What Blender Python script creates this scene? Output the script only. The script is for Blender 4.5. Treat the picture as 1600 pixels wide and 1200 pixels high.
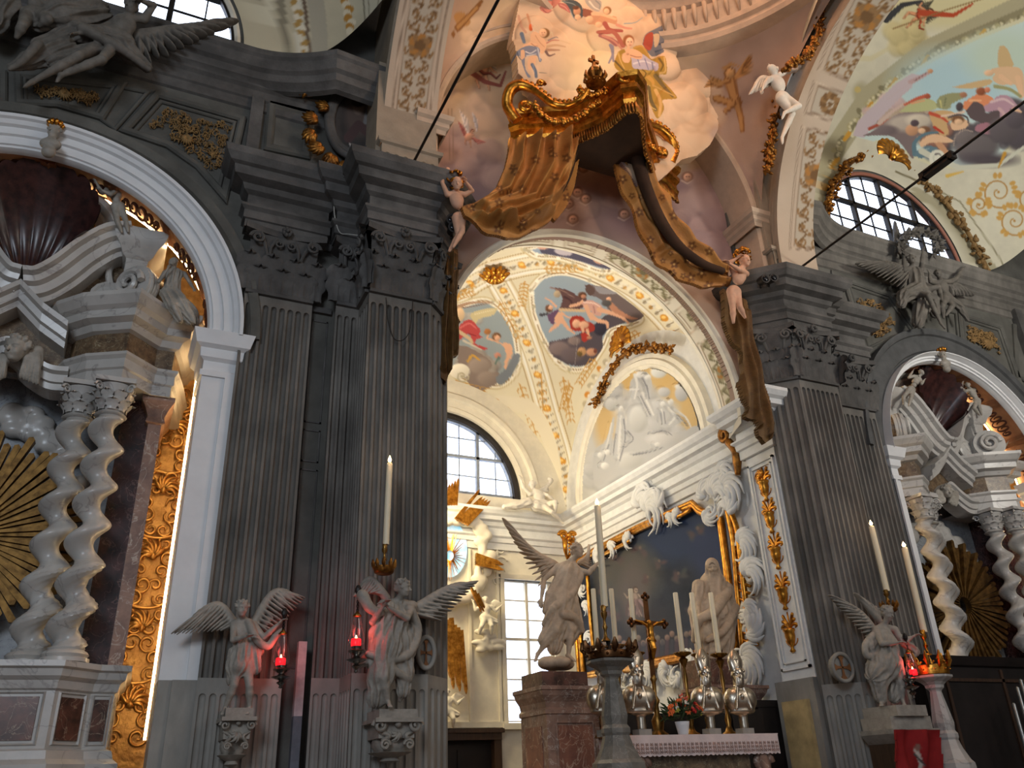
import bpy, bmesh, math, random
import numpy as np
from mathutils import Vector, Matrix
for o in list(bpy.data.objects): bpy.data.objects.remove(o)
SC = bpy.context.scene; COL = SC.collection
PI = math.pi
# ---------------------------------------------------------------- camera (28 mm style lens, looking up 26 degrees, eye 1.6 m)
F = 1300.0; EYE = 1.6
def _cam():
    vx, vy, v1 = 695.0, -2100.0, 3800.0
    up = np.array([vx-800, -(vy-600), -F]); up /= np.linalg.norm(up)
    h = 600 + (-(up[0]*(v1-800)) + up[2]*F)/(-up[1])
    X = np.array([v1-800, -(h-600), -F]); X /= np.linalg.norm(X)
    return np.array([X, np.cross(up, X), up])
RW = _cam()
cd = bpy.data.cameras.new('camera'); cam = bpy.data.objects.new('camera', cd); COL.objects.link(cam)
cd.sensor_fit = 'HORIZONTAL'; cd.sensor_width = 36; cd.lens = F/1600*36; cd.clip_end = 200; cd.clip_start = .05
M4 = Matrix([[*RW[0], 0], [*RW[1], 0], [*RW[2], EYE], [0, 0, 0, 1]]); cam.matrix_world = M4
SC.camera = cam
# ---------------------------------------------------------------- view
SC.view_settings.view_transform = 'Standard'; SC.view_settings.look = 'None'
SC.view_settings.gamma = 1; SC.view_settings.use_curve_mapping = False
SC.view_settings.exposure = 0.0
# ---------------------------------------------------------------- world: bright overcast sky outside (+Y), dim nave behind the viewer
w = bpy.data.worlds.new('world'); SC.world = w; w.use_nodes = True
nt = w.node_tree; nt.nodes.clear()
tc = nt.nodes.new('ShaderNodeTexCoord'); sp = nt.nodes.new('ShaderNodeSeparateXYZ')
nt.links.new(tc.outputs['Generated'], sp.inputs[0])
mr = nt.nodes.new('ShaderNodeMapRange'); mr.inputs[1].default_value = .12; mr.inputs[2].default_value = .3
nt.links.new(sp.outputs['Y'], mr.inputs[0])
mx = nt.nodes.new('ShaderNodeMapRange'); mx.inputs[1].default_value = -.8; mx.inputs[2].default_value = .8
nt.links.new(sp.outputs['X'], mx.inputs[0])
c1 = nt.nodes.new('ShaderNodeMixRGB'); c1.inputs[1].default_value = (.245, .285, .37, 1); c1.inputs[2].default_value = (.24, .215, .18, 1)
nt.links.new(mx.outputs[0], c1.inputs[0])
c2 = nt.nodes.new('ShaderNodeMixRGB'); c2.inputs[2].default_value = (3.0, 3.3, 3.9, 1)
nt.links.new(mr.outputs[0], c2.inputs[0]); nt.links.new(c1.outputs[0], c2.inputs[1])
bg = nt.nodes.new('ShaderNodeBackground'); ow = nt.nodes.new('ShaderNodeOutputWorld')
nt.links.new(c2.outputs[0], bg.inputs[0]); nt.links.new(bg.outputs[0], ow.inputs[0])
# ---------------------------------------------------------------- assumed lamps and daylight, plus added fill lights for the vault and chapel
def lamp(name, typ, loc, energy, color, size=.3, target=None, spot=None, sy=None, blend=.6):
    d = bpy.data.lights.new(name, typ); d.energy = energy; d.color = color
    if typ == 'AREA':
        d.size = size
        if sy: d.shape = 'RECTANGLE'; d.size_y = sy
    else: d.shadow_soft_size = size
    if spot: d.spot_size = math.radians(spot); d.spot_blend = blend
    o = bpy.data.objects.new(name, d); COL.objects.link(o); o.location = loc
    if target is not None:
        o.rotation_euler = (Vector(target)-Vector(loc)).to_track_quat('-Z', 'Y').to_euler()
    return o
lamp('assumed_nave_daylight', 'AREA', (-6, -6, 8), 800, (.78, .88, 1), 4, (0, 10, 4))  # assumed cool daylight from behind the viewer; no window is built there
lamp('assumed_nave_daylight', 'AREA', (14, -5, 12), 420, (1, .9, .8), 4, (13, 10, 10))  # second assumed daylight panel behind the viewer, warmer, also without a window
lamp('vault_fill_light', 'AREA', (14.6, 2.0, 8.5), 420, (1, .97, .88), 1.5, (15.5, 8.0, 14.5))  # unseen fill lamp, added to brighten the right-hand vault
lamp('assumed_crossing_spot', 'SPOT', (6.7, 3.0, 9.5), 300, (1, .70, .46), .25, (6.7, 10, 12.6), 95)  # assumed warm spot hanging free in the crossing; no fitting seen
lamp('canopy_spot', 'SPOT', (3.9, 8.9, 10.3), 60, (1, .74, .4), .08, (5.2, 9.2, 13), 90)
lamp('assumed_dome_light', 'POINT', (6.7, 5.4, 18.0), 380, (1, .78, .6), 1.0)  # assumed lamp inside the dome, stands in for its unseen windows
lamp('chapel_end_lamp', 'AREA', (5.0, 16.2, 7.6), 210, (1, .82, .5), 1.2, (7.5, 17.8, 4.5))  # lamp inside the chapel turned on its end wall; fitting unseen
lamp('chapel_vault_fill', 'AREA', (6.3, 13.6, 7.2), 170, (1, .9, .74), 1.6, (7.3, 14.6, 12))  # unseen area lamp, added to brighten the chapel vault
lamp('chapel_front_fill', 'AREA', (4.2, 11.6, 7.0), 45, (.9, .95, 1), .8, (10, 14.5, 5.5))  # unseen area lamp, added to brighten the chapel's right-hand wall
# ================================================================ helpers
def ray(x, y): return RW @ np.array([x-800.0, -(y-600.0), -F])
def at(x, y, Y=None, X=None, Z=None):
    d = ray(x, y)
    t = Y/d[1] if Y is not None else X/d[0] if X is not None else (Z-EYE)/d[2]
    return d*t + np.array([0, 0, EYE])
def proj(P):
    v = (np.asarray(P, float) - [0, 0, EYE]) @ RW
    return 800 + F*v[..., 0]/-v[..., 2], 600 - F*v[..., 1]/-v[..., 2]
def mpp(p):                                       # metres per photo pixel at a point
    v = (np.asarray(p, float) - [0, 0, EYE]) @ RW
    return -v[2]/F
def s2l(c):
    c = np.asarray(c, float)/255.0
    return np.where(c <= .04045, c/12.92, ((c+.055)/1.055)**2.4)
def nrm(v):
    v = np.asarray(v, float); return v/(np.linalg.norm(v)+1e-12)
_mats = {}
def mat(name, rgb, rough=.7, metal=0.0, var=.25, scale=4.0, bump=.0, bscale=30, emit=None, es=1, rgb2=None, spec=.4, vein=None, trans=0, stretch=None, dirt=0):
    if name in _mats: return _mats[name]
    m = bpy.data.materials.new(name); m.use_nodes = True; nt = m.node_tree; b = nt.nodes['Principled BSDF']
    c = (*s2l(rgb), 1); b.inputs['Roughness'].default_value = rough; b.inputs['Metallic'].default_value = metal
    b.inputs['Specular IOR Level'].default_value = spec
    tc = nt.nodes.new('ShaderNodeTexCoord'); src = tc.outputs['Object']
    if stretch:
        mp = nt.nodes.new('ShaderNodeMapping'); mp.inputs['Scale'].default_value = stretch
        nt.links.new(src, mp.inputs[0]); src = mp.outputs[0]
    n = nt.nodes.new('ShaderNodeTexNoise'); n.inputs['Scale'].default_value = scale; n.inputs['Detail'].default_value = 7; n.inputs['Roughness'].default_value = .62
    nt.links.new(src, n.inputs[0])
    r = nt.nodes.new('ShaderNodeValToRGB'); e = r.color_ramp.elements
    k2 = (*s2l(rgb2), 1) if rgb2 is not None else tuple([x*(1-var) for x in c[:3]])+(1,)
    k1 = c if rgb2 is not None else tuple([min(1, x*(1+var)) for x in c[:3]])+(1,)
    e[0].position = .36; e[0].color = k2; e[1].position = .64; e[1].color = k1
    nt.links.new(n.outputs[0], r.inputs[0]); out = r.outputs[0]
    if vein is not None:
        n2 = nt.nodes.new('ShaderNodeTexNoise'); n2.inputs['Scale'].default_value = scale*.9; n2.inputs['Detail'].default_value = 9; n2.inputs['Distortion'].default_value = 1.4
        nt.links.new(src, n2.inputs[0])
        r2 = nt.nodes.new('ShaderNodeValToRGB'); r2.color_ramp.elements[0].position = .485; r2.color_ramp.elements[0].color = (0, 0, 0, 1)
        q = r2.color_ramp.elements.new(.5); q.color = (1, 1, 1, 1); r2.color_ramp.elements[-1].position = .515; r2.color_ramp.elements[-1].color = (0, 0, 0, 1)
        nt.links.new(n2.outputs[0], r2.inputs[0])
        mi = nt.nodes.new('ShaderNodeMixRGB'); mi.inputs[2].default_value = (*s2l(vein), 1)
        nt.links.new(r2.outputs[0], mi.inputs[0]); nt.links.new(out, mi.inputs[1]); out = mi.outputs[0]
    if dirt:
        n3 = nt.nodes.new('ShaderNodeTexNoise'); n3.inputs['Scale'].default_value = .9; n3.inputs['Detail'].default_value = 5
        nt.links.new(tc.outputs['Object'], n3.inputs[0])
        r3 = nt.nodes.new('ShaderNodeValToRGB'); r3.color_ramp.elements[0].position = .4; r3.color_ramp.elements[0].color = (1-dirt,)*3+(1,); r3.color_ramp.elements[1].position = .62
        nt.links.new(n3.outputs[0], r3.inputs[0])
        mi = nt.nodes.new('ShaderNodeMixRGB'); mi.blend_type = 'MULTIPLY'; mi.inputs[0].default_value = 1
        nt.links.new(out, mi.inputs[1]); nt.links.new(r3.outputs[0], mi.inputs[2]); out = mi.outputs[0]
    nt.links.new(out, b.inputs['Base Color'])
    if bump:
        nb = nt.nodes.new('ShaderNodeTexNoise'); nb.inputs['Scale'].default_value = bscale; nb.inputs['Detail'].default_value = 5
        nt.links.new(src, nb.inputs[0])
        bp = nt.nodes.new('ShaderNodeBump'); bp.inputs['Strength'].default_value = bump; bp.inputs['Distance'].default_value = .02
        nt.links.new(nb.outputs[0], bp.inputs['Height']); nt.links.new(bp.outputs[0], b.inputs['Normal'])
    if emit is not None:
        b.inputs['Emission Color'].default_value = (*s2l(emit), 1); b.inputs['Emission Strength'].default_value = es
    if trans: b.inputs['Transmission Weight'].default_value = trans
    _mats[name] = m; return m
def matcol(name, rough=.85, metal=0, spec=.2, bump=.15, bscale=25):   # colour painted into the surface itself (frescoes, canvas, brocade)
    if name in _mats: return _mats[name]
    m = bpy.data.materials.new(name); m.use_nodes = True; nt = m.node_tree; b = nt.nodes['Principled BSDF']
    a = nt.nodes.new('ShaderNodeAttribute'); a.attribute_name = 'Col'
    nt.links.new(a.outputs['Color'], b.inputs['Base Color'])
    b.inputs['Roughness'].default_value = rough; b.inputs['Metallic'].default_value = metal; b.inputs['Specular IOR Level'].default_value = spec
    tc = nt.nodes.new('ShaderNodeTexCoord'); nb = nt.nodes.new('ShaderNodeTexNoise'); nb.inputs['Scale'].default_value = bscale; nb.inputs['Detail'].default_value = 5
    nt.links.new(tc.outputs['Object'], nb.inputs[0]); bp = nt.nodes.new('ShaderNodeBump'); bp.inputs['Strength'].default_value = bump; bp.inputs['Distance'].default_value = .02
    nt.links.new(nb.outputs[0], bp.inputs['Height']); nt.links.new(bp.outputs[0], b.inputs['Normal'])
    _mats[name] = m; return m
# ---------------------------------------------------------------- objects
def props(o, label=None, cat=None, group=None, kind=None):
    if label: o['label'] = label
    if cat: o['category'] = cat
    if group: o['group'] = group
    if kind: o['kind'] = kind
    return o
def thing(name, label, cat, loc=(0, 0, 0), group=None):
    o = bpy.data.objects.new(name, None); COL.objects.link(o); o.location = tuple(float(q) for q in loc); o.empty_display_size = .2
    return props(o, label, cat, group)
def link_mesh(name, V, Fc, m, parent=None, smooth=False, cols=None, label=None, cat=None, group=None, kind=None, fix=True, auto=None):
    me = bpy.data.meshes.new(name); V = np.asarray(V, float)
    off = np.array([0., 0, 0]); q = parent
    while q is not None: off += np.array(q.location); q = q.parent
    if parent is None:
        off = np.array([V[:, 0].mean(), V[:, 1].mean(), V[:, 2].min()])
    me.from_pydata((V-off).tolist(), [], [tuple(int(i) for i in f) for f in Fc])
    if cols is not None:
        ca = me.color_attributes.new('Col', 'FLOAT_COLOR', 'POINT')
        buf = np.ones((len(V), 4), np.float32); buf[:, :3] = cols; ca.data.foreach_set('color', buf.ravel())
    if fix:
        bm = bmesh.new(); bm.from_mesh(me); bmesh.ops.recalc_face_normals(bm, faces=bm.faces); bm.to_mesh(me); bm.free()
    if smooth:
        me.polygons.foreach_set('use_smooth', [True]*len(me.polygons))
        if auto: me.set_sharp_from_angle(angle=math.radians(auto))
    me.materials.append(m); me.update()
    o = bpy.data.objects.new(name, me); COL.objects.link(o)
    if parent is not None: o.parent = parent
    else: o.location = off
    return props(o, label, cat, group, kind)
class MB:
    def __init__(s): s.v = []; s.f = []
    def add(s, V, Fc):
        k = len(s.v); s.v.extend([tuple(map(float, p)) for p in V]); s.f.extend([tuple(k+int(i) for i in f) for f in Fc]); return s
    def box(s, x0, x1, y0, y1, z0, z1):
        return s.add([(x0, y0, z0), (x1, y0, z0), (x1, y1, z0), (x0, y1, z0), (x0, y0, z1), (x1, y0, z1), (x1, y1, z1), (x0, y1, z1)],
                     [(0, 1, 2, 3), (4, 5, 6, 7), (0, 1, 5, 4), (1, 2, 6, 5), (2, 3, 7, 6), (3, 0, 4, 7)])
    def grid(s, P, cu=False, cv=False):
        P = np.asarray(P, float); n, m = P.shape[:2]; Fc = []
        for i in range(n if cu else n-1):
            for j in range(m if cv else m-1):
                Fc.append((i*m+j, ((i+1) % n)*m+j, ((i+1) % n)*m+(j+1) % m, i*m+(j+1) % m))
        return s.add(P.reshape(-1, 3), Fc)
    def prism(s, poly, vec):
        poly = np.asarray(poly, float); n = len(poly); q = poly+np.asarray(vec, float)
        return s.add(np.vstack([poly, q]), [tuple(range(n)), tuple(range(2*n-1, n-1, -1))]+[(i, (i+1) % n, n+(i+1) % n, n+i) for i in range(n)])
    def tube(s, pts, r, n=8, closed=False, flat=None, cap=True):
        pts = np.asarray(pts, float); m = len(pts); r = np.ones(m)*r if np.isscalar(r) else np.interp(np.linspace(0, 1, m), np.linspace(0, 1, len(r)), r)
        T = np.zeros_like(pts)
        for i in range(m):
            a = pts[(i-1) % m] if (closed or i > 0) else pts[0]; b = pts[(i+1) % m] if (closed or i < m-1) else pts[-1]
            T[i] = nrm(b-a)
        u = np.cross(T[0], [0, 0, 1.]) if abs(T[0][2]) < .9 else np.cross(T[0], [1., 0, 0]); u = nrm(u); rings = []
        for i in range(m):
            if flat is not None: u = np.cross(T[i], flat)
            u = nrm(u - T[i]*u.dot(T[i])); v = np.cross(T[i], u)
            fk = .55 if flat is not None else 1
            rings.append([pts[i]+r[i]*(math.cos(t)*u+fk*math.sin(t)*v) for t in np.linspace(0, 2*PI, n, endpoint=False)])
        k = len(s.v); s.grid(rings, cu=closed, cv=True)
        if cap and not closed: s.f.append(tuple(k+i for i in range(n))); s.f.append(tuple(k+(m-1)*n+i for i in range(n)))
        return s
    def lathe(s, c, prof, n=24, axis=None, sq=0):
        c = np.asarray(c, float); rings = []
        for (r, z) in prof:
            R = []
            for t in np.linspace(0, 2*PI, n, endpoint=False):
                q = 1
                if sq:                                     # squarish plan
                    q = min(1/max(abs(math.cos(t)), abs(math.sin(t))), 1.42); q = 1+(q-1)*sq
                R.append(c+np.array([r*q*math.cos(t), r*q*math.sin(t), z]))
            rings.append(R)
        k = len(s.v); s.grid(rings, cv=True)
        s.f.append(tuple(k+i for i in range(n))); s.f.append(tuple(k+(len(prof)-1)*n+i for i in range(n)))
        return s
    def sweep(s, pts, prof, U, W, cap=True):               # pts path, prof [(a,b)], position = p + a*U_i + b*W_i
        P = [[p + a*np.asarray(u) + b*np.asarray(w_) for (a, b) in prof] for p, u, w_ in zip(pts, U, W)]
        k = len(s.v); s.grid(P); n = len(prof)
        if cap: s.f.append(tuple(k+i for i in range(n))); s.f.append(tuple(k+(len(pts)-1)*n+i for i in range(n)))
        return s
    def plan(s, poly, prof, side=1, closed=False):         # cornice: plan polyline [(x,y)], profile [(out,z)], out to the right of travel * side
        P = np.asarray(poly, float); n = len(P); U = []
        for i in range(n):
            def nn(a, b): t = nrm(b-a); return np.array([t[1], -t[0]])*side
            if closed: a, b = nn(P[i-1], P[i]), nn(P[i], P[(i+1) % n])
            else: a = nn(P[max(i-1, 0)], P[max(i-1, 0)+1]); b = nn(P[min(i, n-2)], P[min(i, n-2)+1])
            d = nrm(a+b); d = d/max(d.dot(a), .35); U.append([d[0], d[1], 0])
        pts = [np.array([p[0], p[1], 0]) for p in P]
        if closed: pts.append(pts[0]); U.append(U[0])
        return s.sweep(pts, prof, U, [[0, 0, 1]]*len(pts))
    def ball(s, c, r, n=8):
        c = np.asarray(c, float); r = np.ones(3)*r; P = []
        for a in np.linspace(.02, PI-.02, n//2+2):
            P.append([c+r*np.array([math.sin(a)*math.cos(t), math.sin(a)*math.sin(t), math.cos(a)]) for t in np.linspace(0, 2*PI, n, endpoint=False)])
        return s.grid(P, cv=True)
    def build(s, name, m, parent=None, smooth=False, **k):
        return link_mesh(name, s.v, s.f, m, parent, smooth, **k)
# ---------------------------------------------------------------- painter: paints pigments in a flat picture, later carried by surface vertices
class Paint:
    def __init__(s, x0, y0, x1, y1, col, k=1.0):
        s.x0, s.y0, s.k = x0, y0, k; s.w = int((x1-x0)*k)+1; s.h = int((y1-y0)*k)+1
        s.a = np.ones((s.h, s.w, 3), np.float32)*np.array(col, np.float32)
        s.Y, s.X = np.mgrid[0:s.h, 0:s.w].astype(np.float32); s.X = s.X/k+x0; s.Y = s.Y/k+y0; s.rng = np.random.RandomState(5)
    def _box(s, xa, ya, xb, yb):
        i0 = max(0, int((ya-s.y0)*s.k)); i1 = min(s.h, int((yb-s.y0)*s.k)+2); j0 = max(0, int((xa-s.x0)*s.k)); j1 = min(s.w, int((xb-s.x0)*s.k)+2)
        return (slice(i0, i1), slice(j0, j1)) if i1 > i0 and j1 > j0 else None
    def noise(s, amp, scale, col=(1, 1, 1), seed=0):
        r = np.random.RandomState(seed); out = np.zeros((s.h, s.w))
        for o in range(4):
            sc = scale/2**o; gh, gw = int(s.h/s.k/sc)+3, int(s.w/s.k/sc)+3; g = r.rand(gh, gw)*2-1
            yy = (s.Y-s.y0)/sc; xx = (s.X-s.x0)/sc; i = yy.astype(int); j = xx.astype(int); fy = yy-i; fx = xx-j
            fy = fy*fy*(3-2*fy); fx = fx*fx*(3-2*fx)
            out += (g[i, j]*(1-fy)*(1-fx)+g[i+1, j]*fy*(1-fx)+g[i, j+1]*(1-fy)*fx+g[i+1, j+1]*fy*fx)/2**o
        s.a += (out*amp)[..., None]*np.array(col); return s
    def _mix(s, b, m, c, a):
        m = (np.clip(m, 0, 1)*a)[..., None]; s.a[b] = s.a[b]*(1-m)+np.asarray(c, np.float32)*m
    def ell(s, cx, cy, rx, ry, c, ang=0, a=1, soft=1.2, sh=0, light=(-.5, -.7)):
        R = max(rx, ry)+soft+1; b = s._box(cx-R, cy-R, cx+R, cy+R)
        if b is None: return s
        X, Y = s.X[b]-cx, s.Y[b]-cy; t = math.radians(ang); u = (X*math.cos(t)+Y*math.sin(t))/rx; v = (-X*math.sin(t)+Y*math.cos(t))/ry
        d = np.sqrt(u*u+v*v); m = (1-d)*min(rx, ry)/soft+.5
        cc = np.asarray(c, float)
        if sh: L = (X*light[0]+Y*light[1])/max(rx, ry); cc = cc*(1+sh*np.clip(L, -1, 1))[..., None]
        s._mix(b, m, cc, a); return s
    def poly(s, P, c, a=1):
        P = np.asarray(P, float); b = s._box(P[:, 0].min(), P[:, 1].min(), P[:, 0].max(), P[:, 1].max())
        if b is None: return s
        s._mix(b, inpoly(s.X[b], s.Y[b], P).astype(float), c, a); return s
    def line(s, P, w0, c, w1=None, a=1, soft=1.0):
        P = np.asarray(P, float); w1 = w0 if w1 is None else w1; n = len(P)-1; W = max(w0, w1)+soft+1
        b = s._box(P[:, 0].min()-W, P[:, 1].min()-W, P[:, 0].max()+W, P[:, 1].max()+W)
        if b is None: return s
        M = np.zeros(s.X[b].shape)
        for i in range(n):
            A, B = P[i], P[i+1]; d = B-A; L = d.dot(d)+1e-9; t = np.clip(((s.X[b]-A[0])*d[0]+(s.Y[b]-A[1])*d[1])/L, 0, 1)
            ww = w0+(w1-w0)*(i+t)/n; D = np.hypot(s.X[b]-A[0]-t*d[0], s.Y[b]-A[1]-t*d[1]); M = np.maximum(M, (ww/2-D)/soft+.5)
        s._mix(b, M, c, a); return s
    def cloud(s, cx, cy, rx, ry, lit, shade, n=14, seed=0, a=.9):
        r = np.random.RandomState(seed+int(cx)); lit = np.array(lit, float); shade = np.array(shade, float)
        for i in range(n):
            t = r.rand()*2*PI; q = math.sqrt(r.rand()); x, y = cx+rx*q*math.cos(t), cy+ry*q*math.sin(t); R = min(rx, ry)*(.35+.3*r.rand())
            s.ell(x+R*.08, y+R*.12, R*1.08, R, shade, a=.45*a, soft=R*.35); s.ell(x-R*.06, y-R*.1, R, R*.9, lit, a=.8*a, soft=R*.5, sh=.1)
        return s
    def putto(s, x, y, k, ang, skin, cloth, flip=1, wing=None, hair=(90, 55, 30), big=0):
        t = math.radians(ang); c, n = math.cos(t), math.sin(t)
        def T(u, v): u *= flip; return (x+k*(u*c-v*n), y+k*(u*n+v*c))
        sk = np.array(skin, float); dk = sk*.72; cl = np.array(cloth, float)
        if wing is not None:
            W = np.array(wing, float)
            for i in range(9):
                f = i/8; s.line([T(-.15, -.55), T(-.9-.5*f, -1.5+1.9*f)], k*.3, W*(.75+.3*(i % 2)), k*.07)
                s.line([T(.15, -.55), T(.8+.3*f, -1.4+1.3*f)], k*.22, W*(.7+.25*(i % 2)), k*.06)
        for (a_, b_, w0, w1) in (((-.15, .5), (-.55, 1.15), .42, .3), ((.15, .5), (.45, 1.2), .42, .3), ((-.55, 1.15), (-.2, 1.8), .3, .16), ((.45, 1.2), (.75, 1.85), .3, .16)):
            s.line([T(*a_), T(*b_)], k*w0, dk, k*w1); s.line([T(a_[0]-.04, a_[1]-.04), T(b_[0]-.04, b_[1]-.04)], k*w0*.7, sk, k*w1*.7)
        s.ell(*T(0, 0), k*.42, k*.62, dk, ang); s.ell(*T(-.06*flip, -.05), k*.34, k*.55, sk, ang, soft=k*.12+.5)
        for (a_, b_, e_) in (((-.35, -.4), (-.8, -.05), (-1.1, -.5)), ((.35, -.4), (.75, .05), (1.15, .2))):
            s.line([T(*a_), T(*b_), T(*e_)], k*.26, dk, k*.15); s.line([T(*a_), T(*b_), T(*e_)], k*.17, sk, k*.1)
        if big:
            for i in range(8):
                f = i/7; s.line([T(-.5+f, .2), T(-.8+1.6*f+.2*math.sin(i*2), .9), T(-.9+1.9*f, 1.75+.2*math.sin(i*3))], k*.3, cl*(.72+.42*((i*37) % 10)/10), k*.16)
        else:
            s.line([T(-.5, .1), T(0, .42), T(.6, .3), T(1.2, .7), T(1.5, .3)], k*.34, cl*.75, k*.12); s.line([T(-.5, .05), T(0, .36), T(.6, .24), T(1.15, .62)], k*.17, cl*1.12, k*.08)
        s.ell(*T(.04, -.9), k*.31, k*.33, np.array(hair, float), ang); s.ell(*T(.1, -.84), k*.22, k*.26, sk, ang, soft=1)
        s.ell(*T(.12, -.86), k*.05, k*.03, dk*.6); s.ell(*T(.22, -.86), k*.04, k*.03, dk*.6)
        return s
    def wing(s, x, y, tx, ty, w, c1, c2=None, n=8):
        c2 = c1 if c2 is None else c2; d = np.array([tx-x, ty-y]); pn = np.array([-d[1], d[0]])/(np.hypot(*d)+1e-6)
        for i in range(n):
            f = i/(n-1); a_ = np.array([x, y])+d*f*.55; e = np.array([x, y])+d*(.55+.5*f)+pn*w*(1-f)*1.0
            cc = np.array(c1, float)*(1-f)+np.array(c2, float)*f; s.line([a_, e], w*.3, cc*(.8+.3*(i % 2)), w*.1)
        s.line([(x, y), (x+d[0]*.6+pn[0]*-w*.08, y+d[1]*.6-pn[1]*w*.08), (tx, ty)], w*.2, np.array(c1, float)*1.05, w*.08); return s
    def scroll(s, cx, cy, r, c, w=2, turns=1.6, a0=0, dirn=1, ex=1.0):
        T = np.linspace(0, turns*2*PI, int(18*turns)); R = r*(1-T/(turns*2*PI)*.85)
        s.line(np.stack([cx+R*np.cos(a0+dirn*T)*ex, cy+R*np.sin(a0+dirn*T)], 1), w, c, w*.7); s.ell(cx, cy, w*.8, w*.8, c); return s
    def sample(s, px, py):
        x = np.clip((px-s.x0)*s.k, 0, s.w-1.001); y = np.clip((py-s.y0)*s.k, 0, s.h-1.001); j = x.astype(int); i = y.astype(int); fx = (x-j)[..., None]; fy = (y-i)[..., None]
        c = s.a[i, j]*(1-fx)*(1-fy)+s.a[i, j+1]*fx*(1-fy)+s.a[i+1, j]*(1-fx)*fy+s.a[i+1, j+1]*fx*fy
        return s2l(np.clip(c, 0, 255))
def inpoly(X, Y, P):
    n = len(P); ins = np.zeros(X.shape, bool); j = n-1
    for i in range(n):
        xi, yi, xj, yj = P[i][0], P[i][1], P[j][0], P[j][1]
        c = ((yi > Y) != (yj > Y)) & (X < (xj-xi)*(Y-yi)/(yj-yi+1e-12)+xi); ins ^= c; j = i
    return ins
def painted_surface(name, P, pic, m, thick=None, parent=None, mask=None, **k):   # P (n,m,3) points; pic sampled where they stand
    P = np.asarray(P, float); n, q = P.shape[:2]; px, py = proj(P); C = pic.sample(px, py).reshape(-1, 3)
    I = np.arange(n*q).reshape(n, q); Q = np.stack([I[:-1, :-1], I[1:, :-1], I[1:, 1:], I[:-1, 1:]], -1)
    if mask is not None: Q = Q[mask[:-1, :-1]]
    Q = Q.reshape(-1, 4)
    V = P.reshape(-1, 3)
    if mask is not None:
        u, inv = np.unique(Q, return_inverse=True); V = V[u]; C = C[u]; Q = inv.reshape(-1, 4)
    if thick is not None:                       # give it depth: back face + rim
        nV = len(V); E = {}
        for f in Q:
            for a, b in zip(f, np.roll(f, -1)): E[(a, b)] = 1
        rim = [(a, b) for (a, b) in E if (b, a) not in E]
        V = np.vstack([V, V+np.asarray(thick)]); C = np.vstack([C, C*.8])
        Fc = [tuple(f) for f in Q]+[tuple(f[::-1]+nV) for f in Q]+[(b, a, a+nV, b+nV) for a, b in rim]
    else: Fc = [tuple(f) for f in Q]
    return link_mesh(name, V, Fc, m, parent, cols=C, smooth=True, fix=False, auto=40, **k)
def px_grid(x0, y0, x1, y1, step, **pl):
    xs = np.arange(x0, x1+step, step); ys = np.arange(y0, y1+step, step); X, Y = np.meshgrid(xs, ys)
    d = np.stack([X-800, -(Y-600), -F*np.ones_like(X)], -1) @ RW.T
    if 'Y' in pl: t = pl['Y']/d[..., 1]
    elif 'X' in pl: t = pl['X']/d[..., 0]
    return d*t[..., None]+np.array([0, 0, EYE]), X, Y
def painted_poly(name, outline, pic, m, step=2, thick=None, parent=None, plane=None, wob=None, **k):
    O = np.asarray(outline, float); P, X, Y = px_grid(O[:, 0].min(), O[:, 1].min(), O[:, 0].max(), O[:, 1].max(), step, **plane)
    if wob is not None: P = P+wob(X, Y)
    return painted_surface(name, P, pic, m, thick, parent, inpoly(X+step/2, Y+step/2, O), **k)
# ---------------------------------------------------------------- sculptor: smooth union of carved volumes -> one closed skin
_C8 = np.array([[0, 0, 0], [1, 0, 0], [0, 1, 0], [1, 1, 0], [0, 0, 1], [1, 0, 1], [0, 1, 1], [1, 1, 1]])
_E12 = [(0, 1), (2, 3), (4, 5), (6, 7), (0, 2), (1, 3), (4, 6), (5, 7), (0, 4), (1, 5), (2, 6), (3, 7)]
def surface_nets(D, org, h):
    nx, ny, nz = D.shape; S = D < 0
    cs = [S[i:nx-1+i, j:ny-1+j, k:nz-1+k] for i, j, k in _C8]; cnt = sum(c.astype(np.int8) for c in cs)
    act = (cnt > 0) & (cnt < 8); idx = np.argwhere(act); vid = -np.ones(act.shape, np.int64); vid[tuple(idx.T)] = np.arange(len(idx))
    d8 = np.stack([D[idx[:, 0]+i, idx[:, 1]+j, idx[:, 2]+k] for i, j, k in _C8], 1)
    acc = np.zeros((len(idx), 3)); num = np.zeros(len(idx))
    for a, b in _E12:
        da, db = d8[:, a], d8[:, b]; c = (da < 0) != (db < 0); t = np.where(c, da/(da-db+1e-12), 0)
        acc += np.where(c[:, None], _C8[a]+(_C8[b]-_C8[a])*t[:, None], 0); num += c
    V = (idx+acc/num[:, None])*h+org; Q = []
    for ax in range(3):
        sl0 = [slice(None)]*3; sl1 = [slice(None)]*3; sl0[ax] = slice(0, -1); sl1[ax] = slice(1, None)
        A, B = S[tuple(sl0)], S[tuple(sl1)]; e = np.argwhere(A != B); o1, o2 = [(1, 2), (2, 0), (0, 1)][ax]
        e = e[(e[:, o1] > 0) & (e[:, o2] > 0) & (e[:, o1] < D.shape[o1]-1) & (e[:, o2] < D.shape[o2]-1)]
        if not len(e): continue
        def g(a, b): q = e.copy(); q[:, o1] -= a; q[:, o2] -= b; return vid[tuple(q.T)]
        q = np.stack([g(1, 1), g(0, 1), g(0, 0), g(1, 0)], 1); fl = ~A[tuple(e.T)]; q[fl] = q[fl][:, ::-1]; Q.append(q)
    Q = np.vstack(Q); Q = Q[(Q >= 0).all(1)]
    return V, Q
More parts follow.
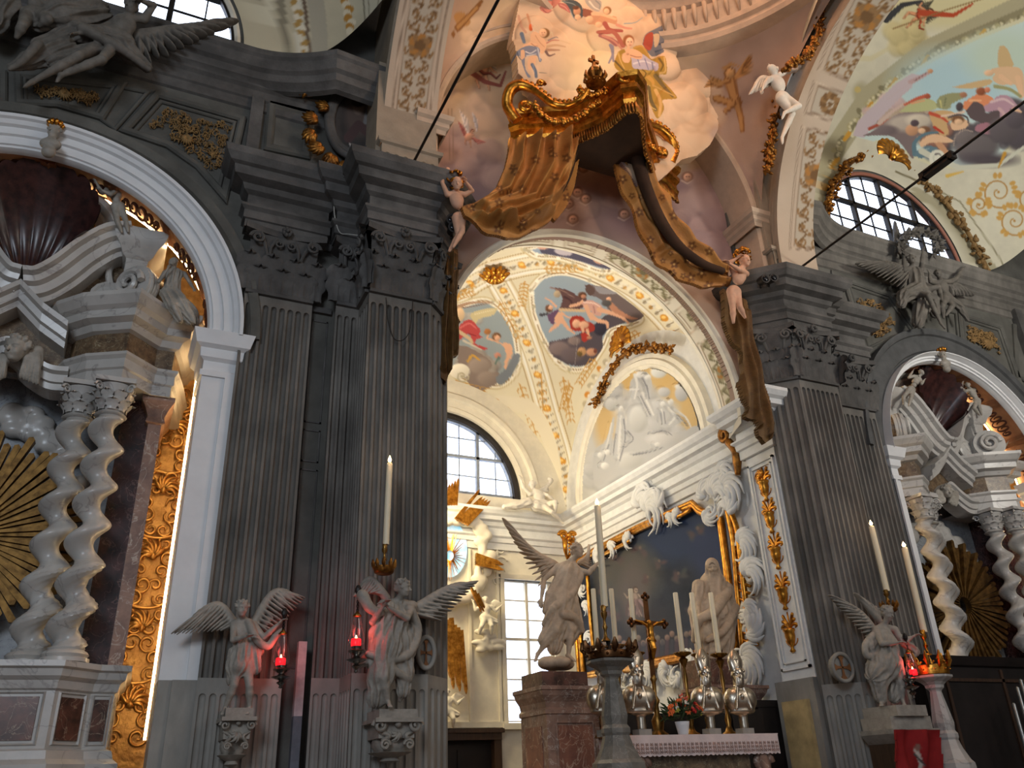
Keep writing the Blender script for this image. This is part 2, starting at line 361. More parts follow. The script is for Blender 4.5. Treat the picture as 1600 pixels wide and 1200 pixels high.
def _rot(ax, up=(0, 0, 1)):
    a = nrm(ax); b = np.cross(up, a)
    if np.linalg.norm(b) < 1e-4: b = np.cross((1., 0, 0), a)
    b = nrm(b); return np.array([a, b, np.cross(a, b)])
def strokes(pic, x0, y0, k, ops):
    """ops: ('p', points, colour) patch, ('l', points, w0, w1, colour) brush stroke, ('e', x, y, rx, ry, colour, angle) dab; coordinates relative to a detail of the picture"""
    for o in ops:
        if o[0] == 'e': pic.ell(x0+o[1]*k, y0+o[2]*k, o[3]*k, o[4]*k, o[5], ang=o[6] if len(o) > 6 else 0, soft=max(.8, o[3]*k*.25), sh=.15)
        else:
            P = [np.array([x0+a*k, y0+b*k]) for a, b in o[1]]
            if o[0] == 'p': pic.poly(bezpts(P+[P[0]], 5), o[2])
            else: pic.line(bezpts(P, 6), o[2]*k, o[4], o[3]*k, soft=.8)
class Sculpt:
    def __init__(s, h=.01): s.h = h; s.p = []
    def cap(s, a, b, ra, rb=None, k=.02, fold=None, flat=None, neg=False):
        rb = ra if rb is None else rb; a = np.asarray(a, float); b = np.asarray(b, float); R = max(ra, rb)*(1.25 if fold else 1)
        s.p.append(('c', a, b, ra, rb, k, fold, flat, neg, np.minimum(a, b)-R, np.maximum(a, b)+R)); return s
    def ell(s, c, r, ax=(1, 0, 0), up=(0, 0, 1), k=.02, neg=False):
        c = np.asarray(c, float); M = _rot(ax, up); r = np.asarray(r, float)
        ext = np.sqrt(((M.T*r)**2).sum(1)); s.p.append(('e', c, M, r, k, neg, c-ext, c+ext)); return s
    def chain(s, pts, rs, k=.02, **kw):
        for i in range(len(pts)-1): s.cap(pts[i], pts[i+1], rs[i], rs[i+1], k, **kw)
        return s
    def mesh(s, rough=0):
        h = s.h; lo = np.min([q[-2] for q in s.p if not q[5 if q[0] == 'e' else 8]], 0)-3*h; hi = np.max([q[-1] for q in s.p if not q[5 if q[0] == 'e' else 8]], 0)+3*h
        n = np.ceil((hi-lo)/h).astype(int)+1
        while n.prod() > 6e6: h *= 1.15; n = np.ceil((hi-lo)/h).astype(int)+1
        D = np.full(n, .5, np.float32); ax = [lo[i]+h*np.arange(n[i]) for i in range(3)]
        for q in s.p:
            kk = q[4] if q[0] == 'e' else q[5]; pad = 2*h+kk
            i0 = np.clip(np.floor((q[-2]-pad-lo)/h).astype(int), 0, n-1); i1 = np.clip(np.ceil((q[-1]+pad-lo)/h).astype(int)+1, 1, n)
            sl = tuple(slice(a, b) for a, b in zip(i0, i1)); G = np.stack(np.meshgrid(*[ax[i][sl[i]] for i in range(3)], indexing='ij'), -1)
            if not G.size: continue
            if q[0] == 'e':
                L = (G-q[1]) @ q[2].T; k0 = np.linalg.norm(L/q[3], axis=-1); k1 = np.linalg.norm(L/q[3]**2, axis=-1)+1e-9; d = k0*(k0-1)/k1; neg = q[5]
            else:
                a, b = q[1], q[2]; ba = b-a; L2 = ba.dot(ba)+1e-9; pa = G-a; t = np.clip(pa @ ba/L2, 0, 1)
                if q[7] is not None: fn, fs = q[7]; fn = nrm(fn); w_ = pa-t[..., None]*ba; w_ = w_+fn*((w_ @ fn)*(1/fs-1))[..., None]
                else: w_ = pa-t[..., None]*ba
                rr = q[3]+(q[4]-q[3])*t; d = np.linalg.norm(w_, axis=-1)-rr; neg = q[8]
                if q[6]:
                    nf, amp, tw, ph = q[6]; M = _rot(ba); th = np.arctan2(w_ @ M[2], w_ @ M[1])
                    d = d+amp*(np.abs(np.sin(nf*.5*th+tw*t+ph+.5*np.sin(3*t+ph*3)))*1.0-.5+.3*np.sin(2.3*nf*.5*th-2*tw*t+2*ph))
            C = D[sl]
            if neg: hh = np.clip(.5-.5*(C+d)/kk, 0, 1); D[sl] = C*(1-hh)-d*hh+kk*hh*(1-hh)
            else: hh = np.clip(.5+.5*(C-d)/kk, 0, 1); D[sl] = C*(1-hh)+d*hh-kk*hh*(1-hh)
        D[0], D[-1] = .5, .5; D[:, 0], D[:, -1] = .5, .5; D[:, :, 0], D[:, :, -1] = .5, .5
        if rough:
            G = np.meshgrid(*ax, indexing='ij'); f = 55.0
            D += rough*(np.sin(G[0]*f+np.sin(G[2]*31)*2)*np.sin(G[2]*f*1.2+np.sin(G[1]*27)*2)*np.sin(G[1]*f+G[0]*20)).astype(np.float32)
        return surface_nets(D, lo, h)
    def build(s, name, m, parent=None, rough=0, **k):
        V, Q = s.mesh(rough); return link_mesh(name, V, Q.tolist(), m, parent, smooth=True, fix=False, **k)
_tn = [0]
def trim(mb, m, smooth=False, auto=None):
    _tn[0] += 1; return mb.build('trim_%d' % _tn[0], m, smooth=smooth, auto=auto, kind='structure')
def arc(cx, cz, r, Y, a0=0, a1=180, n=48, rx=None):
    rx = rx or r; A = np.radians(np.linspace(a0, a1, n)); return [np.array([cx+rx*math.cos(a), Y, cz+r*math.sin(a)]) for a in A], [np.array([math.cos(a), 0, math.sin(a)]) for a in A]
def bezpts(P, n=10):                                         # smooth curve through points (Catmull-Rom)
    P = [np.asarray(p, float) for p in P]; P = [2*P[0]-P[1]]+P+[2*P[-1]-P[-2]]; out = []
    for i in range(1, len(P)-2):
        for t in np.linspace(0, 1, n, endpoint=False):
            a, b, c, d = P[i-1:i+3]; out.append(.5*((2*b)+(-a+c)*t+(2*a-5*b+4*c-d)*t*t+(-a+3*b-3*c+d)*t**3))
    out.append(P[-2]); return out
# ================================================================ materials
STONE = mat('grey_stucco', (122, 117, 110), .8, var=.22, scale=3, bump=.25, dirt=.35, stretch=(1, 1, .35))
STONED = mat('dark_grey_stucco', (96, 93, 90), .8, var=.25, scale=3, bump=.25, dirt=.35)
DGREY = mat('slate_grey_stucco', (78, 78, 78), .75, var=.2, scale=3, bump=.2)
STONEL = mat('pale_grey_marble', (150, 146, 138), .6, var=.18, scale=2.5, bump=.1, dirt=.25, stretch=(1, 1, .4))
WALLG = mat('grey_wall_plaster', (98, 96, 90), .85, var=.18, scale=2, bump=.2, dirt=.3)
WHITE = mat('white_painted_stucco', (222, 222, 222), .6, var=.05, scale=2)
WARMG = mat('warm_grey_plaster', (150, 136, 118), .8, var=.12, scale=3, bump=.12)
CREAM = mat('cream_stucco', (226, 218, 200), .7, var=.07, scale=3)
CHALK = mat('chalk_white_stucco', (222, 221, 218), .7, var=.06, scale=5, bump=.1)
GOLD = mat('gilding', (226, 160, 66), .33, 1.0, var=.25, scale=9, bump=.2, rgb2=(150, 92, 30))
GOLDD = mat('old_gilding', (176, 120, 52), .42, .85, var=.3, scale=8, bump=.3, rgb2=(92, 56, 24))
OCHRE = mat('ochre_relief_paint', (138, 108, 66), .75, .1, var=.3, scale=10)
MARBLE = mat('white_veined_marble', (184, 180, 174), .28, var=.14, scale=1.5, vein=(156, 150, 146), spec=.5)
MARBLER = mat('red_brown_marble', (112, 72, 58), .3, scale=5, rgb2=(58, 40, 34), vein=(150, 130, 110), spec=.5)
MARBLEP = mat('pink_grey_marble', (168, 132, 112), .35, scale=4, rgb2=(120, 92, 80), vein=(196, 180, 165), spec=.5)
MARBLEB = mat('brown_breccia_marble', (128, 104, 78), .35, scale=9, rgb2=(78, 62, 48), vein=(160, 148, 120), spec=.5)
DARKM = mat('dark_red_marble', (82, 46, 42), .25, scale=5, rgb2=(40, 24, 24), vein=(120, 90, 84), spec=.5)
STATUE = mat('grey_statue_marble', (162, 155, 144), .55, var=.16, scale=9, bump=.2, dirt=.25)
STATUEW = mat('warm_statue_stone', (188, 164, 138), .6, var=.15, scale=8, bump=.2)
STUCCOW = mat('white_figure_stucco', (216, 208, 194), .65, var=.08, scale=9)
DARKSTUC = mat('smoky_figure_stucco', (112, 106, 98), .75, var=.2, scale=8, bump=.2, dirt=.3)
SKIN = mat('flesh_painted_stucco', (206, 160, 132), .6, var=.1, scale=8)
SILVER = mat('silver', (196, 184, 166), .32, 1.0, var=.08, scale=6, bump=.1)
BRASS = mat('dark_brass', (150, 112, 58), .35, 1.0, var=.3, scale=12)
IRON = mat('dark_iron', (46, 42, 40), .5, .6, var=.2)
WOODD = mat('dark_brown_wood', (62, 44, 32), .5, var=.3, scale=3, stretch=(6, 6, .6))
BLACKW = mat('black_brown_wood', (30, 24, 22), .5, var=.3, scale=3)
WAX = mat('ivory_wax', (232, 218, 186), .45, var=.03)
FRESCO = matcol('fresco_plaster')
BROCADE = matcol('gold_brocade', .55, .25, .4, .3, 40)
def glass_mat():
    m = bpy.data.materials.new('window_glass'); m.use_nodes = True; nt = m.node_tree; nt.nodes.clear()
    o = nt.nodes.new('ShaderNodeOutputMaterial'); t = nt.nodes.new('ShaderNodeBsdfTransparent'); g = nt.nodes.new('ShaderNodeBsdfGlossy'); x = nt.nodes.new('ShaderNodeMixShader')
    t.inputs[0].default_value = (.95, .97, 1, 1); g.inputs[1].default_value = .05; x.inputs[0].default_value = .05
    nt.links.new(t.outputs[0], x.inputs[1]); nt.links.new(g.outputs[0], x.inputs[2]); nt.links.new(x.outputs[0], o.inputs[0]); return m
GLASS = glass_mat()
# ================================================================ shell of the church
XC, XL, XR = 6.72, -1.7, 15.1
MB().box(-12, 27, -8, 22, -.3, 0).build('floor', mat('floor_stone', (110, 92, 80), .5, scale=1), kind='structure')
MB().box(-12, 27, -8, 10.8, 19.5, 19.8).box(3.0, 10.4, 10.5, 18.1, 13.2, 13.5).build('ceiling_sky_stop', WALLG, kind='structure')  # unseen slabs put over the vaults to keep sky light out
MB().box(-12.3, -12, -8, 13.6, 0, 19.5).build('wall_west_sky_stop', WALLG, kind='structure')  # unseen end wall, added to stop sky light from this side
MB().box(27, 27.3, -8, 13.6, 0, 19.5).build('wall_east_sky_stop', WALLG, kind='structure')  # unseen wall added across the continuing nave, keeps sky light out
def arcpts(cx, cz, r, a0, a1, n): return [(cx+r*math.cos(math.radians(a)), cz+r*math.sin(math.radians(a))) for a in np.linspace(a0, a1, n)]
XWL, XWR = XL+.08, XR-.42
def bay_wall(name, xc, xa, xb):
    Y = 10.25; xw = XWL if xc < 0 else XWR
    P = [(xa, 0), (xc-2.6, 0)]+[(x, z) for x, z in arcpts(xc, 7.0, 2.6, 180, 0, 40)]+[(xc+2.6, 0), (xb, 0), (xb, 12.06), (xa, 12.06)]
    mb = MB().prism([(x, Y, z) for x, z in P], (0, .5, 0))
    P = [(xa, 12.06), (xw-2.03, 12.06)]+[(x, z) for x, z in arcpts(xw, 12.1, 2.03, 180, 0, 40)]+[(xw+2.03, 12.06), (xb, 12.06), (xb, 19.5), (xa, 19.5)]
    mb.prism([(x, Y, z) for x, z in P], (0, .1, 0)); mb.build(name, WALLG, kind='structure')
    xa, xb = max(xa, -12) if xa < 0 else 11.3, min(xb, 2.2) if xb < 9 else xb
    MB().box(xa, xb, 13.4, 13.6, 0, 12.0).box(xa, xb, 10.35, 13.6, 11.8, 12.0).build(name+'_back', WALLG, kind='structure')
bay_wall('wall_left', XL, -12, 3.6); bay_wall('wall_right', XR, 9.85, 27)
# --- pier bodies
PIERS = {}
def pier(m):     # m=+1 left pier, -1 right pier mirrored about XC
    f = (lambda x: x) if m > 0 else (lambda x: 2*XC-x)
    P = [(2.2, 10.9), (2.2, 10.07), (2.58, 10.07), (2.58, 9.57), (3.33, 9.57), (3.67, 9.92), (3.70, 10.9 if m > 0 else 10.0), (3.2, 10.9 if m > 0 else 10.0)]
    mb = MB().prism([(f(x), y, 0) for x, y in P], (0, 0, 9.7)); PIERS[m] = mb
    MB().box(*sorted((f(2.49), f(3.45))), 9.5, 10.9, 9.7, 12.0).build('wall_pier_left' if m > 0 else 'wall_pier_right', WARMG, kind='structure')
    return f
fL = pier(1); fR = pier(-1)
CORN = [(0, 8.72), (.05, 8.72), (.05, 8.84), (.08, 8.85), (.08, 8.98), (.13, 9.02), (.13, 9.06), (.05, 9.08), (.05, 9.26), (.12, 9.3), (.15, 9.38), (.28, 9.42), (.30, 9.55), (.36, 9.57), (.43, 9.66), (.45, 9.76), (0, 9.8)]
for m, f in ((1, fL), (-1, fR)):
    path = [(.88, 10.3), (.88, 10.08), (1.93, 10.08), (1.93, 10.25), (2.13, 10.25), (2.13, 9.98), (2.47, 9.98), (2.47, 9.46), (3.41, 9.46), (3.8, 9.85), (3.8, 10.5)]
    path = [(f(x), y) for x, y in path]
    if m < 0: path = path[::-1]
    trim(MB().plan(path, CORN), STONED)
# --- fluted pilasters
def flutes(mb, A, B, n, z0, z1, dep=.06, cable=False):
    A = np.array([*A, 0.]); B = np.array([*B, 0.]); t = B-A; L = np.linalg.norm(t); t = t/L; nn = np.array([t[1], -t[0], 0])
    wf = L/(n+.42*(n+1)); gap = .42*wf; zs = [z0, z1-.2, z1-.2]+[z1-.2+wf*.5*math.sin(a) for a in (.4, .8, 1.1, 1.3, 1.5)]+[z1-.2+wf*.5, z1]
    ws = [1, 1, 1]+[math.cos(a) for a in (.4, .8, 1.1, 1.3, 1.5)]+[0, 0]
    rows = []
    for z, w in zip(zs, ws):
        R = [A]
        for i in range(n):
            s0 = gap+i*(wf+gap); c = s0+wf/2
            for q in np.linspace(-1, 1, 9): R.append(A+t*(c+q*wf/2*max(w, .02))-nn*dep*w*math.sqrt(max(0, 1-q*q))*(1 if not cable else -.4))
        R.append(B); rows.append([p+np.array([0, 0, z]) for p in R])
    mb.grid(rows)
def leaf(mb, base, t, o, w, h, out, nn=9, curl=.35):          # acanthus leaf: base point, across dir, outward dir
    base = np.asarray(base, float); F1, B1 = [], []
    for v in np.linspace(0, 1, 11):
        ww = w*.5*(.75+.45*math.sin(v*PI*.9))*(1 if v < .8 else (1-(v-.8)*4.2)); ww *= 1+.16*math.cos(v*6*PI)
        oo = out*(.15+.85*v**2.2); zz = h*(v if v < .82 else .82+(.82-v)*curl*1.2+.02)
        r1, r2 = [], []
        for u in np.linspace(-1, 1, nn):
            p = base+t*(ww*u)+o*(oo+.035*w*math.cos(u*3*PI)+.05*w*(1-abs(u)))+np.array([0, 0, zz-(.06*h*abs(u) if v > .5 else 0)])
            r1.append(p+o*.012); r2.append(p-o*.02)
        F1.append(r1); B1.append(r2)
    mb.grid(F1); mb.grid(B1)
def spiral(mb, c, t, up, r, w, o, turns=1.6, d=1, n=26):
    T = np.linspace(0, turns*2*PI, n); mb.tube([c+t*(d*r*(1-q/(turns*2*PI)*.8)*math.cos(q))+up*(r*(1-q/(turns*2*PI)*.8)*math.sin(q))+o*(.03*q/(turns*2*PI)) for q in T], [w, w*.6], 6)
Zv = np.array([0, 0, 1.])
def capital(mb, A, B, z0, z1):
    A = np.array([*A, 0.]); B = np.array([*B, 0.]); t = B-A; L = np.linalg.norm(t); t = t/L; o = np.array([t[1], -t[0], 0]); H = z1-z0; n = max(1, round(L/.34))
    mb.sweep([A+Zv*z0, B+Zv*z0], [(0, -.05), (.05, -.045), (.06, 0), (.03, .03), (0, .04)], [o, o], [Zv, Zv])
    C = (A+B)/2
    mb.grid([[A+Zv*z0, B+Zv*z0], [A+Zv*(z0+.6*H)+o*.02, B+Zv*(z0+.6*H)+o*.02], [A+Zv*z1+o*.1-t*.03, B+Zv*z1+o*.1+t*.03]])
    wl = L/n
    for i in range(n): leaf(mb, A+t*(wl*(i+.5))+Zv*z0, t, o, wl*.98, H*.46, .14)
    for i in range(n+1): leaf(mb, A+t*(wl*i)+Zv*z0, t, o, wl*.85, H*.72, .17)
    for d, E in ((1, A), (-1, B)):
        c = E+t*d*.07+Zv*(z1-.2*H)+o*.14; spiral(mb, c, t, Zv, .1, .026, o, d=-d); mb.tube([E+t*d*(L*.28)+Zv*(z0+.5*H)+o*.05, E+t*d*(L*.2)+Zv*(z0+.72*H)+o*.1, E+t*d*.1+Zv*(z1-.1*H)+o*.15], [.02, .03], 6)
    if L > .6:
        for d in (-1, 1): spiral(mb, C+t*d*.09+Zv*(z1-.22*H)+o*.1, t, Zv, .075, .02, o, d=d); mb.tube([C+t*d*.2+Zv*(z0+.5*H)+o*.05, C+t*d*.19+Zv*(z0+.72*H)+o*.09, C+t*d*.12+Zv*(z1-.14*H)+o*.12], [.018, .024], 6)
    P = [];                                                                        # abacus with a concave face
    for u in np.linspace(0, 1, 9): P.append(A+t*(-.1+u*(L+.2))+o*(.2-.12*math.sin(u*PI))+Zv*(z1-.085*H))
    q = [p+Zv*.085*H+o*.02 for p in P]; bk = [p-o*(.35) for p in P]
    mb.grid([bk, P, [p+Zv*.04*H for p in P], q, [p-o*.3+Zv*.0 for p in q]])
    if L > .6:
        for k in range(7): a = k*2*PI/7; mb.ball(C+o*.16+Zv*(z1-.02*H)+t*.05*math.cos(a)+Zv*.05*math.sin(a), .035, 6)
        mb.ball(C+o*.2+Zv*(z1-.02*H), .03, 6)
def pilaster(faces, label, z1=8.72, zn=7.74, zb=2.77, body=None):  # body: the masonry behind the flutes
    c = np.mean([q[0] for q in faces], 0); r = thing('fluted_pilaster', label, 'pilaster', (c[0], c[1], 0), None)
    a, b_, k = MB(), MB(), MB()
    for A, B, n in faces: flutes(a, A, B, n, zb, zn-.02); flutes(b_, A, B, n, .3, zb, .03, cable=False); capital(k, A, B, zn, z1)
    body.build('pier_core', STONE, r)
    a.build('shaft', STONE, r, smooth=True, auto=35); o = b_.build('shaft_foot', STONEL, r, smooth=True, auto=35, label='paler lower part of the shaft'); k.build('capital', STONED, r, smooth=True, auto=50)
    return r
pilaster([((.95, 10.1), (1.86, 10.1), 8)], 'grey fluted flat pilaster with leafy capital right beside the big white arch on the left', body=MB().box(.96, 1.85, 10.175, 10.24, 0, 8.75))
pilaster([((2.16, 9.98), (2.49, 9.98), 3), ((2.485, 9.98), (2.485, 9.48), 4), ((2.49, 9.48), (3.38, 9.48), 8), ((3.38, 9.48), (3.77, 9.87), 3)], 'tall grey fluted corner pilaster on the left pier, behind the angel with the tall candle', body=PIERS[1])
def mf(faces): return [((2*XC-B[0], B[1]), (2*XC-A[0], A[1]), n) for A, B, n in faces]
pilaster(mf([((2.485, 9.98), (2.485, 9.48), 4), ((2.49, 9.48), (3.38, 9.48), 8), ((3.38, 9.48), (3.77, 9.87), 4)]), 'tall grey fluted corner pilaster right of the chapel opening, with a cross medallion low down', body=PIERS[-1])
pilaster(mf([((.95, 10.1), (1.86, 10.1), 8)]), 'darker flat fluted pilaster between the right corner pilaster and the right arch', zn=7.74, body=MB().box(fR(1.85), fR(.96), 10.175, 10.24, 0, 8.75))
MB().box(.93, 1.88, 10.03, 10.2, 0, .3).box(2.45, 3.4, 9.42, 9.6, 0, .3).build('baseboard_left', STONEL, kind='structure')
# recess between the pilasters: slightly sunk panels with thin joints
mb = MB()
for z0, z1 in ((6.0, 7.55), (5.45, 5.9), (2.9, 5.35)):
    for (a, b, c, d) in ((1.9, 2.12, z0, z0+.02), (1.9, 2.12, z1-.02, z1), (1.9, 1.92, z0, z1), (2.1, 2.12, z0, z1)): mb.box(a, b, 10.235, 10.26, c, d)
mb.box(1.88, 2.15, 10.19, 10.26, 7.66, 7.75); trim(mb, STONED)
# --- arches of the nave bays
def ring(mb, cx, cz, prof, Y, a0=0, a1=180, n=64):
    """prof: (radius offset, depth towards viewer)"""
    P, U = arc(cx, cz, 1.0, Y, a0, a1, n); C = [np.array([cx, Y, cz])]*n
    return mb.sweep(C, prof, U, [np.array([0, -1., 0])]*n)
def archset(xc, r0, r1, g1, white, grey):
    p = [(r0, -.06), (r0, .0), (r0+.02, .05), (r0+(r1-r0)*.12, .05), (r0+(r1-r0)*.14, .08), (r0+(r1-r0)*.42, .08), (r0+(r1-r0)*.45, .12), (r0+(r1-r0)*.7, .12), (r0+(r1-r0)*.74, .17), (r0+(r1-r0)*.86, .2), (r0+(r1-r0)*.9, .24), (r1, .25), (r1, -.1)]
    trim(ring(MB(), xc, 7.0, p, 10.25), white, True, 30)
    p = [(r1, -.1), (r1, .06), (r1+.05, .06), (r1+.08, .12), (g1-.14, .12), (g1-.12, .17), (g1-.05, .2), (g1, .2), (g1, -.1)]
    trim(ring(MB(), xc, 7.0, p, 10.25), grey, True, 30)
archset(XL, 2.26, 2.68, 2.9, WHITE, WALLG); archset(XR, 2.26, 2.42, 2.98, WHITE, DGREY)
IMP = [(0, 6.42), (.03, 6.42), (.03, 6.5), (.0, 6.52), (.0, 6.64), (.05, 6.68), (.06, 6.8), (.12, 6.84), (.15, 6.95), (.17, 7.02), (0, 7.03)]
for xc, w, mm in ((XL, .42, WHITE), (XR, .17, WHITE)):
    for s in (1, -1):
        a, b = sorted((xc+s*2.26, xc+s*(2.26+w)))
        mb = MB().plan([(a, 10.9), (a, 10.19), (b, 10.19), (b, 10.3)] if s > 0 else [(a, 10.3), (a, 10.19), (b, 10.19), (b, 10.9)], IMP)
        mb.box(a, b, 10.19, 10.75, 2.75, 6.5); k = (b-a)/3
        mb.box(a+(2*k if s > 0 else 0), b-(0 if s > 0 else 2*k), 10.15, 10.25, 2.75, 6.42); trim(mb, mm)
        trim(MB().box(a, b, 10.19, 10.75, 0, 2.75).box(a+(k if s > 0 else 0), b-(0 if s > 0 else k), 10.15, 10.25, 0, 2.75), STONEL)
trim(MB().box(XR-2.64, XR-2.4, 10.2, 10.6, 0, 7.05).box(XR+2.4, XR+2.64, 10.2, 10.6, 0, 7.05), DGREY)
# --- top cornice of the nave walls, with the S-curved break next to the crossing
TOPL = [(0, 10.98), (.04, 11.0), (.04, 11.16), (.07, 11.18), (.07, 11.34), (.12, 11.38), (.12, 11.46), (0, 11.5)]
TOPC = [(0, 11.36), (.08, 11.38), (.11, 11.42), (.19, 11.46), (.21, 11.58), (.27, 11.62), (.31, 11.78), (.35, 11.82), (.35, 11.92), (0, 11.94)]
pl = [(-12, 10.25), (.55, 10.25)]+[(x, 10.25-.45*((x-.6)/1.3)**2) for x in np.linspace(.7, 1.9, 12)]+[(2.6, 9.85)]
trim(MB().plan(pl, TOPC), STONED, True, 30); trim(MB().plan([(-12, 10.25), (2.6, 10.25)], TOPL), STONED, True, 30)
pr = [(2*XC-x, y) for x, y in pl[::-1]]; pr = [(x, y) for x, y in pr if x < 26]+[(26, 10.25)]
pr = pr[:-1]; trim(MB().plan(pr, TOPC), STONE, True, 30); trim(MB().plan([(10.85, 10.25), (26, 10.25)], TOPL), STONE, True, 30)
trim(MB().box(.72, .9, 10.14, 10.3, 9.8, 11.2).box(18.0, 18.25, 10.1, 10.3, 9.9, 11.2), STONED)
# --- relief panels (frames traced on the wall plane)
def frame(pts, Y, m, w=.06, d=.05, parent=None, double=True):
    P = [np.array([p[0], Y, p[1]]) for p in pts]; n = len(P); cx = np.mean(P, 0); mb = MB()
    for sc, ww, dd in (((1, w, d), (.86, w*.5, d*.6)) if double else ((1, w, d),)):
        Q = [cx+(p-cx)*sc for p in P]; U = []
        for i in range(n):
            a = nrm(Q[i]-Q[i-1]); b = nrm(Q[(i+1) % n]-Q[i]); na = np.array([a[2], 0, -a[0]]); nb = np.array([b[2], 0, -b[0]]); dv = nrm(na+nb); U.append(dv/max(.4, dv.dot(na)))
        prof = [(-ww/2, -.02), (-ww/2, dd*.6), (-ww/4, dd), (ww/4, dd), (ww/2, dd*.6), (ww/2, -.02)]
        rows = [[p+a*u+b*np.array([0, -1., 0]) for a, b in prof] for p, u in zip(Q, U)]; mb.grid(rows, cu=True)
    return trim(mb, m)
def gold_foliage(px, Y, name, label, seed, m=OCHRE, n=60, mask=True):
    """carved scrollwork of foliage filling a traced panel"""
    r = np.random.RandomState(seed); px = np.array(px, float); mb = MB(); lo, hi = px.min(0), px.max(0); k = 0; cx = px.mean(0); fx = np.array([0, -1., 0])
    def W(x, y): return at(x, y, Y=Y)
    tries = 0
    while k < n and tries < 9000:
        tries += 1; x, y = lo+r.rand(2)*(hi-lo); rr = 2.5+r.rand()*5.5
        if not all(inpoly(np.array([x+dx*rr]), np.array([y+dy*rr]), px)[0] for dx in (-1, 1) for dy in (-1, 1)): continue
        c = W(x, y); s = mpp(c); d = r.choice([-1, 1]); a0 = r.rand()*6; T = np.linspace(0, 2.6*PI, 18)
        R = rr*s*(1-T/(2.6*PI)*.8); mb.tube([c+np.array([q*math.cos(a0+d*t), -.03-.02*math.sin(t), q*math.sin(a0+d*t)]) for q, t in zip(R, T)], [.4*s, 1.0*s, .6*s], 5, flat=fx)
        for j in range(3):
            a = a0+r.rand()*6; e = c+np.array([math.cos(a), 0, math.sin(a)])*rr*s*1.5; mb.tube([c+(e-c)*.5, (c+e)/2+(e-c)*.2+np.array([0, -.05, 0]), e], [.8*s, 1.6*s, .3*s], 5, flat=fx)
        k += 1
    for j in range(14):                                                # central mask-like knot
        a = j*2*PI/14; c = W(*cx); s = mpp(c); mb.tube([c+np.array([0, -.06, 0]), c+np.array([5*s*math.cos(a), -.09, 5*s*math.sin(a)]), c+np.array([11*s*math.cos(a+.3), -.03, 11*s*math.sin(a+.3)])], [1.5*s, 2.4*s, .6*s], 5)
    return mb.build(name, m, smooth=True, label=label, cat='relief')
P1 = [(245, 150), (378, 188), (350, 308), (310, 262), (262, 228), (195, 205)]
def tr(P, Y): return [(lambda q: (q[0], q[2]))(at(*p, Y=Y)) for p in P]
frame(tr(P1, 10.25), 10.25, WALLG, .11, .07); gold_foliage([(250, 165), (365, 193), (345, 295), (305, 252), (262, 222), (222, 205)], 10.24, 'foliage_relief', 'gilt foliage relief in the grey spandrel panel right above the big left arch', 3, n=110)
P2 = [(28, 118), (190, 135), (158, 185), (90, 165), (30, 162)]
frame(tr(P2, 10.25), 10.25, WALLG, .1, .07); gold_foliage([(50, 132), (165, 142), (150, 172), (90, 158), (50, 155)], 10.24, 'foliage_relief', 'faint gilt foliage relief in the panel right under the big dark angel group', 4, n=60)
P3 = [(1318, 438), (1388, 462), (1432, 522), (1398, 530), (1352, 552)]
frame(tr(P3, 10.25), 10.25, WALLG, .12, .07); gold_foliage([(1330, 455), (1382, 472), (1415, 515), (1390, 522), (1356, 538)], 10.24, 'foliage_relief', 'gilt foliage relief panel below the left wing of the wreath angels', 5, n=70)
P4 = [(1498, 492), (1562, 512), (1592, 600), (1545, 562), (1503, 545)]
frame(tr(P4, 10.25), 10.25, WALLG, .12, .07); gold_foliage([(1506, 505), (1555, 520), (1578, 585), (1545, 550), (1510, 536)], 10.24, 'foliage_relief', 'gilt foliage relief panel at the right edge, above the right arch', 6, n=60)
frame(tr([(1298, 425), (1310, 480), (1316, 492), (1300, 470)], 10.25), 10.25, STONED, .04, .03, double=False)
frame(tr([(424, 165), (487, 180), (478, 245), (418, 232)], 10.25), 10.25, WALLG, .12, .07)
frame(tr([(1583, 510), (1610, 518), (1612, 600), (1588, 590)], 10.25), 10.25, WALLG, .1, .07, double=False)
frame(tr([(-40, 120), (5, 118), (5, 160), (-40, 158)], 10.25), 10.25, WALLG, .1, .07, double=False)
for P in ([(190, 138), (230, 146), (180, 203), (158, 188)], ): frame(tr(P, 10.25), 10.25, WALLG, .05, .04, double=False)
frame(tr([(1392, 462), (1412, 458), (1447, 520), (1436, 523)], 10.25), 10.25, WALLG, .06, .05, double=False)
frame(tr([(1478, 486), (1492, 490), (1497, 543), (1483, 535)], 10.25), 10.25, WALLG, .06, .05, double=False)
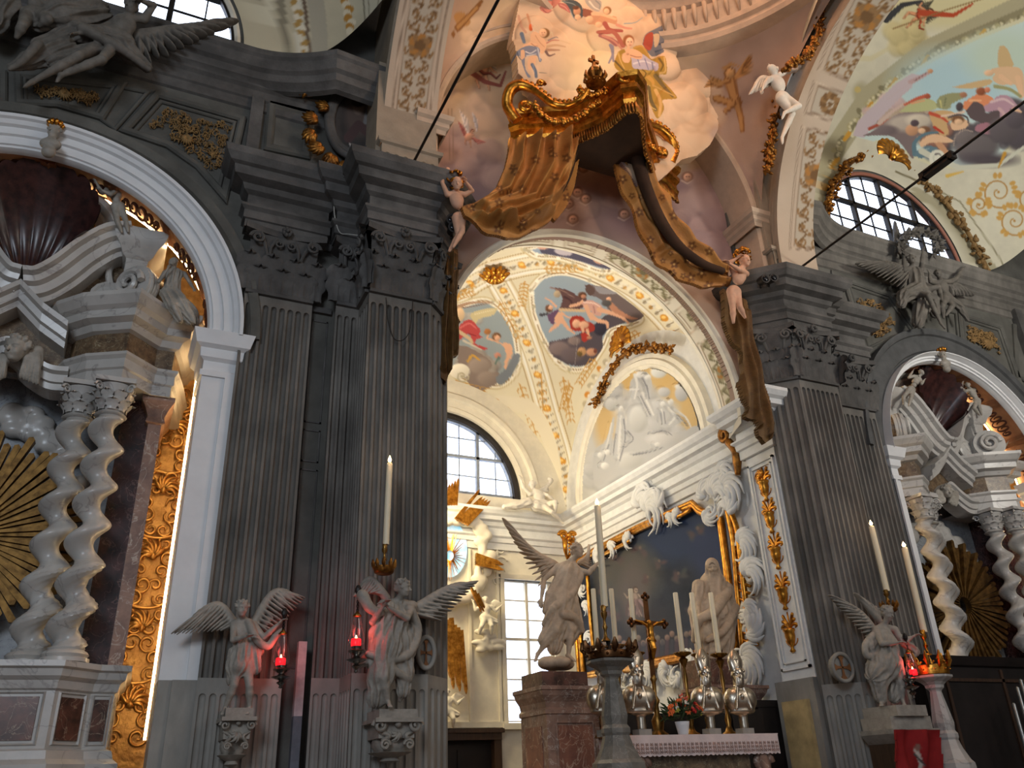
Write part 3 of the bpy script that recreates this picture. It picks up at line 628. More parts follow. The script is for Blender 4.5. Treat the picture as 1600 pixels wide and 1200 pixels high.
# --- lunette windows of the nave
def lunette(n, xc, zc, r, Y, frame_m, cols=4, rows=2, d=.05, thin=None, glassy=.05):
    root = bpy.data.objects.new('window_%d' % n, None); COL.objects.link(root); root.location = (xc, Y, zc); root['kind'] = 'structure'
    mb = MB(); P, U = arc(xc, zc, 1.0, Y, 0, 180, 48); mb.sweep([np.array([xc, Y, zc])]*48, [(r-.06, -d), (r-.06, d), (r+.02, d), (r+.02, -d)], U, [np.array([0, -1., 0])]*48)
    mb.box(xc-r, xc+r, Y-d, Y+d, zc-.02, zc+.08)
    for i in range(1, cols):
        x = xc-r+2*r*i/cols; h = math.sqrt(max(0, r*r-(x-xc)**2)); mb.box(x-.04, x+.04, Y-d, Y+d, zc, zc+h)
    for j in range(1, rows):
        z = zc+r*j/rows; h = math.sqrt(r*r-(z-zc)**2); mb.box(xc-h, xc+h, Y-d, Y+d, z-.035, z+.035)
    for i in range(cols*2):
        if i % 2:
            x = xc-r+r*i/cols; h = math.sqrt(max(0, r*r-(x-xc)**2)); mb.box(x-.012, x+.012, Y-.015, Y+.015, zc, zc+h)
    for j in range(rows*2):
        if j % 2: z = zc+r*j/rows/2; h = math.sqrt(r*r-(z-zc)**2); mb.box(xc-h, xc+h, Y-.015, Y+.015, z-.012, z+.012)
    mb.build('window_frame', frame_m, root)
    MB().prism([(x, Y+.02, z) for x, z in arcpts(xc, zc, r, 0, 180, 40)], (0, .01, 0)).build('pane', GLASS, root)
    return root
REDP = mat('red_brown_window_arch', (150, 96, 78), .6, var=.1)
lunette(1, XWL, 12.1, 2.0, 10.31, IRON, 4, 2); lunette(2, XWR, 12.1, 2.0, 10.31, IRON, 4, 2)
trim(ring(MB(), XWR, 12.1, [(1.98, -.15), (1.98, .02), (2.02, .05), (2.07, .02), (2.07, -.1)], 10.25), REDP, True, 30)
trim(ring(MB(), XWL, 12.1, [(1.98, -.15), (1.98, .02), (2.02, .05), (2.07, .02), (2.07, -.1)], 10.25), CREAM, True, 30)
# ================================================================ crossing: frescoed lunette wall, arches, pendentives, dome ring
pc = Paint(560, -60, 1340, 480, (176, 150, 132), k=2)       # picture carried by the crossing plaster
pc.noise(8, 160, (1, .9, .9), 1).noise(4, 25, (1, 1, 1), 2)
PL, MAU, LIT, SHD, PEACH = (196, 170, 150), (164, 136, 132), (226, 200, 168), (176, 144, 124), (226, 196, 162)
for (x, y, rx, ry, c) in ((740, 250, 60, 90, MAU), (730, 330, 50, 60, (140, 118, 118)), (940, 290, 110, 80, (168, 136, 126)), (1090, 330, 80, 90, (146, 118, 120)), (880, 330, 60, 40, (176, 142, 130)), (1000, 340, 50, 40, (140, 110, 110))):
    pc.ell(x, y, rx, ry, c, soft=40, a=.9)
for (x, y, rx, ry, s, l, h) in ((730, 165, 34, 40, 3, LIT, SHD), (780, 200, 40, 40, 9, (216, 186, 160), SHD), (715, 230, 28, 30, 5, (198, 166, 150), (150, 120, 116)), (770, 260, 40, 34, 7, (190, 160, 146), (140, 114, 112)),
        (905, 265, 60, 36, 8, (206, 172, 152), (150, 116, 104)), (950, 310, 50, 30, 3, (190, 156, 140), (140, 110, 106)), (880, 330, 36, 20, 4, (196, 160, 144), (150, 118, 110)), (1090, 250, 40, 34, 5, (196, 164, 140), (136, 108, 106)),
        (1110, 310, 40, 40, 6, (186, 156, 146), (134, 108, 110)), (1060, 365, 50, 30, 2, (176, 146, 138), (126, 100, 102)), (1120, 370, 40, 30, 1, (160, 134, 130), (120, 96, 98))):
    pc.cloud(x, y, rx, ry, l, h, 16, s, .8)
for (x, y) in ((925, 227), (905, 240), (945, 245), (912, 262), (928, 258), (880, 300), (902, 300), (888, 318), (895, 342), (975, 334), (1074, 276), (962, 262), (915, 310)):     # cherub heads in the clouds
    pc.ell(x, y, 9, 8, (130, 88, 70), soft=3, a=.8); pc.ell(x+.5, y+1, 6.5, 6.5, (206, 156, 130), soft=2, sh=.3); pc.ell(x-1.5, y, 1.2, .8, (96, 60, 50)); pc.ell(x+2.5, y, 1.2, .8, (96, 60, 50)); pc.line([(x-9, y+6), (x, y+11), (x+9, y+5)], 3, (222, 190, 168), 1, a=.6)
# upper heavenly part, warm clouds and angels
pc.ell(920, 60, 190, 130, (222, 188, 148), soft=50)
for (x, y, rx, ry, s) in ((850, 60, 40, 40, 1), (880, 110, 60, 36, 2), (830, 20, 34, 40, 3), (930, 60, 50, 50, 4), (960, 140, 50, 40, 5), (1030, 60, 40, 70, 6), (1040, 150, 50, 40, 7), (1070, 200, 50, 46, 8), (1010, 230, 50, 46, 9), (1090, 170, 30, 40, 10), (1050, 20, 40, 40, 11), (900, 10, 50, 30, 12), (990, 30, 40, 30, 13), (790, 130, 30, 30, 14), (760, 95, 26, 34, 15), (745, 60, 22, 30, 16)):
    pc.cloud(x, y, rx, ry, PEACH, (190, 152, 118), 15, s, .85)
pc.ell(925, 110, 46, 60, (250, 224, 170), soft=40, a=.6)
SK, SK2 = (226, 170, 132), (214, 160, 130)
pc.putto(757, 108, 17, 8, SK, (150, 84, 72), 1, (226, 210, 190), hair=(96, 60, 40)); pc.line([(735, 112), (758, 128), (782, 134), (790, 112)], 9, (158, 92, 80), 3)
pc.wing(752, 96, 775, 76, 10, (236, 224, 204)); pc.wing(744, 106, 724, 112, 12, (150, 90, 76))
pc.putto(735, 212, 9, 20, SK2, (170, 88, 80), 1, hair=(110, 60, 44)); pc.wing(732, 212, 718, 172, 8, (222, 206, 196)); pc.wing(728, 218, 716, 190, 6, (170, 96, 88)); pc.wing(740, 216, 758, 222, 7, (190, 120, 110)); pc.wing(745, 205, 738, 176, 6, (210, 200, 200))
pc.ell(732, 214, 6, 6, SK2, sh=.3)
F1, F2, F3 = (232, 184, 142), (206, 150, 112), (166, 108, 80)
strokes(pc, 800, 0, .1261, [
    ('p', [(340, 100), (420, 0), (600, 0), (560, 60), (500, 110), (440, 165), (370, 140)], (206, 132, 112)), ('l', [(400, 60), (450, 110), (520, 60)], 20, 8, (226, 160, 136)), ('l', [(380, 120), (440, 160), (500, 130)], 12, 6, (150, 84, 80)),
    ('p', [(560, 40), (640, 40), (710, 90), (720, 160), (650, 120), (590, 90)], (190, 112, 100)), ('l', [(600, 60), (660, 90), (700, 140)], 14, 8, (222, 158, 138)),
    ('p', [(610, 10), (760, 0), (860, 70), (880, 200), (790, 250), (740, 160), (680, 60)], (78, 84, 84)), ('l', [(640, 20), (760, 50), (830, 110)], 14, 6, (140, 148, 140)), ('l', [(720, 120), (750, 200), (790, 250)], 12, 5, (150, 160, 160)),
    ('e', 805, 140, 46, 56, F2), ('e', 815, 215, 40, 36, F1), ('e', 790, 95, 40, 24, (110, 70, 50)),
    ('p', [(880, 100), (980, 130), (1010, 170), (930, 210), (880, 190)], (150, 92, 70)), ('p', [(900, 0), (1080, 0), (1110, 60), (1080, 140), (1000, 120), (930, 60)], (176, 164, 150)), ('l', [(960, 20), (1020, 90), (1080, 120)], 26, 10, (222, 210, 188)), ('l', [(1040, 10), (1090, 60), (1080, 110)], 18, 8, (140, 138, 132)),
    ('p', [(910, 240), (990, 190), (1100, 160), (1200, 200), (1290, 210), (1290, 300), (1180, 280), (1080, 340), (1010, 300), (950, 300)], F2), ('l', [(1000, 170), (1120, 180), (1280, 235)], 46, 30, F1), ('e', 960, 240, 46, 44, F1), ('e', 1075, 305, 44, 36, F1), ('e', 1180, 130, 50, 50, (150, 106, 66)), ('e', 1172, 140, 36, 38, F1),
    ('l', [(1080, 400), (1200, 400), (1290, 380)], 46, 40, (176, 92, 80)), ('l', [(1090, 440), (1200, 480), (1290, 540)], 40, 70, (168, 104, 96)), ('l', [(1130, 440), (1200, 455), (1280, 470)], 14, 10, (214, 150, 126)), ('e', 1100, 400, 46, 22, (110, 58, 44)),
    ('l', [(1220, 560), (1250, 660), (1200, 780)], 40, 20, (150, 140, 150)),
    ('l', [(80, 200), (120, 330), (170, 400)], 34, 30, (206, 160, 130)), ('l', [(190, 180), (220, 280), (225, 350)], 26, 26, F2), ('e', 235, 340, 26, 44, (214, 100, 50)), ('l', [(240, 280), (270, 380), (330, 400)], 12, 10, (226, 196, 170)), ('l', [(120, 420), (150, 520)], 50, 40, (112, 124, 140)),
    ('l', [(440, 540), (560, 500), (720, 540)], 36, 16, (222, 190, 150)), ('l', [(430, 580), (540, 560), (660, 580)], 40, 16, (206, 166, 128)), ('l', [(430, 620), (520, 620), (590, 620)], 40, 14, (182, 140, 110)), ('l', [(420, 640), (460, 690), (530, 670)], 34, 12, (130, 100, 90)), ('l', [(420, 540), (500, 500), (580, 500)], 14, 8, (190, 110, 96)), ('l', [(440, 470), (490, 400), (510, 460)], 20, 8, (206, 186, 150)), ('l', [(450, 500), (540, 460), (570, 470)], 16, 6, (130, 120, 120)),
    ('p', [(230, 420), (280, 390), (350, 430), (420, 520), (420, 600), (380, 670), (340, 640), (320, 580), (240, 560), (150, 590), (140, 560), (220, 520)], F1), ('l', [(290, 440), (340, 520), (400, 580)], 10, 8, F2), ('l', [(240, 540), (280, 570), (320, 570)], 8, 6, F3),
    ('e', 405, 410, 62, 60, (130, 92, 54)), ('e', 385, 408, 48, 52, F1), ('e', 372, 405, 7, 5, F3), ('e', 402, 402, 7, 5, F3), ('l', [(375, 432), (395, 430)], 5, 4, (180, 90, 76)),
    ('p', [(110, 600), (180, 570), (250, 570), (340, 600), (340, 700), (370, 740), (340, 770), (310, 690), (220, 690), (160, 720), (170, 860), (230, 950), (190, 950), (130, 800), (100, 700), (50, 690), (60, 640)], (128, 132, 146)), ('p', [(110, 620), (150, 620), (160, 700), (120, 740), (105, 690)], F1), ('p', [(220, 700), (300, 690), (290, 780), (240, 850), (200, 860), (195, 760)], F1), ('l', [(170, 640), (230, 660), (300, 620)], 14, 10, (224, 220, 214)), ('l', [(180, 690), (240, 680), (300, 670)], 12, 8, (214, 210, 206)), ('l', [(320, 600), (335, 680), (350, 750)], 14, 8, (206, 206, 208)), ('l', [(250, 800), (290, 880), (300, 950)], 40, 36, (104, 116, 134)), ('l', [(260, 800), (280, 900)], 8, 6, (150, 160, 172)), ('l', [(340, 900), (430, 905)], 10, 5, (130, 120, 110)), ('l', [(60, 640), (80, 700), (110, 740)], 14, 6, (70, 74, 84))])
strokes(pc, 930, 20, .1891, [
    ('p', [(390, 260), (410, 190), (460, 150), (640, 70), (620, 120), (600, 170), (570, 220), (580, 250), (560, 290), (570, 320), (520, 350), (470, 360), (430, 320)], (118, 116, 120)), ('p', [(395, 260), (415, 190), (460, 160), (480, 180), (470, 280), (450, 310), (420, 300)], (176, 80, 60)), ('p', [(480, 175), (530, 180), (520, 260), (490, 280)], (206, 176, 140)), ('l', [(540, 150), (600, 110), (640, 75)], 18, 6, (96, 98, 108)), ('l', [(530, 260), (570, 240)], 16, 5, (72, 76, 92)), ('l', [(500, 320), (560, 300)], 16, 5, (84, 88, 100)),
    ('l', [(240, 90), (330, 80), (390, 40)], 10, 6, (150, 160, 160)), ('l', [(180, 100), (250, 125), (300, 130)], 24, 14, (214, 150, 124)), ('l', [(80, 90), (120, 140), (220, 150)], 40, 24, (170, 90, 76)), ('l', [(20, 160), (150, 160), (230, 270)], 24, 40, (180, 104, 84)), ('l', [(60, 190), (150, 230), (220, 300)], 18, 14, (206, 140, 116)), ('l', [(140, 280), (150, 400)], 30, 16, (150, 140, 150)),
    ('p', [(190, 320), (160, 400), (170, 460), (260, 530), (260, 580), (350, 590), (450, 600), (430, 680), (450, 750), (500, 860), (530, 865), (570, 790), (560, 720), (670, 710), (650, 660), (560, 560), (530, 510), (590, 500), (580, 370), (530, 360), (460, 380), (420, 300), (340, 270), (300, 320), (240, 300)], (178, 138, 60)),
    ('p', [(300, 320), (390, 340), (460, 390), (520, 420), (510, 480), (420, 470), (320, 460), (300, 400)], (196, 182, 190)), ('l', [(320, 420), (400, 400), (490, 430)], 16, 10, (226, 216, 214)), ('l', [(350, 380), (370, 440)], 8, 6, (132, 128, 156)), ('l', [(410, 380), (440, 470)], 8, 6, (134, 128, 154)), ('l', [(470, 410), (480, 480)], 10, 6, (140, 130, 150)),
    ('p', [(225, 340), (270, 320), (290, 370), (280, 410), (240, 410), (222, 380)], F1), ('p', [(240, 300), (320, 300), (380, 330), (390, 360), (370, 385), (300, 370), (270, 350)], F1), ('l', [(290, 350), (340, 365), (380, 365)], 6, 5, F3), ('e', 268, 340, 12, 10, F2),
    ('e', 275, 230, 46, 48, (150, 92, 56)), ('e', 285, 245, 33, 42, (240, 194, 156)), ('e', 272, 240, 5, 4, (96, 60, 44)), ('e', 298, 240, 5, 4, (96, 60, 44)), ('l', [(282, 268), (296, 267)], 4, 4, (190, 90, 76)), ('l', [(285, 240), (288, 256)], 3, 3, F2), ('l', [(275, 285), (270, 305)], 24, 24, F1),
    ('l', [(165, 400), (230, 470), (270, 520)], 16, 12, (110, 88, 48)), ('l', [(190, 330), (210, 400), (240, 460)], 12, 8, (214, 176, 100)), ('l', [(290, 480), (400, 490), (480, 480)], 26, 18, (206, 162, 80)), ('l', [(270, 540), (360, 560), (440, 600)], 14, 12, (212, 172, 92)), ('l', [(400, 500), (470, 560), (480, 600)], 40, 20, (206, 156, 76)), ('l', [(500, 520), (560, 600), (640, 690)], 40, 20, (126, 104, 64)), ('l', [(480, 600), (580, 650), (660, 690)], 12, 10, (200, 160, 92)), ('l', [(440, 620), (460, 720), (500, 800)], 34, 26, (112, 96, 60)), ('l', [(500, 640), (540, 740), (530, 850)], 30, 24, (220, 174, 106)), ('l', [(430, 640), (450, 760), (500, 800)], 10, 8, (214, 178, 110)), ('l', [(350, 600), (400, 620), (440, 600)], 20, 10, (120, 96, 52)), ('l', [(570, 370), (580, 480), (530, 500)], 12, 10, (214, 176, 110)), ('l', [(530, 380), (560, 430), (540, 480)], 20, 10, (116, 92, 44)), ('l', [(390, 470), (420, 500), (400, 540)], 8, 5, (110, 84, 40)), ('l', [(320, 290), (380, 275), (420, 320), (440, 370)], 16, 10, (196, 150, 76)), ('l', [(340, 500), (330, 530)], 10, 8, (130, 100, 48))])
# moulded grisaille angels on the pendentive
GR, GRD = (190, 142, 88), (146, 100, 58)
def grisaille(x, y, k, fl):
    pc.wing(x+8*fl, y-5, x+32*fl, y-42, 18, GR, GRD, 9); pc.wing(x-10*fl, y, x-38*fl, y+8, 14, GR, GRD, 9)
    for P, wd in (([(x, y-2), (x+6*fl, y+20), (x+14*fl, y+32)], 20), ([(x+10*fl, y+30), (x+18*fl, y+56), (x+20*fl, y+76)], 12), ([(x-2*fl, y-2), (x-18*fl, y+6), (x-30*fl, y-2)], 9), ([(x-20*fl, y+26), (x+6*fl, y+34), (x-6*fl, y+46)], 13)): pc.line(P, wd, GRD, wd*.6); pc.line([(a-1.2, b-1.2) for a, b in P], wd*.66, GR, wd*.4)
    pc.ell(x, y-14, 9, 10, GRD); pc.ell(x+1, y-13, 6.5, 7.5, (206, 160, 106), sh=.3); pc.line([(x-8, y-22), (x+2, y-28), (x+14, y-24)], 6, GR, 2)
grisaille(1140, 128, 1, 1)
pc.ell(722, 30, 14, 10, GR, 30); pc.line([(715, 44), (728, 30), (744, 14), (752, 2)], 11, GRD, 6); pc.line([(716, 42), (730, 28), (745, 12)], 6, GR, 4); pc.ell(708, 54, 3, 5, GRD)
# thin painted lines
for x0 in (700, 706): pc.line([(x0, 170), (x0+3, 250)], 1.2, (140, 112, 92), a=.5)
CW, CH = 10.3, 7.5
g = np.arange(3.3, 10.15, .022); h = np.arange(7.3, 14.75, .022); GX, GZ = np.meshgrid(g, h)
P = np.stack([GX, np.full_like(GX, CW), GZ], -1)
MK = (((GX-XC)**2+(GZ-11.1)**2 < 3.42**2) | ((GZ < 11.1) & (np.abs(GX-XC) < 3.42))) & (((GX-6.66)**2+(GZ-7.5)**2 > 2.78**2) & (GZ > 7.5))
painted_surface('wall_crossing', P, pc, FRESCO, thick=(0, .25, 0), mask=MK, kind='structure')
# big longitudinal arch around the lunette
PLAS = mat('crossing_plaster', (188, 166, 144), .8, var=.1, scale=3, bump=.1)
prof = [(3.2, -.9), (3.2, .0), (3.24, .04), (3.3, .04), (3.31, .0), (3.42, .0), (3.43, .05), (3.52, .05), (3.56, .0), (3.9, -.02), (3.9, -.9)]
mbx = ring(MB(), XC, 11.05, prof, 9.62, 0, 180, 72)
for s in (1, -1):
    P2 = [(s*a, b) for a, b in prof]; mbx.sweep([np.array([XC, 9.62, 9.7]), np.array([XC, 9.62, 11.05])], P2, [np.array([1., 0, 0])]*2, [np.array([0, -1., 0])]*2)
trim(mbx, PLAS, True, 30)
# impost capitals of that arch
for s in (1, -1):
    x0, x1 = sorted((XC+s*3.12, XC+s*3.5)); IM = [(0, 10.9), (.02, 10.9), (.03, 10.98), (.07, 11.02), (.07, 11.1), (.12, 11.14), (.14, 11.22), (0, 11.24)]
    pp = [(x0, 10.35), (x0, 9.56), (x1+.1, 9.56)] if s > 0 else [(x0-.1, 9.56), (x1, 9.56), (x1, 10.35)]
    trim(MB().plan(pp, IM), PLAS)
# transverse arches over the nave, with painted scroll panels on their soffits
pt = Paint(560, -120, 1480, 480, (186, 168, 148), k=1.5); pt.noise(6, 60, (1, 1, 1), 3)
BR, BRD = (142, 110, 74), (114, 86, 56)
def band_paint(axis, wpx, segs, pt=pt, BR=BR, BRD=BRD, bgc=(180, 168, 150), ln=(116, 98, 82)):
    """axis: centre line of the band in the painting; segs: (t0,t1,kind)"""
    A = np.array(bezpts([np.array(p, float) for p in axis], 20)); L = np.r_[0, np.cumsum(np.hypot(*np.diff(A, axis=0).T))]; L /= L[-1]
    def C(t): return np.array([np.interp(t, L, A[:, 0]), np.interp(t, L, A[:, 1])])
    def T(t): d = C(min(1, t+.02))-C(max(0, t-.02)); return d/np.hypot(*d)
    def pt_(t, o): c, d = C(t), T(t); W_ = np.interp(t, [0, 1], wpx); return c+np.array([d[1], -d[0]])*-o*W_
    tot = np.hypot(*np.diff(A, axis=0).T).sum()
    for t0, t1, kind in segs:
        P = [pt_(t, -.72) for t in np.linspace(t0, t1, 12)]+[pt_(t, .72) for t in np.linspace(t1, t0, 12)]
        pt.line(P+[P[0]], 3.2, ln, a=.8); pt.line(P+[P[0]], 1.3, (206, 188, 166))
        P = [pt_(t, -.55) for t in np.linspace(t0+.008, t1-.008, 12)]+[pt_(t, .55) for t in np.linspace(t1-.008, t0+.008, 12)]; pt.poly(P, bgc); pt.line(P+[P[0]], 1.4, (140, 120, 100))
        if kind == 'r':
            for i in range(12): a = i*PI/6; c = C((t0+t1)/2); w_ = np.interp(t0, [0, 1], wpx); pt.ell(c[0]+.24*w_*math.cos(a), c[1]+.28*w_*math.sin(a), .12*w_, .12*w_, BR if i % 2 else BRD)
            pt.ell(*C((t0+t1)/2), 4, 4, BRD)
        else:
            n = max(1, round((t1-t0)*tot/44))
            for k in range(n):
                tc_ = t0+(t1-t0)*(k+.5)/n; dt = (t1-t0)/n; w_ = np.interp(tc_, [0, 1], wpx); ang = math.atan2(*T(tc_)[::-1])
                for s in (-1, 1):
                    for q, rr in ((-.25, .24), (.22, .2)):
                        c = pt_(tc_+q*dt, s*.27); pt.scroll(c[0], c[1], rr*w_, BR, 3.0, 1.2, ang+s*1.2+(0 if q < 0 else PI), s*(1 if q < 0 else -1))
                    pt.line([pt_(tc_-.48*dt, s*.1), pt_(tc_-.3*dt, s*.42), pt_(tc_, s*.12), pt_(tc_+.3*dt, s*.42), pt_(tc_+.48*dt, s*.1)], 2.6, BRD, 2.2)
                c = C(tc_); pt.ell(c[0], c[1], 3.4, 3.4, BR)
                if k == n//2 and n > 2:
                    for i in range(10): a = i*PI/5; pt.ell(c[0]+.26*w_*math.cos(a), c[1]+.26*w_*math.sin(a), .16*w_, .16*w_, BR if i % 2 else (168, 118, 62))
                    pt.ell(c[0], c[1], .2*w_, .2*w_, BRD)
band_paint([(637, 222), (644, 160), (653, 90), (664, 20), (680, -70)], (40, 48), [(0.03, 1, 's')])
band_paint([(1262, 400), (1268, 330), (1278, 250), (1292, 180), (1320, 100), (1358, 20), (1410, -60)], (40, 56), [(.02, .40, 's'), (.44, .54, 'r'), (.58, 1, 's')])
def transverse(x0, x1, yc, zc, R, ytop, name, side):
    A = np.radians(np.linspace(-4, 118, 200)); xs = np.linspace(x0, x1, 44)
    P = np.array([[[x, yc+R*math.cos(a), zc+R*math.sin(a)] for x in xs] for a in A])
    painted_surface(name, P, pt, FRESCO, kind='structure')
    # moulded sides
    xx = x1 if side > 0 else x0; C = [np.array([xx, yc, zc])]*200; U = [np.array([0, math.cos(a), math.sin(a)]) for a in A]
    pr_ = [(R, 0), (R+.07, 0), (R+.08, -.05), (R+.2, -.05), (R+.22, -.1), (R+.34, -.1), (R+.36, -.16), (R+.5, -.18), (R+.75, -.18)]
    trim(MB().sweep(C, pr_, U, [np.array([side*1., 0, 0])]*200, cap=False), WARMG, True, 30)
    xo = x0 if side > 0 else x1
    trim(MB().sweep([np.array([xo, yc, zc])]*200, [(R, 0), (R+.06, .03), (R+.12, .0), (R+1.6, 0)], U, [np.array([-side*1., 0, 0])]*200, cap=False), WARMG, True, 30)
transverse(2.6, 3.45, 5.35, 10.35, 4.22, 0, 'ceiling_transverse_left', 1)
transverse(10.05, 10.93, 5.35, 10.0, 3.95, 0, 'ceiling_transverse_right', -1)
mb = MB()
for f in (fL, fR):                                     # fluted block under each transverse arch
    a, b = sorted((f(2.56), f(3.45))); flutes(mb, (a, 9.4), (b, 9.4), 6, 9.78, 10.28, .03)
    mb.box(a, b, 9.43, 9.6, 9.7, 10.3); mb.plan([(a-.02, 9.6), (a-.02, 9.4), (b+.02, 9.4), (b+.02, 9.6)], [(0, 10.28), (.04, 10.3), (.05, 10.36), (0, 10.38)])
trim(mb, WARMG, True, 35)
# pendentives
def pend(name, sx, sy, pic, zL=11.2, n=90):
    A = np.linspace(0, 1, n); S = np.linspace(0, 1, n); P = np.zeros((n, n, 3))
    for i, t in enumerate(A):
        Lx = XC+sx*3.34*math.cos(t*PI/2); z = 10.6+3.85*math.sin(t*PI/2)*(1) ; Ty = 5.4+sy*4.2*math.cos(t*PI/2)
        for j, s_ in enumerate(S): th = s_*PI/2; P[i, j] = [Lx+(XC+sx*3.34-Lx)*math.sin(th), Ty+(5.4+sy*4.2-Ty)*math.cos(th), z]
    if pic: painted_surface(name, P, pic, FRESCO, kind='structure')
    else: MB().grid(P).build(name, PLAS, kind='structure')
pend('ceiling_pendentive_right', 1, 1, pc); pend('ceiling_pendentive_left', -1, 1, pc)
# frame lines of the pendentive panel, as raised moulding
def raised(px, w, m, name=None, d=.03, **pl):
    mb = MB(); P = [at(*p, **pl) for p in px]; mb.tube(bezpts(P, 8), w, 6); return mb
# dome ring with painted flutes (real bracket ribs), and the lit dome above it
RX, RY, RZ = 3.34, 4.2, 14.42
def ell_ring(prof, n=96):
    rows = [];
    for a in np.linspace(0, 2*PI, n, endpoint=False):
        nn_ = np.array([math.cos(a), math.sin(a)]); rows.append([[XC+(RX-o)*nn_[0], 5.4+(RY-o)*nn_[1], z] for o, z in prof])
    return rows
mb = MB().grid(ell_ring([(-.3, RZ-.03), (.04, RZ-.03), (.08, RZ+.06), (.03, RZ+.1), (.03, RZ+.2), (.1, RZ+.24), (.12, RZ+.34), (.05, RZ+.38), (.05, RZ+.9), (.12, RZ+.94), (.2, RZ+1.08), (.32, RZ+1.12), (.36, RZ+1.3), (.3, RZ+1.34), (-.2, RZ+1.4)]), cu=True)
trim(mb, PLAS, True, 30)
mb = MB()
for a in np.linspace(0, 2*PI, 110, endpoint=False):
    c, s_ = math.cos(a), math.sin(a); q = np.array([XC+(RX-.06)*c, 5.4+(RY-.06)*s_, 0]); t = nrm([-RX*s_, RY*c, 0]); o = np.array([-c, -s_, 0.])
    mb.tube([q+Zv*(RZ+.42), q+o*.06+Zv*(RZ+.62), q+o*.1+Zv*(RZ+.86)], [.02, .045, .05], 5)
trim(mb, PLAS, True)
mb = MB().grid([[[XC+(RX-.05)*math.cos(a)*r, 5.4+(RY-.05)*math.sin(a)*r, z] for a in np.linspace(0, 2*PI, 48, endpoint=False)] for r, z in ((1, 15.7), (1.0, 16.6), (.97, 17.4), (.85, 18.4), (.6, 19.1), (.01, 19.45))], cv=True)
mb.build('ceiling_dome', mat('dome_plaster', (244, 214, 186), .9, var=.08, scale=1.2), smooth=True, kind='structure')
MB().box(-12, 2.6, -8, 10.3, 16.2, 16.4).box(10.9, 27, -8, 10.3, 16.2, 16.4).build('ceiling_nave', WALLG, kind='structure')
MB().box(2.0, 11.5, -8, 1.1, 14.4, 14.6).build('ceiling_aisle', WALLG, kind='structure')
# stucco cloud that spills over the ring and the arch, painted like the lunette
OUT = [(812, 0), (800, -30), (1078, -30), (1070, 20), (1058, 62), (1052, 95), (1060, 112), (1084, 112), (1104, 132), (1110, 160), (1122, 182), (1118, 206), (1104, 232), (1084, 248), (1058, 256), (1052, 262), (1032, 282), (1010, 300), (990, 296), (960, 250), (900, 210), (850, 170), (806, 120), (800, 60)]
def wb(X, Y):
    z = np.zeros(X.shape); rr = np.random.RandomState(2)
    for i in range(40): x, y, r = 800+rr.rand()*330, rr.rand()*300-10, 22+rr.rand()*26; z = np.maximum(z, .12*np.sqrt(np.clip(1-((X-x)**2+(Y-y)**2)/r**2, 0, 1)))
    return np.stack([0*z, -z, 0*z], -1)
o = painted_poly('stucco_cloud', OUT, pc, FRESCO, 1.0, thick=(0, .22, 0), plane=dict(Y=9.3), wob=wb)
props(o, 'painted stucco cloud bank with angels spilling over the crossing arch behind the gilt canopy', 'stucco cloud')
# ================================================================ nave vault cells beyond the transverse arches
pv = Paint(1180, -40, 1640, 540, (206, 200, 178), k=1.5); pv.noise(9, 90, (1, 1, .9), 4).noise(4, 12, (1, 1, .8), 8)
OL, OLD, GD = (170, 162, 132), (128, 120, 92), (196, 146, 60)
pv.ell(1480, -30, 150, 75, (206, 196, 154), soft=20); pv.cloud(1420, 55, 30, 26, (206, 190, 140), (150, 136, 96), 14, 2)
pv.putto(1440, 22, 16, 70, (214, 150, 110), (170, 70, 44), 1, (90, 84, 70), hair=(90, 60, 40)); pv.line([(1385, 30), (1410, 8), (1440, 2)], 12, (60, 60, 62), 4); pv.line([(1440, 20), (1490, 24), (1520, 6)], 10, (176, 74, 46), 3); pv.line([(1395, 45), (1480, 15), (1545, -5)], 2, (140, 110, 70))
# sweeping bands
pv.line([(1282, 330), (1300, 240), (1360, 150), (1450, 80), (1640, -10)], 34, OL, 36); pv.line([(1295, 300), (1320, 220), (1380, 140), (1470, 72), (1640, 0)], 9, OLD, 10, a=.7)
for i in range(60):
    t = i/59; p = np.array(bezpts([np.array(q, float) for q in ((1292, 300), (1312, 228), (1372, 148), (1460, 84), (1640, 8))], 16)); q = p[int(t*(len(p)-1))]
    pv.ell(q[0]+3*math.sin(i*2.3), q[1]+3*math.cos(i*1.7), 6, 4, (170, 160, 120) if i % 2 else OLD, ang=i*40); pv.ell(q[0]+4*math.cos(i), q[1], 2.6, 2.6, (206, 196, 160))
    if i % 8 == 3: pv.line([(q[0]+6, q[1]-3), (q[0]-4, q[1]+10)], 8, GD, 6)
pv.line([(1335, 90), (1360, 92), (1390, 75)], 10, (204, 192, 150), 6, a=.6)
sky = [(1332, 212), (1350, 180), (1400, 130), (1460, 92), (1520, 62), (1600, 30), (1640, 20), (1640, 180), (1600, 205), (1560, 250), (1510, 262), (1460, 258), (1420, 240), (1370, 222)]
pv.poly(sky, (196, 212, 206)); pv.line(sky, 6, (210, 204, 170), 6)
pv.ell(1500, 130, 90, 50, (176, 202, 208), soft=40); pv.ell(1570, 90, 60, 40, (190, 206, 190), soft=30)
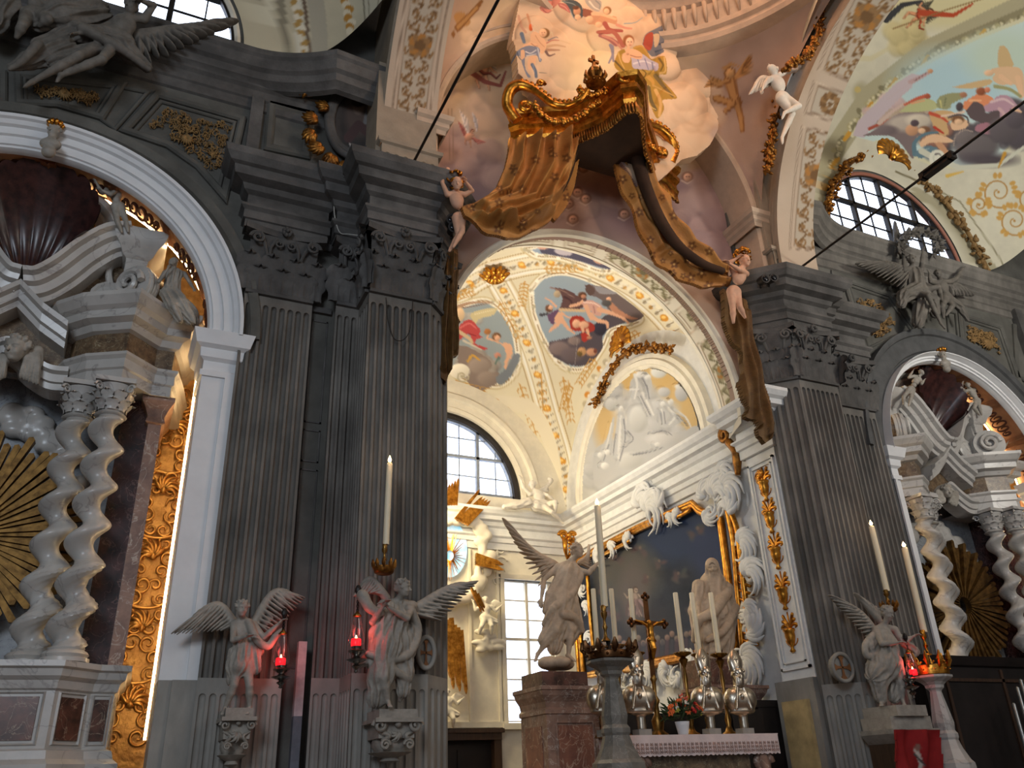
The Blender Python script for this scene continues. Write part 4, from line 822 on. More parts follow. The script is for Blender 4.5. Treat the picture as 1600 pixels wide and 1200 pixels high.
for (x, y, rx, ry, l, h, s) in ((1380, 170, 26, 20, (206, 180, 176), (160, 130, 130), 1), (1400, 190, 40, 14, (190, 168, 150), (120, 104, 100), 2), (1430, 190, 30, 24, (186, 164, 140), (110, 92, 84), 3), (1500, 225, 50, 24, (100, 92, 92), (62, 56, 60), 4), (1540, 215, 46, 20, (94, 86, 88), (56, 52, 58), 5), (1470, 205, 26, 20, (170, 120, 100), (90, 70, 66), 6), (1585, 190, 30, 30, (92, 84, 88), (60, 54, 60), 8)): pv.cloud(x, y, rx, ry, l, h, 16, s)
F4, F5, F6 = (228, 186, 148), (200, 150, 114), (150, 104, 80)
pv.poly([(1332, 212), (1340, 190), (1400, 130), (1425, 115), (1440, 118), (1400, 160), (1370, 190), (1350, 215)], (196, 180, 184))
strokes(pv, 1330, 60, .2206, [
    ('l', [(420, 310), (500, 270), (570, 230)], 34, 20, (190, 160, 158)), ('l', [(450, 300), (540, 240)], 8, 5, (140, 104, 104)), ('e', 560, 232, 20, 16, F5), ('l', [(260, 430), (400, 330), (420, 350), (300, 450)], 10, 8, (196, 178, 180)), ('l', [(130, 640), (260, 580), (300, 560)], 24, 14, (170, 84, 66)), ('l', [(200, 600), (290, 520), (380, 460)], 30, 14, (206, 180, 166)),
    ('p', [(80, 690), (180, 640), (320, 540), (450, 525), (560, 540), (600, 600), (580, 660), (470, 690), (440, 800), (430, 850), (300, 700)], (128, 112, 110)), ('e', 400, 600, 150, 60, (184, 170, 156)), ('e', 480, 580, 90, 46, (206, 192, 172)), ('e', 250, 650, 80, 34, (120, 106, 106)),
    ('p', [(340, 520), (450, 440), (560, 430), (610, 470), (600, 500), (480, 520)], (186, 186, 136)), ('l', [(380, 470), (460, 430), (540, 405)], 16, 30, (196, 100, 76)), ('l', [(430, 460), (520, 440)], 14, 8, (222, 160, 120)), ('e', 540, 410, 22, 18, (170, 90, 66)),
    ('p', [(600, 480), (620, 420), (690, 390), (790, 385), (815, 400), (780, 430), (720, 460), (690, 500), (640, 500)], (154, 152, 112)), ('e', 795, 400, 26, 20, (170, 120, 92)), ('l', [(630, 440), (640, 490)], 12, 6, (206, 196, 130)), ('l', [(670, 420), (660, 480)], 10, 6, (118, 124, 96)),
    ('p', [(550, 540), (620, 510), (720, 520), (740, 560), (680, 600), (690, 670), (650, 690), (590, 640), (570, 590)], (206, 168, 120)), ('l', [(560, 530), (640, 560), (680, 590)], 26, 14, (196, 88, 64)), ('l', [(590, 630), (650, 670)], 20, 14, (184, 66, 50)), ('l', [(640, 550), (720, 540), (800, 520)], 16, 18, (226, 196, 170)),
    ('p', [(800, 450), (880, 400), (930, 390), (1000, 420), (1010, 460), (930, 500), (830, 510), (790, 490)], (222, 142, 100)), ('l', [(840, 440), (920, 440)], 20, 12, (236, 176, 130)), ('e', 920, 375, 36, 28, (150, 88, 60)), ('e', 965, 365, 20, 20, (206, 130, 98)),
    ('p', [(930, 490), (1000, 440), (1060, 400), (1130, 420), (1200, 510), (1180, 530), (1130, 500), (1110, 560), (1060, 640), (1030, 680), (1010, 640), (1040, 520), (960, 520)], (184, 146, 158)), ('l', [(990, 450), (1080, 430), (1150, 470)], 20, 14, (214, 184, 186)), ('l', [(1050, 500), (1080, 540), (1040, 620)], 26, 14, (206, 168, 170)), ('l', [(1150, 500), (1200, 520)], 24, 16, F4), ('e', 1028, 660, 20, 22, F5),
    ('p', [(810, 510), (870, 450), (930, 470), (960, 530), (1040, 510), (1050, 560), (1000, 600), (980, 650), (920, 600), (850, 570)], (98, 84, 84)), ('e', 768, 485, 26, 32, (84, 74, 76)), ('p', [(870, 650), (900, 610), (980, 600), (1010, 670), (960, 680)], (170, 120, 130)),
    ('p', [(700, 600), (750, 560), (800, 570), (840, 600), (800, 640), (720, 650)], F4), ('e', 755, 575, 46, 30, (124, 88, 62)), ('e', 760, 592, 30, 22, F4), ('l', [(690, 560), (760, 540), (820, 560), (830, 600)], 14, 10, (84, 76, 78)),
    ('e', 430, 650, 46, 40, F5), ('e', 450, 600, 30, 24, (90, 76, 80)), ('e', 520, 645, 40, 24, (130, 94, 70)), ('e', 500, 655, 26, 20, F4),
    ('p', [(480, 740), (540, 690), (620, 680), (720, 720), (720, 735), (640, 740), (560, 740), (500, 770)], F4), ('p', [(590, 740), (640, 740), (690, 800), (720, 835), (690, 845), (650, 820)], F5), ('l', [(450, 820), (450, 740), (520, 680), (610, 665)], 36, 14, (98, 124, 134)), ('p', [(460, 800), (520, 770), (560, 760), (610, 780), (560, 810), (500, 850), (455, 830)], (104, 128, 138)), ('l', [(480, 800), (550, 780)], 8, 6, (160, 178, 180)),
    ('e', 880, 770, 150, 100, (110, 102, 102)), ('e', 800, 700, 70, 50, (118, 108, 106)), ('e', 1080, 650, 110, 90, (98, 90, 92)), ('e', 960, 860, 190, 46, (84, 76, 80)), ('e', 1160, 580, 70, 60, (92, 84, 88)), ('l', [(725, 760), (740, 690), (800, 650), (860, 660)], 8, 8, (170, 152, 140)),
    ('p', [(1040, 200), (1040, 90), (1070, 50), (1110, 80), (1130, 130), (1150, 190), (1100, 210)], (202, 172, 126)), ('p', [(720, 345), (860, 310), (980, 290), (990, 320), (900, 350), (780, 355)], (206, 174, 128)), ('p', [(940, 240), (1020, 210), (1120, 200), (1210, 230), (1225, 400), (1190, 420), (1160, 330), (1060, 330), (1000, 290), (1020, 250)], (220, 182, 144)), ('e', 975, 245, 34, 22, F4), ('l', [(1060, 270), (1130, 320)], 36, 28, F4), ('l', [(1180, 280), (1210, 400)], 40, 30, F4), ('l', [(1020, 340), (1120, 360), (1200, 410)], 26, 20, (160, 156, 110))])
pv.line([(1440, 236), (1462, 248), (1500, 262), (1560, 258), (1600, 230)], 10, (204, 202, 182), 5); pv.scroll(1466, 246, 13, (220, 216, 198), 6, 1.4, 2)
pv.line([(1570, 240), (1560, 262)], 6, GD, 2); pv.line([(1480, 275), (1505, 268)], 6, (214, 176, 90), 2)
pv.ell(1345, 145, 12, 16, OL, soft=8); pv.ell(1340, 140, 5, 5, (190, 170, 110))
for (x, y, r) in ((1560, 300, 26), (1585, 345, 24), (1530, 320, 16), (1610, 310, 20)):
    pv.scroll(x, y, r, (176, 130, 64), 2.5, 1.5, 1)
    for i in range(11): a = i*1.2; pv.ell(x+r*math.cos(a), y+r*math.sin(a), 5, 3.4, (200, 156, 84), ang=i*70)
pv.line([(1430, 300), (1480, 330), (1530, 400), (1556, 430)], 16, (158, 150, 122), 20, a=.8)
pv.line([(1400, 268), (1450, 290), (1500, 340), (1545, 425)], 3, (120, 110, 84)); pv.line([(1440, 285), (1500, 315), (1560, 400), (1580, 440)], 2, (128, 120, 92))
pl2 = Paint(280, -40, 660, 140, (190, 180, 154), k=1.5); pl2.noise(10, 50, (1, 1, .8), 6)
for x, w_, c in ((392, 12, (206, 196, 168)), (408, 10, (150, 142, 120)), (425, 14, (214, 206, 180)), (445, 12, (140, 132, 112)), (470, 14, (214, 208, 188)), (482, 5, (110, 92, 76)), (500, 26, (176, 168, 148))): pl2.line([(x-14, -40), (x-4, 20), (x+2, 100)], w_, c)
for i in range(14): pl2.ell(458+i*1.6+3*math.sin(i*2), -12+i*8, 7, 5, (224, 214, 190) if i % 2 else (176, 140, 80), ang=i*50)
for i in range(10): pl2.ell(538+i*1.2+3*math.sin(i*2), -14+i*7, 7, 6, (220, 208, 180) if i % 2 else (180, 130, 60), ang=i*50)
P = [(566, -20), (600, -20), (596, 56), (572, 48)]; pl2.poly(P, (196, 188, 164)); pl2.line(P+[P[0]], 2, (120, 112, 92)); P = [(575, -10), (592, -10), (588, 40), (578, 36)]; pl2.line(P+[P[0]], 1.4, (130, 120, 100)); pl2.line([(556, 58), (600, 72)], 20, (232, 214, 150))
def cell(name, xc, pic):
    n, m_ = 330, 300; P = np.zeros((n, m_, 3)); A = np.radians(np.linspace(0, 180, n))
    for j, t in enumerate(np.linspace(0, 1, m_)):
        x = xc+np.cos(A)*(2.12+t**.3*3.1); z0 = 12.1+2.12*np.sin(A); z1 = 14.5+1.6*np.sin(A); P[:, j, 0] = x; P[:, j, 1] = 10.22-5.0*t; P[:, j, 2] = z0+(z1-z0)*math.sin(t*PI/2)**.8
    painted_surface(name, P, pic, FRESCO, kind='structure')
cell('ceiling_vault_right', XWR, pv); cell('ceiling_vault_left', XWL, pl2)
# ================================================================ chapel behind the crossing arch
x0c, x1c, y0c, y1c, zc_ = 3.42, 10.02, 11.15, 17.8, 7.55
mb = MB().box(x0c-.3, 6.0, y1c, y1c+.3, 0, 2.62).box(7.93, x1c+.3, y1c, y1c+.3, 0, 2.62).box(x0c-.3, x1c+.3, y1c, y1c+.3, 2.62, 2.82).box(x0c-.3, 8.2, y1c, y1c+.3, 2.82, 5.95).box(9.45, x1c+.3, y1c, y1c+.3, 2.82, 5.95).box(x0c-.3, x1c+.3, y1c, y1c+.3, 5.95, 7.95)
P = [(x0c-.3, 7.95), (4.72, 7.95)]+arcpts(6.66, 7.95, 1.94, 180, 0, 40)+[(8.6, 7.95), (x1c+.3, 7.95), (x1c+.3, 13.3), (x0c-.3, 13.3)]
mb.prism([(x, y1c, z) for x, z in P], (0, .3, 0)); mb.build('wall_chapel_end', CREAM, kind='structure')
MB().box(x1c, x1c+.3, 10.7, y1c, 0, 13.3).box(9.74, x1c+.2, 10.02, 10.75, 2.9, 7.5).build('wall_chapel_right', CHALK, kind='structure')
MB().box(9.66, x1c+.2, 10.01, 10.85, 0, 2.9).build('baseboard_chapel_right', STONEL, kind='structure')
MB().box(x0c-.3, x0c, 10.9, y1c, 0, 13.3).build('wall_chapel_left', CREAM, kind='structure')
lunette(3, 6.66, 7.95, 1.94, y1c+.1, mat('grey_window_frame', (128, 136, 150), .6), 4, 2, .05)
trim(ring(MB(), 6.66, 7.95, [(1.9, -.2), (1.9, .02), (1.98, .05), (2.06, .02), (2.08, .0)], y1c), IRON, True, 30)
trim(ring(MB(), 6.66, 7.95, [(2.08, 0), (2.1, .06), (2.2, .08), (2.24, .04), (2.4, .05), (2.44, .12), (2.56, .12), (2.6, 0)], y1c), CREAM, True, 30)
# tall casement on the end wall
root = bpy.data.objects.new('window_4', None); COL.objects.link(root); root.location = (8.82, y1c, 2.8); root['kind'] = 'structure'
mb = MB()
for x in (8.2, 8.8, 9.4): mb.box(x-.035, x+.035, y1c+.02, y1c+.12, 2.82, 5.95)
for z in np.linspace(2.85, 5.92, 8): mb.box(8.2, 9.45, y1c+.04, y1c+.1, z-(.03 if abs(z-4.6) < .3 else .014), z+(.03 if abs(z-4.6) < .3 else .014))
mb.box(8.1, 8.2, y1c-.06, y1c+.1, 2.7, 6.05).box(9.45, 9.55, y1c-.06, y1c+.1, 2.7, 6.05).box(8.1, 9.55, y1c-.08, y1c+.1, 5.95, 6.07).box(8.05, 9.6, y1c-.12, y1c+.1, 2.68, 2.8)
mb.build('window_frame', CREAM, root); MB().box(8.2, 9.45, y1c+.08, y1c+.09, 2.82, 5.95).build('pane', GLASS, root)
# door
root = bpy.data.objects.new('door_1', None); COL.objects.link(root); root.location = (6.95, y1c, 0); root['kind'] = 'structure'
MB().box(5.9, 6.1, y1c-.1, y1c+.2, 0, 2.7).box(7.83, 8.0, y1c-.1, y1c+.2, 0, 2.7).box(5.9, 8.0, y1c-.12, y1c+.2, 2.48, 2.62).box(5.85, 8.05, y1c-.16, y1c+.2, 2.62, 2.7).build('door_frame', WOODD, root)
MB().box(6.1, 7.83, y1c+.1, y1c+.16, 0, 2.5).box(6.25, 6.9, y1c+.07, y1c+.12, .3, 2.3).box(7.05, 7.7, y1c+.07, y1c+.12, .3, 2.3).build('door_leaf', BLACKW, root)
# cornice running round the chapel
CC = [(0, 6.62), (.04, 6.63), (.04, 6.78), (.08, 6.8), (.08, 6.9), (.13, 6.94), (.13, 6.97), (.05, 7.0), (.05, 7.14), (.12, 7.18), (.16, 7.26), (.26, 7.29), (.27, 7.38), (.33, 7.42), (.38, 7.5), (.38, 7.56), (0, 7.6)]
trim(MB().plan([(9.9, 10.0), (9.72, 10.0), (9.72, 10.78), (x1c-.02, 10.78), (x1c-.02, y1c-.02), (x0c+.02, y1c-.02), (x0c+.02, 10.6)], CC, side=-1), CHALK)
# groin vault with its painting
pw = Paint(660, 320, 1190, 830, (222, 212, 186), k=2); pw.noise(5, 60, (1, 1, 1), 5)
GO, GOD, CR, WH, GS = (196, 148, 78), (160, 112, 54), (236, 226, 200), (240, 236, 226), (186, 176, 150)
def vleaf(x0, y0, x1, y1, c=GO, n=7, w=7, s=1):
    d = np.array([x1-x0, y1-y0], float); L = np.hypot(*d); t = d/L; q = np.array([-t[1], t[0]])
    pw.line([(x0, y0), (x1, y1)], 2, c, 1)
    for i in range(n):
        f = (i+.5)/n; b = np.array([x0, y0])+d*f
        for k in (-1, 1): pw.line([b, b+q*k*w*(1-.3*f)+t*w*.3, b+q*k*w*.9+t*w*1.1], 2.2, c, .8)
def medal(outl, sky, frame=(238, 230, 212)):
    O = bezpts([np.array(p, float) for p in outl+[outl[0]]], 8); pw.line(O, 13, (206, 190, 150)); pw.poly(O, sky); pw.line(O, 8, frame); pw.line(O, 1.6, (150, 122, 80))
    for i in range(0, len(O), 5): pw.ell(O[i][0]+2*math.sin(i), O[i][1]+2*math.cos(i), 3.2, 3.2, (246, 240, 226) if i % 2 else GS)
# diagonal ribs
R1 = [(770, 425), (800, 480), (832, 560), (858, 650), (878, 720), (890, 800)]; R2 = [(770, 425), (850, 410), (930, 425), (1010, 470), (1070, 540), (1115, 640)]; R3 = [(770, 425), (740, 440), (700, 470)]
for R in (R1, R2, R3): pw.line(bezpts([np.array(p, float) for p in R], 8), 40, (232, 222, 196), 34); 
for R in (R1, R2, R3):
    B = bezpts([np.array(p, float) for p in R], 14)
    for k in (-1, 1):
        for off, c, w_ in ((18, (176, 150, 104), 1.6), (13, WH, 3), (10, (190, 170, 130), 1.2)):
            Q = []
            for i in range(len(B)):
                d = nrm(B[min(i+1, len(B)-1)]-B[max(i-1, 0)]); Q.append(B[i]+np.array([-d[1], d[0]])*k*off)
            pw.line(Q, w_, c)
    for i in range(2, len(B), 2):
        p = B[i]; pw.ell(p[0]+2*math.sin(i), p[1], 6, 4.5, (226, 218, 200), ang=i*35); pw.ell(p[0]-3*math.cos(i*3), p[1]+2, 3.4, 3, GO if i % 4 == 0 else (176, 166, 146), ang=i*50); pw.line([p+[-5, 3], p+[0, 0], p+[6, -3]], 1.4, (140, 124, 96))
        if i % 8 == 0: pw.ell(p[0], p[1], 7, 5, (214, 150, 60), ang=30); pw.ell(p[0]-1, p[1]-1, 3.5, 2.5, (248, 206, 120))
medal([(712, 480), (760, 470), (795, 500), (808, 545), (806, 580), (780, 602), (745, 596), (712, 585), (690, 540)], (150, 160, 164))
pw.cloud(745, 570, 34, 22, (170, 160, 150), (116, 104, 100), 16, 4); pw.cloud(725, 500, 24, 12, (186, 180, 170), (140, 130, 126), 10, 2)
SA_ = (222, 172, 140)
strokes(pw, 690, 450, .1786, [
    ('l', [(130, 170), (260, 130), (440, 125)], 36, 8, (176, 140, 112)), ('l', [(140, 180), (300, 155), (430, 130)], 8, 5, (120, 84, 66)), ('p', [(250, 240), (280, 210), (400, 180), (490, 180), (440, 240), (330, 270), (290, 310)], (206, 190, 146)), ('l', [(290, 230), (460, 190)], 10, 6, (226, 214, 176)), ('e', 160, 230, 40, 60, (224, 190, 150)),
    ('p', [(130, 360), (200, 290), (260, 280), (310, 330), (340, 370), (330, 410), (360, 430), (310, 450), (300, 490), (400, 525), (360, 540), (280, 500), (240, 400), (130, 470)], (186, 74, 74)), ('l', [(160, 350), (240, 310), (300, 350)], 16, 10, (214, 112, 108)), ('l', [(240, 400), (300, 420)], 14, 8, (140, 50, 54)), ('l', [(150, 380), (240, 440), (270, 480)], 34, 24, (206, 180, 146)), ('l', [(190, 460), (290, 510), (350, 540)], 20, 10, (206, 196, 180)),
    ('p', [(130, 500), (240, 520), (380, 600), (440, 660), (410, 740), (500, 740), (510, 810), (440, 860), (300, 900), (160, 700)], (140, 124, 116)), ('e', 330, 680, 100, 70, (158, 142, 132)), ('e', 400, 790, 90, 60, (150, 134, 124)), ('l', [(520, 800), (600, 720), (660, 600)], 90, 60, (124, 130, 138)),
    ('p', [(400, 445), (430, 440), (520, 480), (560, 480), (610, 500), (620, 560), (600, 620), (560, 560), (530, 500)], SA_), ('l', [(600, 570), (570, 640), (555, 700)], 50, 18, SA_), ('e', 480, 425, 40, 36, (116, 82, 56)), ('e', 487, 438, 26, 26, SA_), ('l', [(400, 445), (405, 410)], 16, 12, SA_), ('e', 400, 382, 30, 26, (170, 112, 66)), ('e', 490, 590, 30, 26, (200, 140, 120)), ('l', [(230, 640), (270, 590), (330, 630)], 24, 16, (206, 160, 80)), ('l', [(500, 610), (470, 660)], 24, 18, (100, 124, 116))])
medal([(830, 452), (850, 432), (890, 428), (950, 452), (1000, 494), (985, 508), (955, 516), (940, 545), (915, 575), (880, 572), (852, 535), (834, 490)], (150, 164, 176))
SA, SB = (220, 170, 140), (186, 132, 106)
strokes(pw, 820, 420, .1681, [
    ('p', [(560, 150), (620, 150), (760, 180), (900, 260), (1080, 400), (1095, 450), (980, 500), (900, 420), (800, 400), (700, 280), (600, 240)], (112, 98, 98)), ('p', [(640, 160), (720, 170), (860, 230), (700, 230)], (150, 146, 152)), ('p', [(560, 160), (600, 145), (650, 200), (620, 250), (575, 220)], (96, 76, 72)),
    ('p', [(220, 680), (320, 660), (470, 620), (640, 520), (760, 430), (860, 420), (960, 480), (780, 560), (720, 640), (720, 740), (600, 880), (480, 905), (330, 860), (240, 780)], (84, 76, 84)), ('e', 320, 740, 100, 66, (128, 112, 112)), ('e', 440, 800, 110, 70, (104, 92, 96)), ('e', 460, 670, 60, 40, (134, 118, 116)), ('e', 700, 560, 60, 60, (54, 52, 66)),
    ('p', [(230, 170), (330, 180), (430, 210), (500, 260), (570, 270), (560, 330), (520, 370), (400, 380), (320, 385), (350, 300), (340, 240), (290, 200)], (96, 70, 70)), ('l', [(240, 175), (360, 210), (460, 270)], 12, 8, (140, 112, 104)), ('l', [(370, 260), (430, 300), (440, 350)], 20, 14, (74, 50, 54)), ('e', 300, 235, 32, 34, (176, 156, 130)),
    ('p', [(410, 340), (500, 310), (540, 290), (545, 320), (480, 350), (420, 358)], SA), ('p', [(530, 320), (600, 290), (700, 330), (720, 380), (700, 440), (640, 420), (600, 380), (560, 380)], (206, 160, 148)), ('l', [(550, 310), (640, 320), (700, 350)], 14, 8, (236, 206, 192)), ('l', [(640, 350), (650, 410)], 8, 5, (140, 96, 92)), ('l', [(690, 380), (800, 410), (900, 450), (960, 500)], 46, 22, SA), ('l', [(610, 430), (680, 480), (760, 500), (770, 545)], 48, 22, SA), ('l', [(570, 350), (590, 400), (620, 460)], 40, 40, SA), ('e', 535, 245, 40, 30, (96, 64, 48)), ('e', 545, 258, 22, 18, SB),
    ('p', [(760, 270), (830, 330), (880, 380), (980, 440), (1050, 460), (980, 470), (880, 430), (800, 380)], SB), ('e', 780, 285, 24, 24, SA), ('e', 760, 320, 46, 30, (86, 84, 84)),
    ('p', [(270, 420), (310, 400), (350, 430), (360, 480), (320, 520), (280, 500)], SA), ('p', [(210, 430), (290, 380), (330, 380), (280, 440), (270, 520), (230, 490)], (104, 76, 104)), ('l', [(300, 520), (250, 560), (230, 580)], 40, 20, SA), ('l', [(350, 480), (400, 550), (460, 600)], 40, 20, SA), ('l', [(340, 410), (400, 450), (440, 450)], 22, 14, SA), ('l', [(290, 350), (240, 300), (190, 270)], 20, 12, SA), ('e', 225, 370, 34, 36, (104, 70, 52)), ('e', 240, 360, 22, 24, SA), ('l', [(330, 380), (440, 385), (550, 390)], 30, 26, (206, 176, 140)), ('l', [(150, 430), (210, 420)], 30, 18, (70, 70, 76)),
    ('p', [(415, 480), (450, 440), (520, 440), (570, 480), (640, 520), (650, 570), (600, 590), (540, 580), (440, 570)], (160, 56, 46)), ('e', 480, 510, 40, 40, SA), ('e', 550, 520, 46, 34, SA), ('l', [(530, 540), (550, 600)], 30, 20, SA), ('l', [(580, 570), (600, 640)], 30, 18, SA), ('p', [(520, 600), (560, 590), (600, 640), (560, 680), (530, 660)], (170, 58, 50)), ('e', 600, 640, 26, 14, SB),
    ('e', 530, 770, 40, 40, (190, 146, 104)), ('e', 620, 775, 50, 36, (196, 146, 116)), ('e', 510, 790, 26, 26, (110, 90, 54)), ('e', 655, 765, 16, 20, (120, 70, 56)), ('l', [(490, 640), (465, 900)], 3, 3, (170, 160, 160))])
medal([(820, 388), (860, 382), (900, 386), (945, 398), (965, 418), (940, 424), (905, 412), (870, 402), (840, 400)], (150, 164, 184)); pw.line([(850, 390), (890, 398), (950, 416)], 13, (84, 80, 100), 10); pw.ell(880, 394, 14, 5, (190, 180, 190), 10); pw.ell(935, 408, 9, 4, (206, 160, 136), 20); pw.ell(848, 387, 8, 3, (214, 170, 150))
# foliage in the severies
for a in ((846, 590, 850, 680), (812, 600, 838, 680), (880, 590, 892, 660), (705, 465, 740, 455), (780, 470, 812, 530), (820, 440, 815, 480), (890, 600, 880, 640), (1000, 520, 960, 540), (850, 420, 900, 420), (705, 600, 760, 612), (930, 560, 905, 600)): vleaf(*a)
pw.line(bezpts([np.array(p, float) for p in [(780, 630), (830, 640), (862, 700), (872, 770)]], 8), 26, (228, 218, 196), 16)
for i in range(22): f = i/21; x, y = 740+120*f**.8, 618+150*f**1.7; pw.ell(x+3*math.sin(i*2), y, 5, 4, (206, 168, 110) if i % 3 else (170, 100, 50), ang=i*40); pw.ell(x+4*math.cos(i*3), y+4, 3, 3, (232, 226, 210))
for i in range(26): f = i/25; a = PI*(1.02-1.05*f); x, y = 1008+96*math.cos(a)*1.0, 655-118*math.sin(a); pw.ell(x, y, 5, 4, (190, 178, 152) if i % 3 else (206, 140, 60), ang=i*40); pw.ell(x+3, y+2, 2.6, 2.6, (240, 234, 220))
# stucco shells at the vault
pw.ell(718, 580, 16, 12, (238, 230, 212), sh=.15); pw.scroll(722, 588, 10, GS, 3, 1.3)
def zvault(x, y): a = (x-XC)/3.3; b = (y-14.48)/3.33; ca = np.sqrt(np.clip(1-a*a, 0, 1)); cb = np.sqrt(np.clip(1-b*b, 0, 1)); return zc_+3.3*np.maximum(ca, cb)+1.25*ca*cb
An = np.linspace(-PI/2, PI/2, 261); GX, GY = np.meshgrid(XC+3.3*np.sin(An), 14.48+3.33*np.sin(An))
painted_surface('ceiling_chapel_vault', np.stack([GX, GY, zvault(GX, GY)], -1), pw, FRESCO, kind='structure')
# entrance arch soffit with coffered panels
GR_, GRD_ = (150, 142, 112), (112, 104, 78)
pw.ell(930, 330, 1, 1, CR)
pa = Paint(660, 300, 1200, 720, (214, 206, 190), k=2); pa.noise(4, 40, (1, 1, 1), 5)
band_paint([(690, 455), (712, 425), (760, 378), (820, 362), (871, 364), (945, 384), (1041, 452), (1094, 506), (1138, 598), (1152, 650)], (30, 30), [(.02, .33, 's'), (.36, .44, 'r'), (.475, .665, 's'), (.695, .765, 'r'), (.80, .98, 's')], pa, GR_, GRD_, (204, 196, 176), (150, 138, 116))
A = np.radians(np.linspace(-8, 188, 260)); U = np.linspace(0, 1, 46); P = np.array([[[6.66+.06*u+(2.76+.29*u)*math.cos(a), 10.32+.85*u, 7.5+.05*u+(2.76+.29*u)*math.sin(a)] for u in U] for a in A])
painted_surface('ceiling_entrance_arch', P, pa, FRESCO, kind='structure')
trim(MB().sweep([np.array([6.66, 10.33, 7.5])]*80, [(2.74, -.05), (2.74, .04), (2.78, .07), (2.83, .07), (2.86, .03), (2.9, 0)], [[math.cos(a), 0, math.sin(a)] for a in np.radians(np.linspace(-5, 185, 80))], [[0, -1., 0]]*80), CREAM, True, 30)
trim(MB().sweep([np.array([6.72, 11.15, 7.55])]*80, [(3.05, .02), (3.02, .0), (3.05, -.1), (3.2, -.14), (3.5, -.14)], [[math.cos(a), 0, math.sin(a)] for a in np.radians(np.linspace(-5, 185, 80))], [[0, -1., 0]]*80, cap=False), CREAM, True, 30)
# side lunette: moulded arch and relief
def ringx(mb, X, cy, cz, prof, a0=0, a1=180, n=60):
    U = [np.array([0, math.cos(a), math.sin(a)]) for a in np.radians(np.linspace(a0, a1, n))]; return mb.sweep([np.array([X, cy, cz])]*n, prof, U, [np.array([-1., 0, 0])]*n)
trim(ringx(MB(), x1c, 14.42, 7.6, [(2.3, 0), (2.3, .06), (2.36, .1), (2.44, .1), (2.46, .15), (2.56, .17), (2.6, .12), (2.7, .12), (2.74, 0)]), CREAM, True, 30)
pr = Paint(880, 540, 1130, 790, (186, 184, 180), k=2); pr.noise(8, 30, (1, 1, 1), 9)
for x, y, rx, ry in ((1010, 590, 50, 22), (1060, 600, 30, 30), (945, 660, 16, 40), (1080, 640, 20, 40), (975, 600, 16, 30)): pr.ell(x, y, rx, ry, (198, 164, 106), soft=14, a=.85)
for x, y, rx, ry, s in ((985, 720, 50, 30, 1), (950, 740, 30, 24, 2), (1040, 690, 40, 24, 3), (1010, 650, 26, 40, 4), (960, 620, 18, 16, 5)): pr.cloud(x, y, rx, ry, (186, 185, 184), (142, 142, 144), 18, s, .8)
RL, RD, RM = (204, 202, 198), (126, 126, 130), (178, 177, 176)  # bright, dark and middle tones: the relief's light and shade painted in
strokes(pr, 920, 560, .21, [
    ('p', [(280, 560), (290, 400), (340, 340), (430, 360), (440, 480), (520, 560), (700, 540), (820, 500), (830, 620), (260, 860), (120, 930), (40, 930), (40, 700), (100, 640), (200, 600)], RM), ('e', 370, 450, 70, 100, (184, 183, 180)), ('e', 560, 600, 120, 50, (188, 186, 184)), ('e', 300, 760, 100, 60, (184, 183, 180)),
    ('p', [(310, 170), (370, 100), (440, 110), (470, 190), (460, 280), (490, 420), (460, 440), (400, 330), (330, 330), (300, 260)], RM), ('l', [(340, 120), (360, 200), (340, 300)], 20, 12, RL), ('l', [(390, 130), (440, 230)], 16, 10, RD), ('l', [(400, 260), (440, 340), (480, 420)], 24, 14, RL), ('l', [(430, 200), (450, 300)], 12, 8, RD), ('e', 380, 120, 30, 26, RL), ('e', 440, 140, 24, 22, RL), ('l', [(310, 230), (370, 230)], 16, 10, RL), ('l', [(385, 280), (430, 370), (460, 430)], 6, 6, RD),
    ('p', [(220, 400), (260, 400), (280, 500), (320, 600), (260, 700), (200, 850), (160, 880), (180, 680), (200, 540)], RM), ('e', 240, 375, 18, 22, RL), ('l', [(240, 430), (230, 560), (220, 740)], 16, 20, RL), ('l', [(260, 450), (270, 600), (230, 760)], 8, 8, RD), ('l', [(290, 540), (330, 600), (270, 660)], 10, 6, RD), ('l', [(200, 560), (180, 720)], 7, 7, RD),
    ('p', [(510, 420), (530, 320), (580, 330), (630, 400), (700, 460), (640, 500), (540, 510)], RM), ('e', 560, 250, 46, 36, RM), ('e', 610, 325, 22, 24, RL), ('e', 550, 340, 20, 22, RL), ('l', [(590, 370), (640, 430), (600, 490)], 20, 14, RL), ('l', [(540, 380), (540, 480)], 14, 10, RL), ('l', [(560, 400), (570, 490)], 8, 6, RD), ('l', [(640, 380), (720, 440), (760, 510)], 22, 10, RL), ('l', [(660, 420), (730, 500)], 8, 6, RD), ('e', 690, 260, 50, 60, RM), ('e', 680, 210, 40, 20, RL),
    ('p', [(70, 700), (130, 600), (180, 440), (190, 480), (170, 640), (180, 760), (80, 860)], RM), ('l', [(170, 480), (140, 620), (100, 720)], 12, 12, RL), ('l', [(150, 640), (110, 760)], 7, 7, RD), ('e', 90, 720, 26, 22, RL), ('e', 140, 700, 22, 22, RL), ('e', 120, 800, 30, 26, RL), ('l', [(330, 720), (440, 700), (560, 660)], 7, 5, RD), ('l', [(470, 560), (560, 540), (620, 570)], 7, 5, RD), ('e', 510, 640, 22, 16, RL), ('e', 520, 100, 60, 46, (200, 200, 196)), ('e', 170, 340, 50, 50, (184, 183, 180))])
GY, GZ = np.meshgrid(np.arange(12.0, 16.85, .03), np.arange(7.55, 10.05, .03)); P = np.stack([np.full_like(GY, x1c-.03), GY, GZ], -1)
px_, py_ = proj(P); lum = pr.sample(px_, py_).mean(-1); P[..., 0] -= .2*lum                 # relief raised where the paint is bright; its shading is painted in
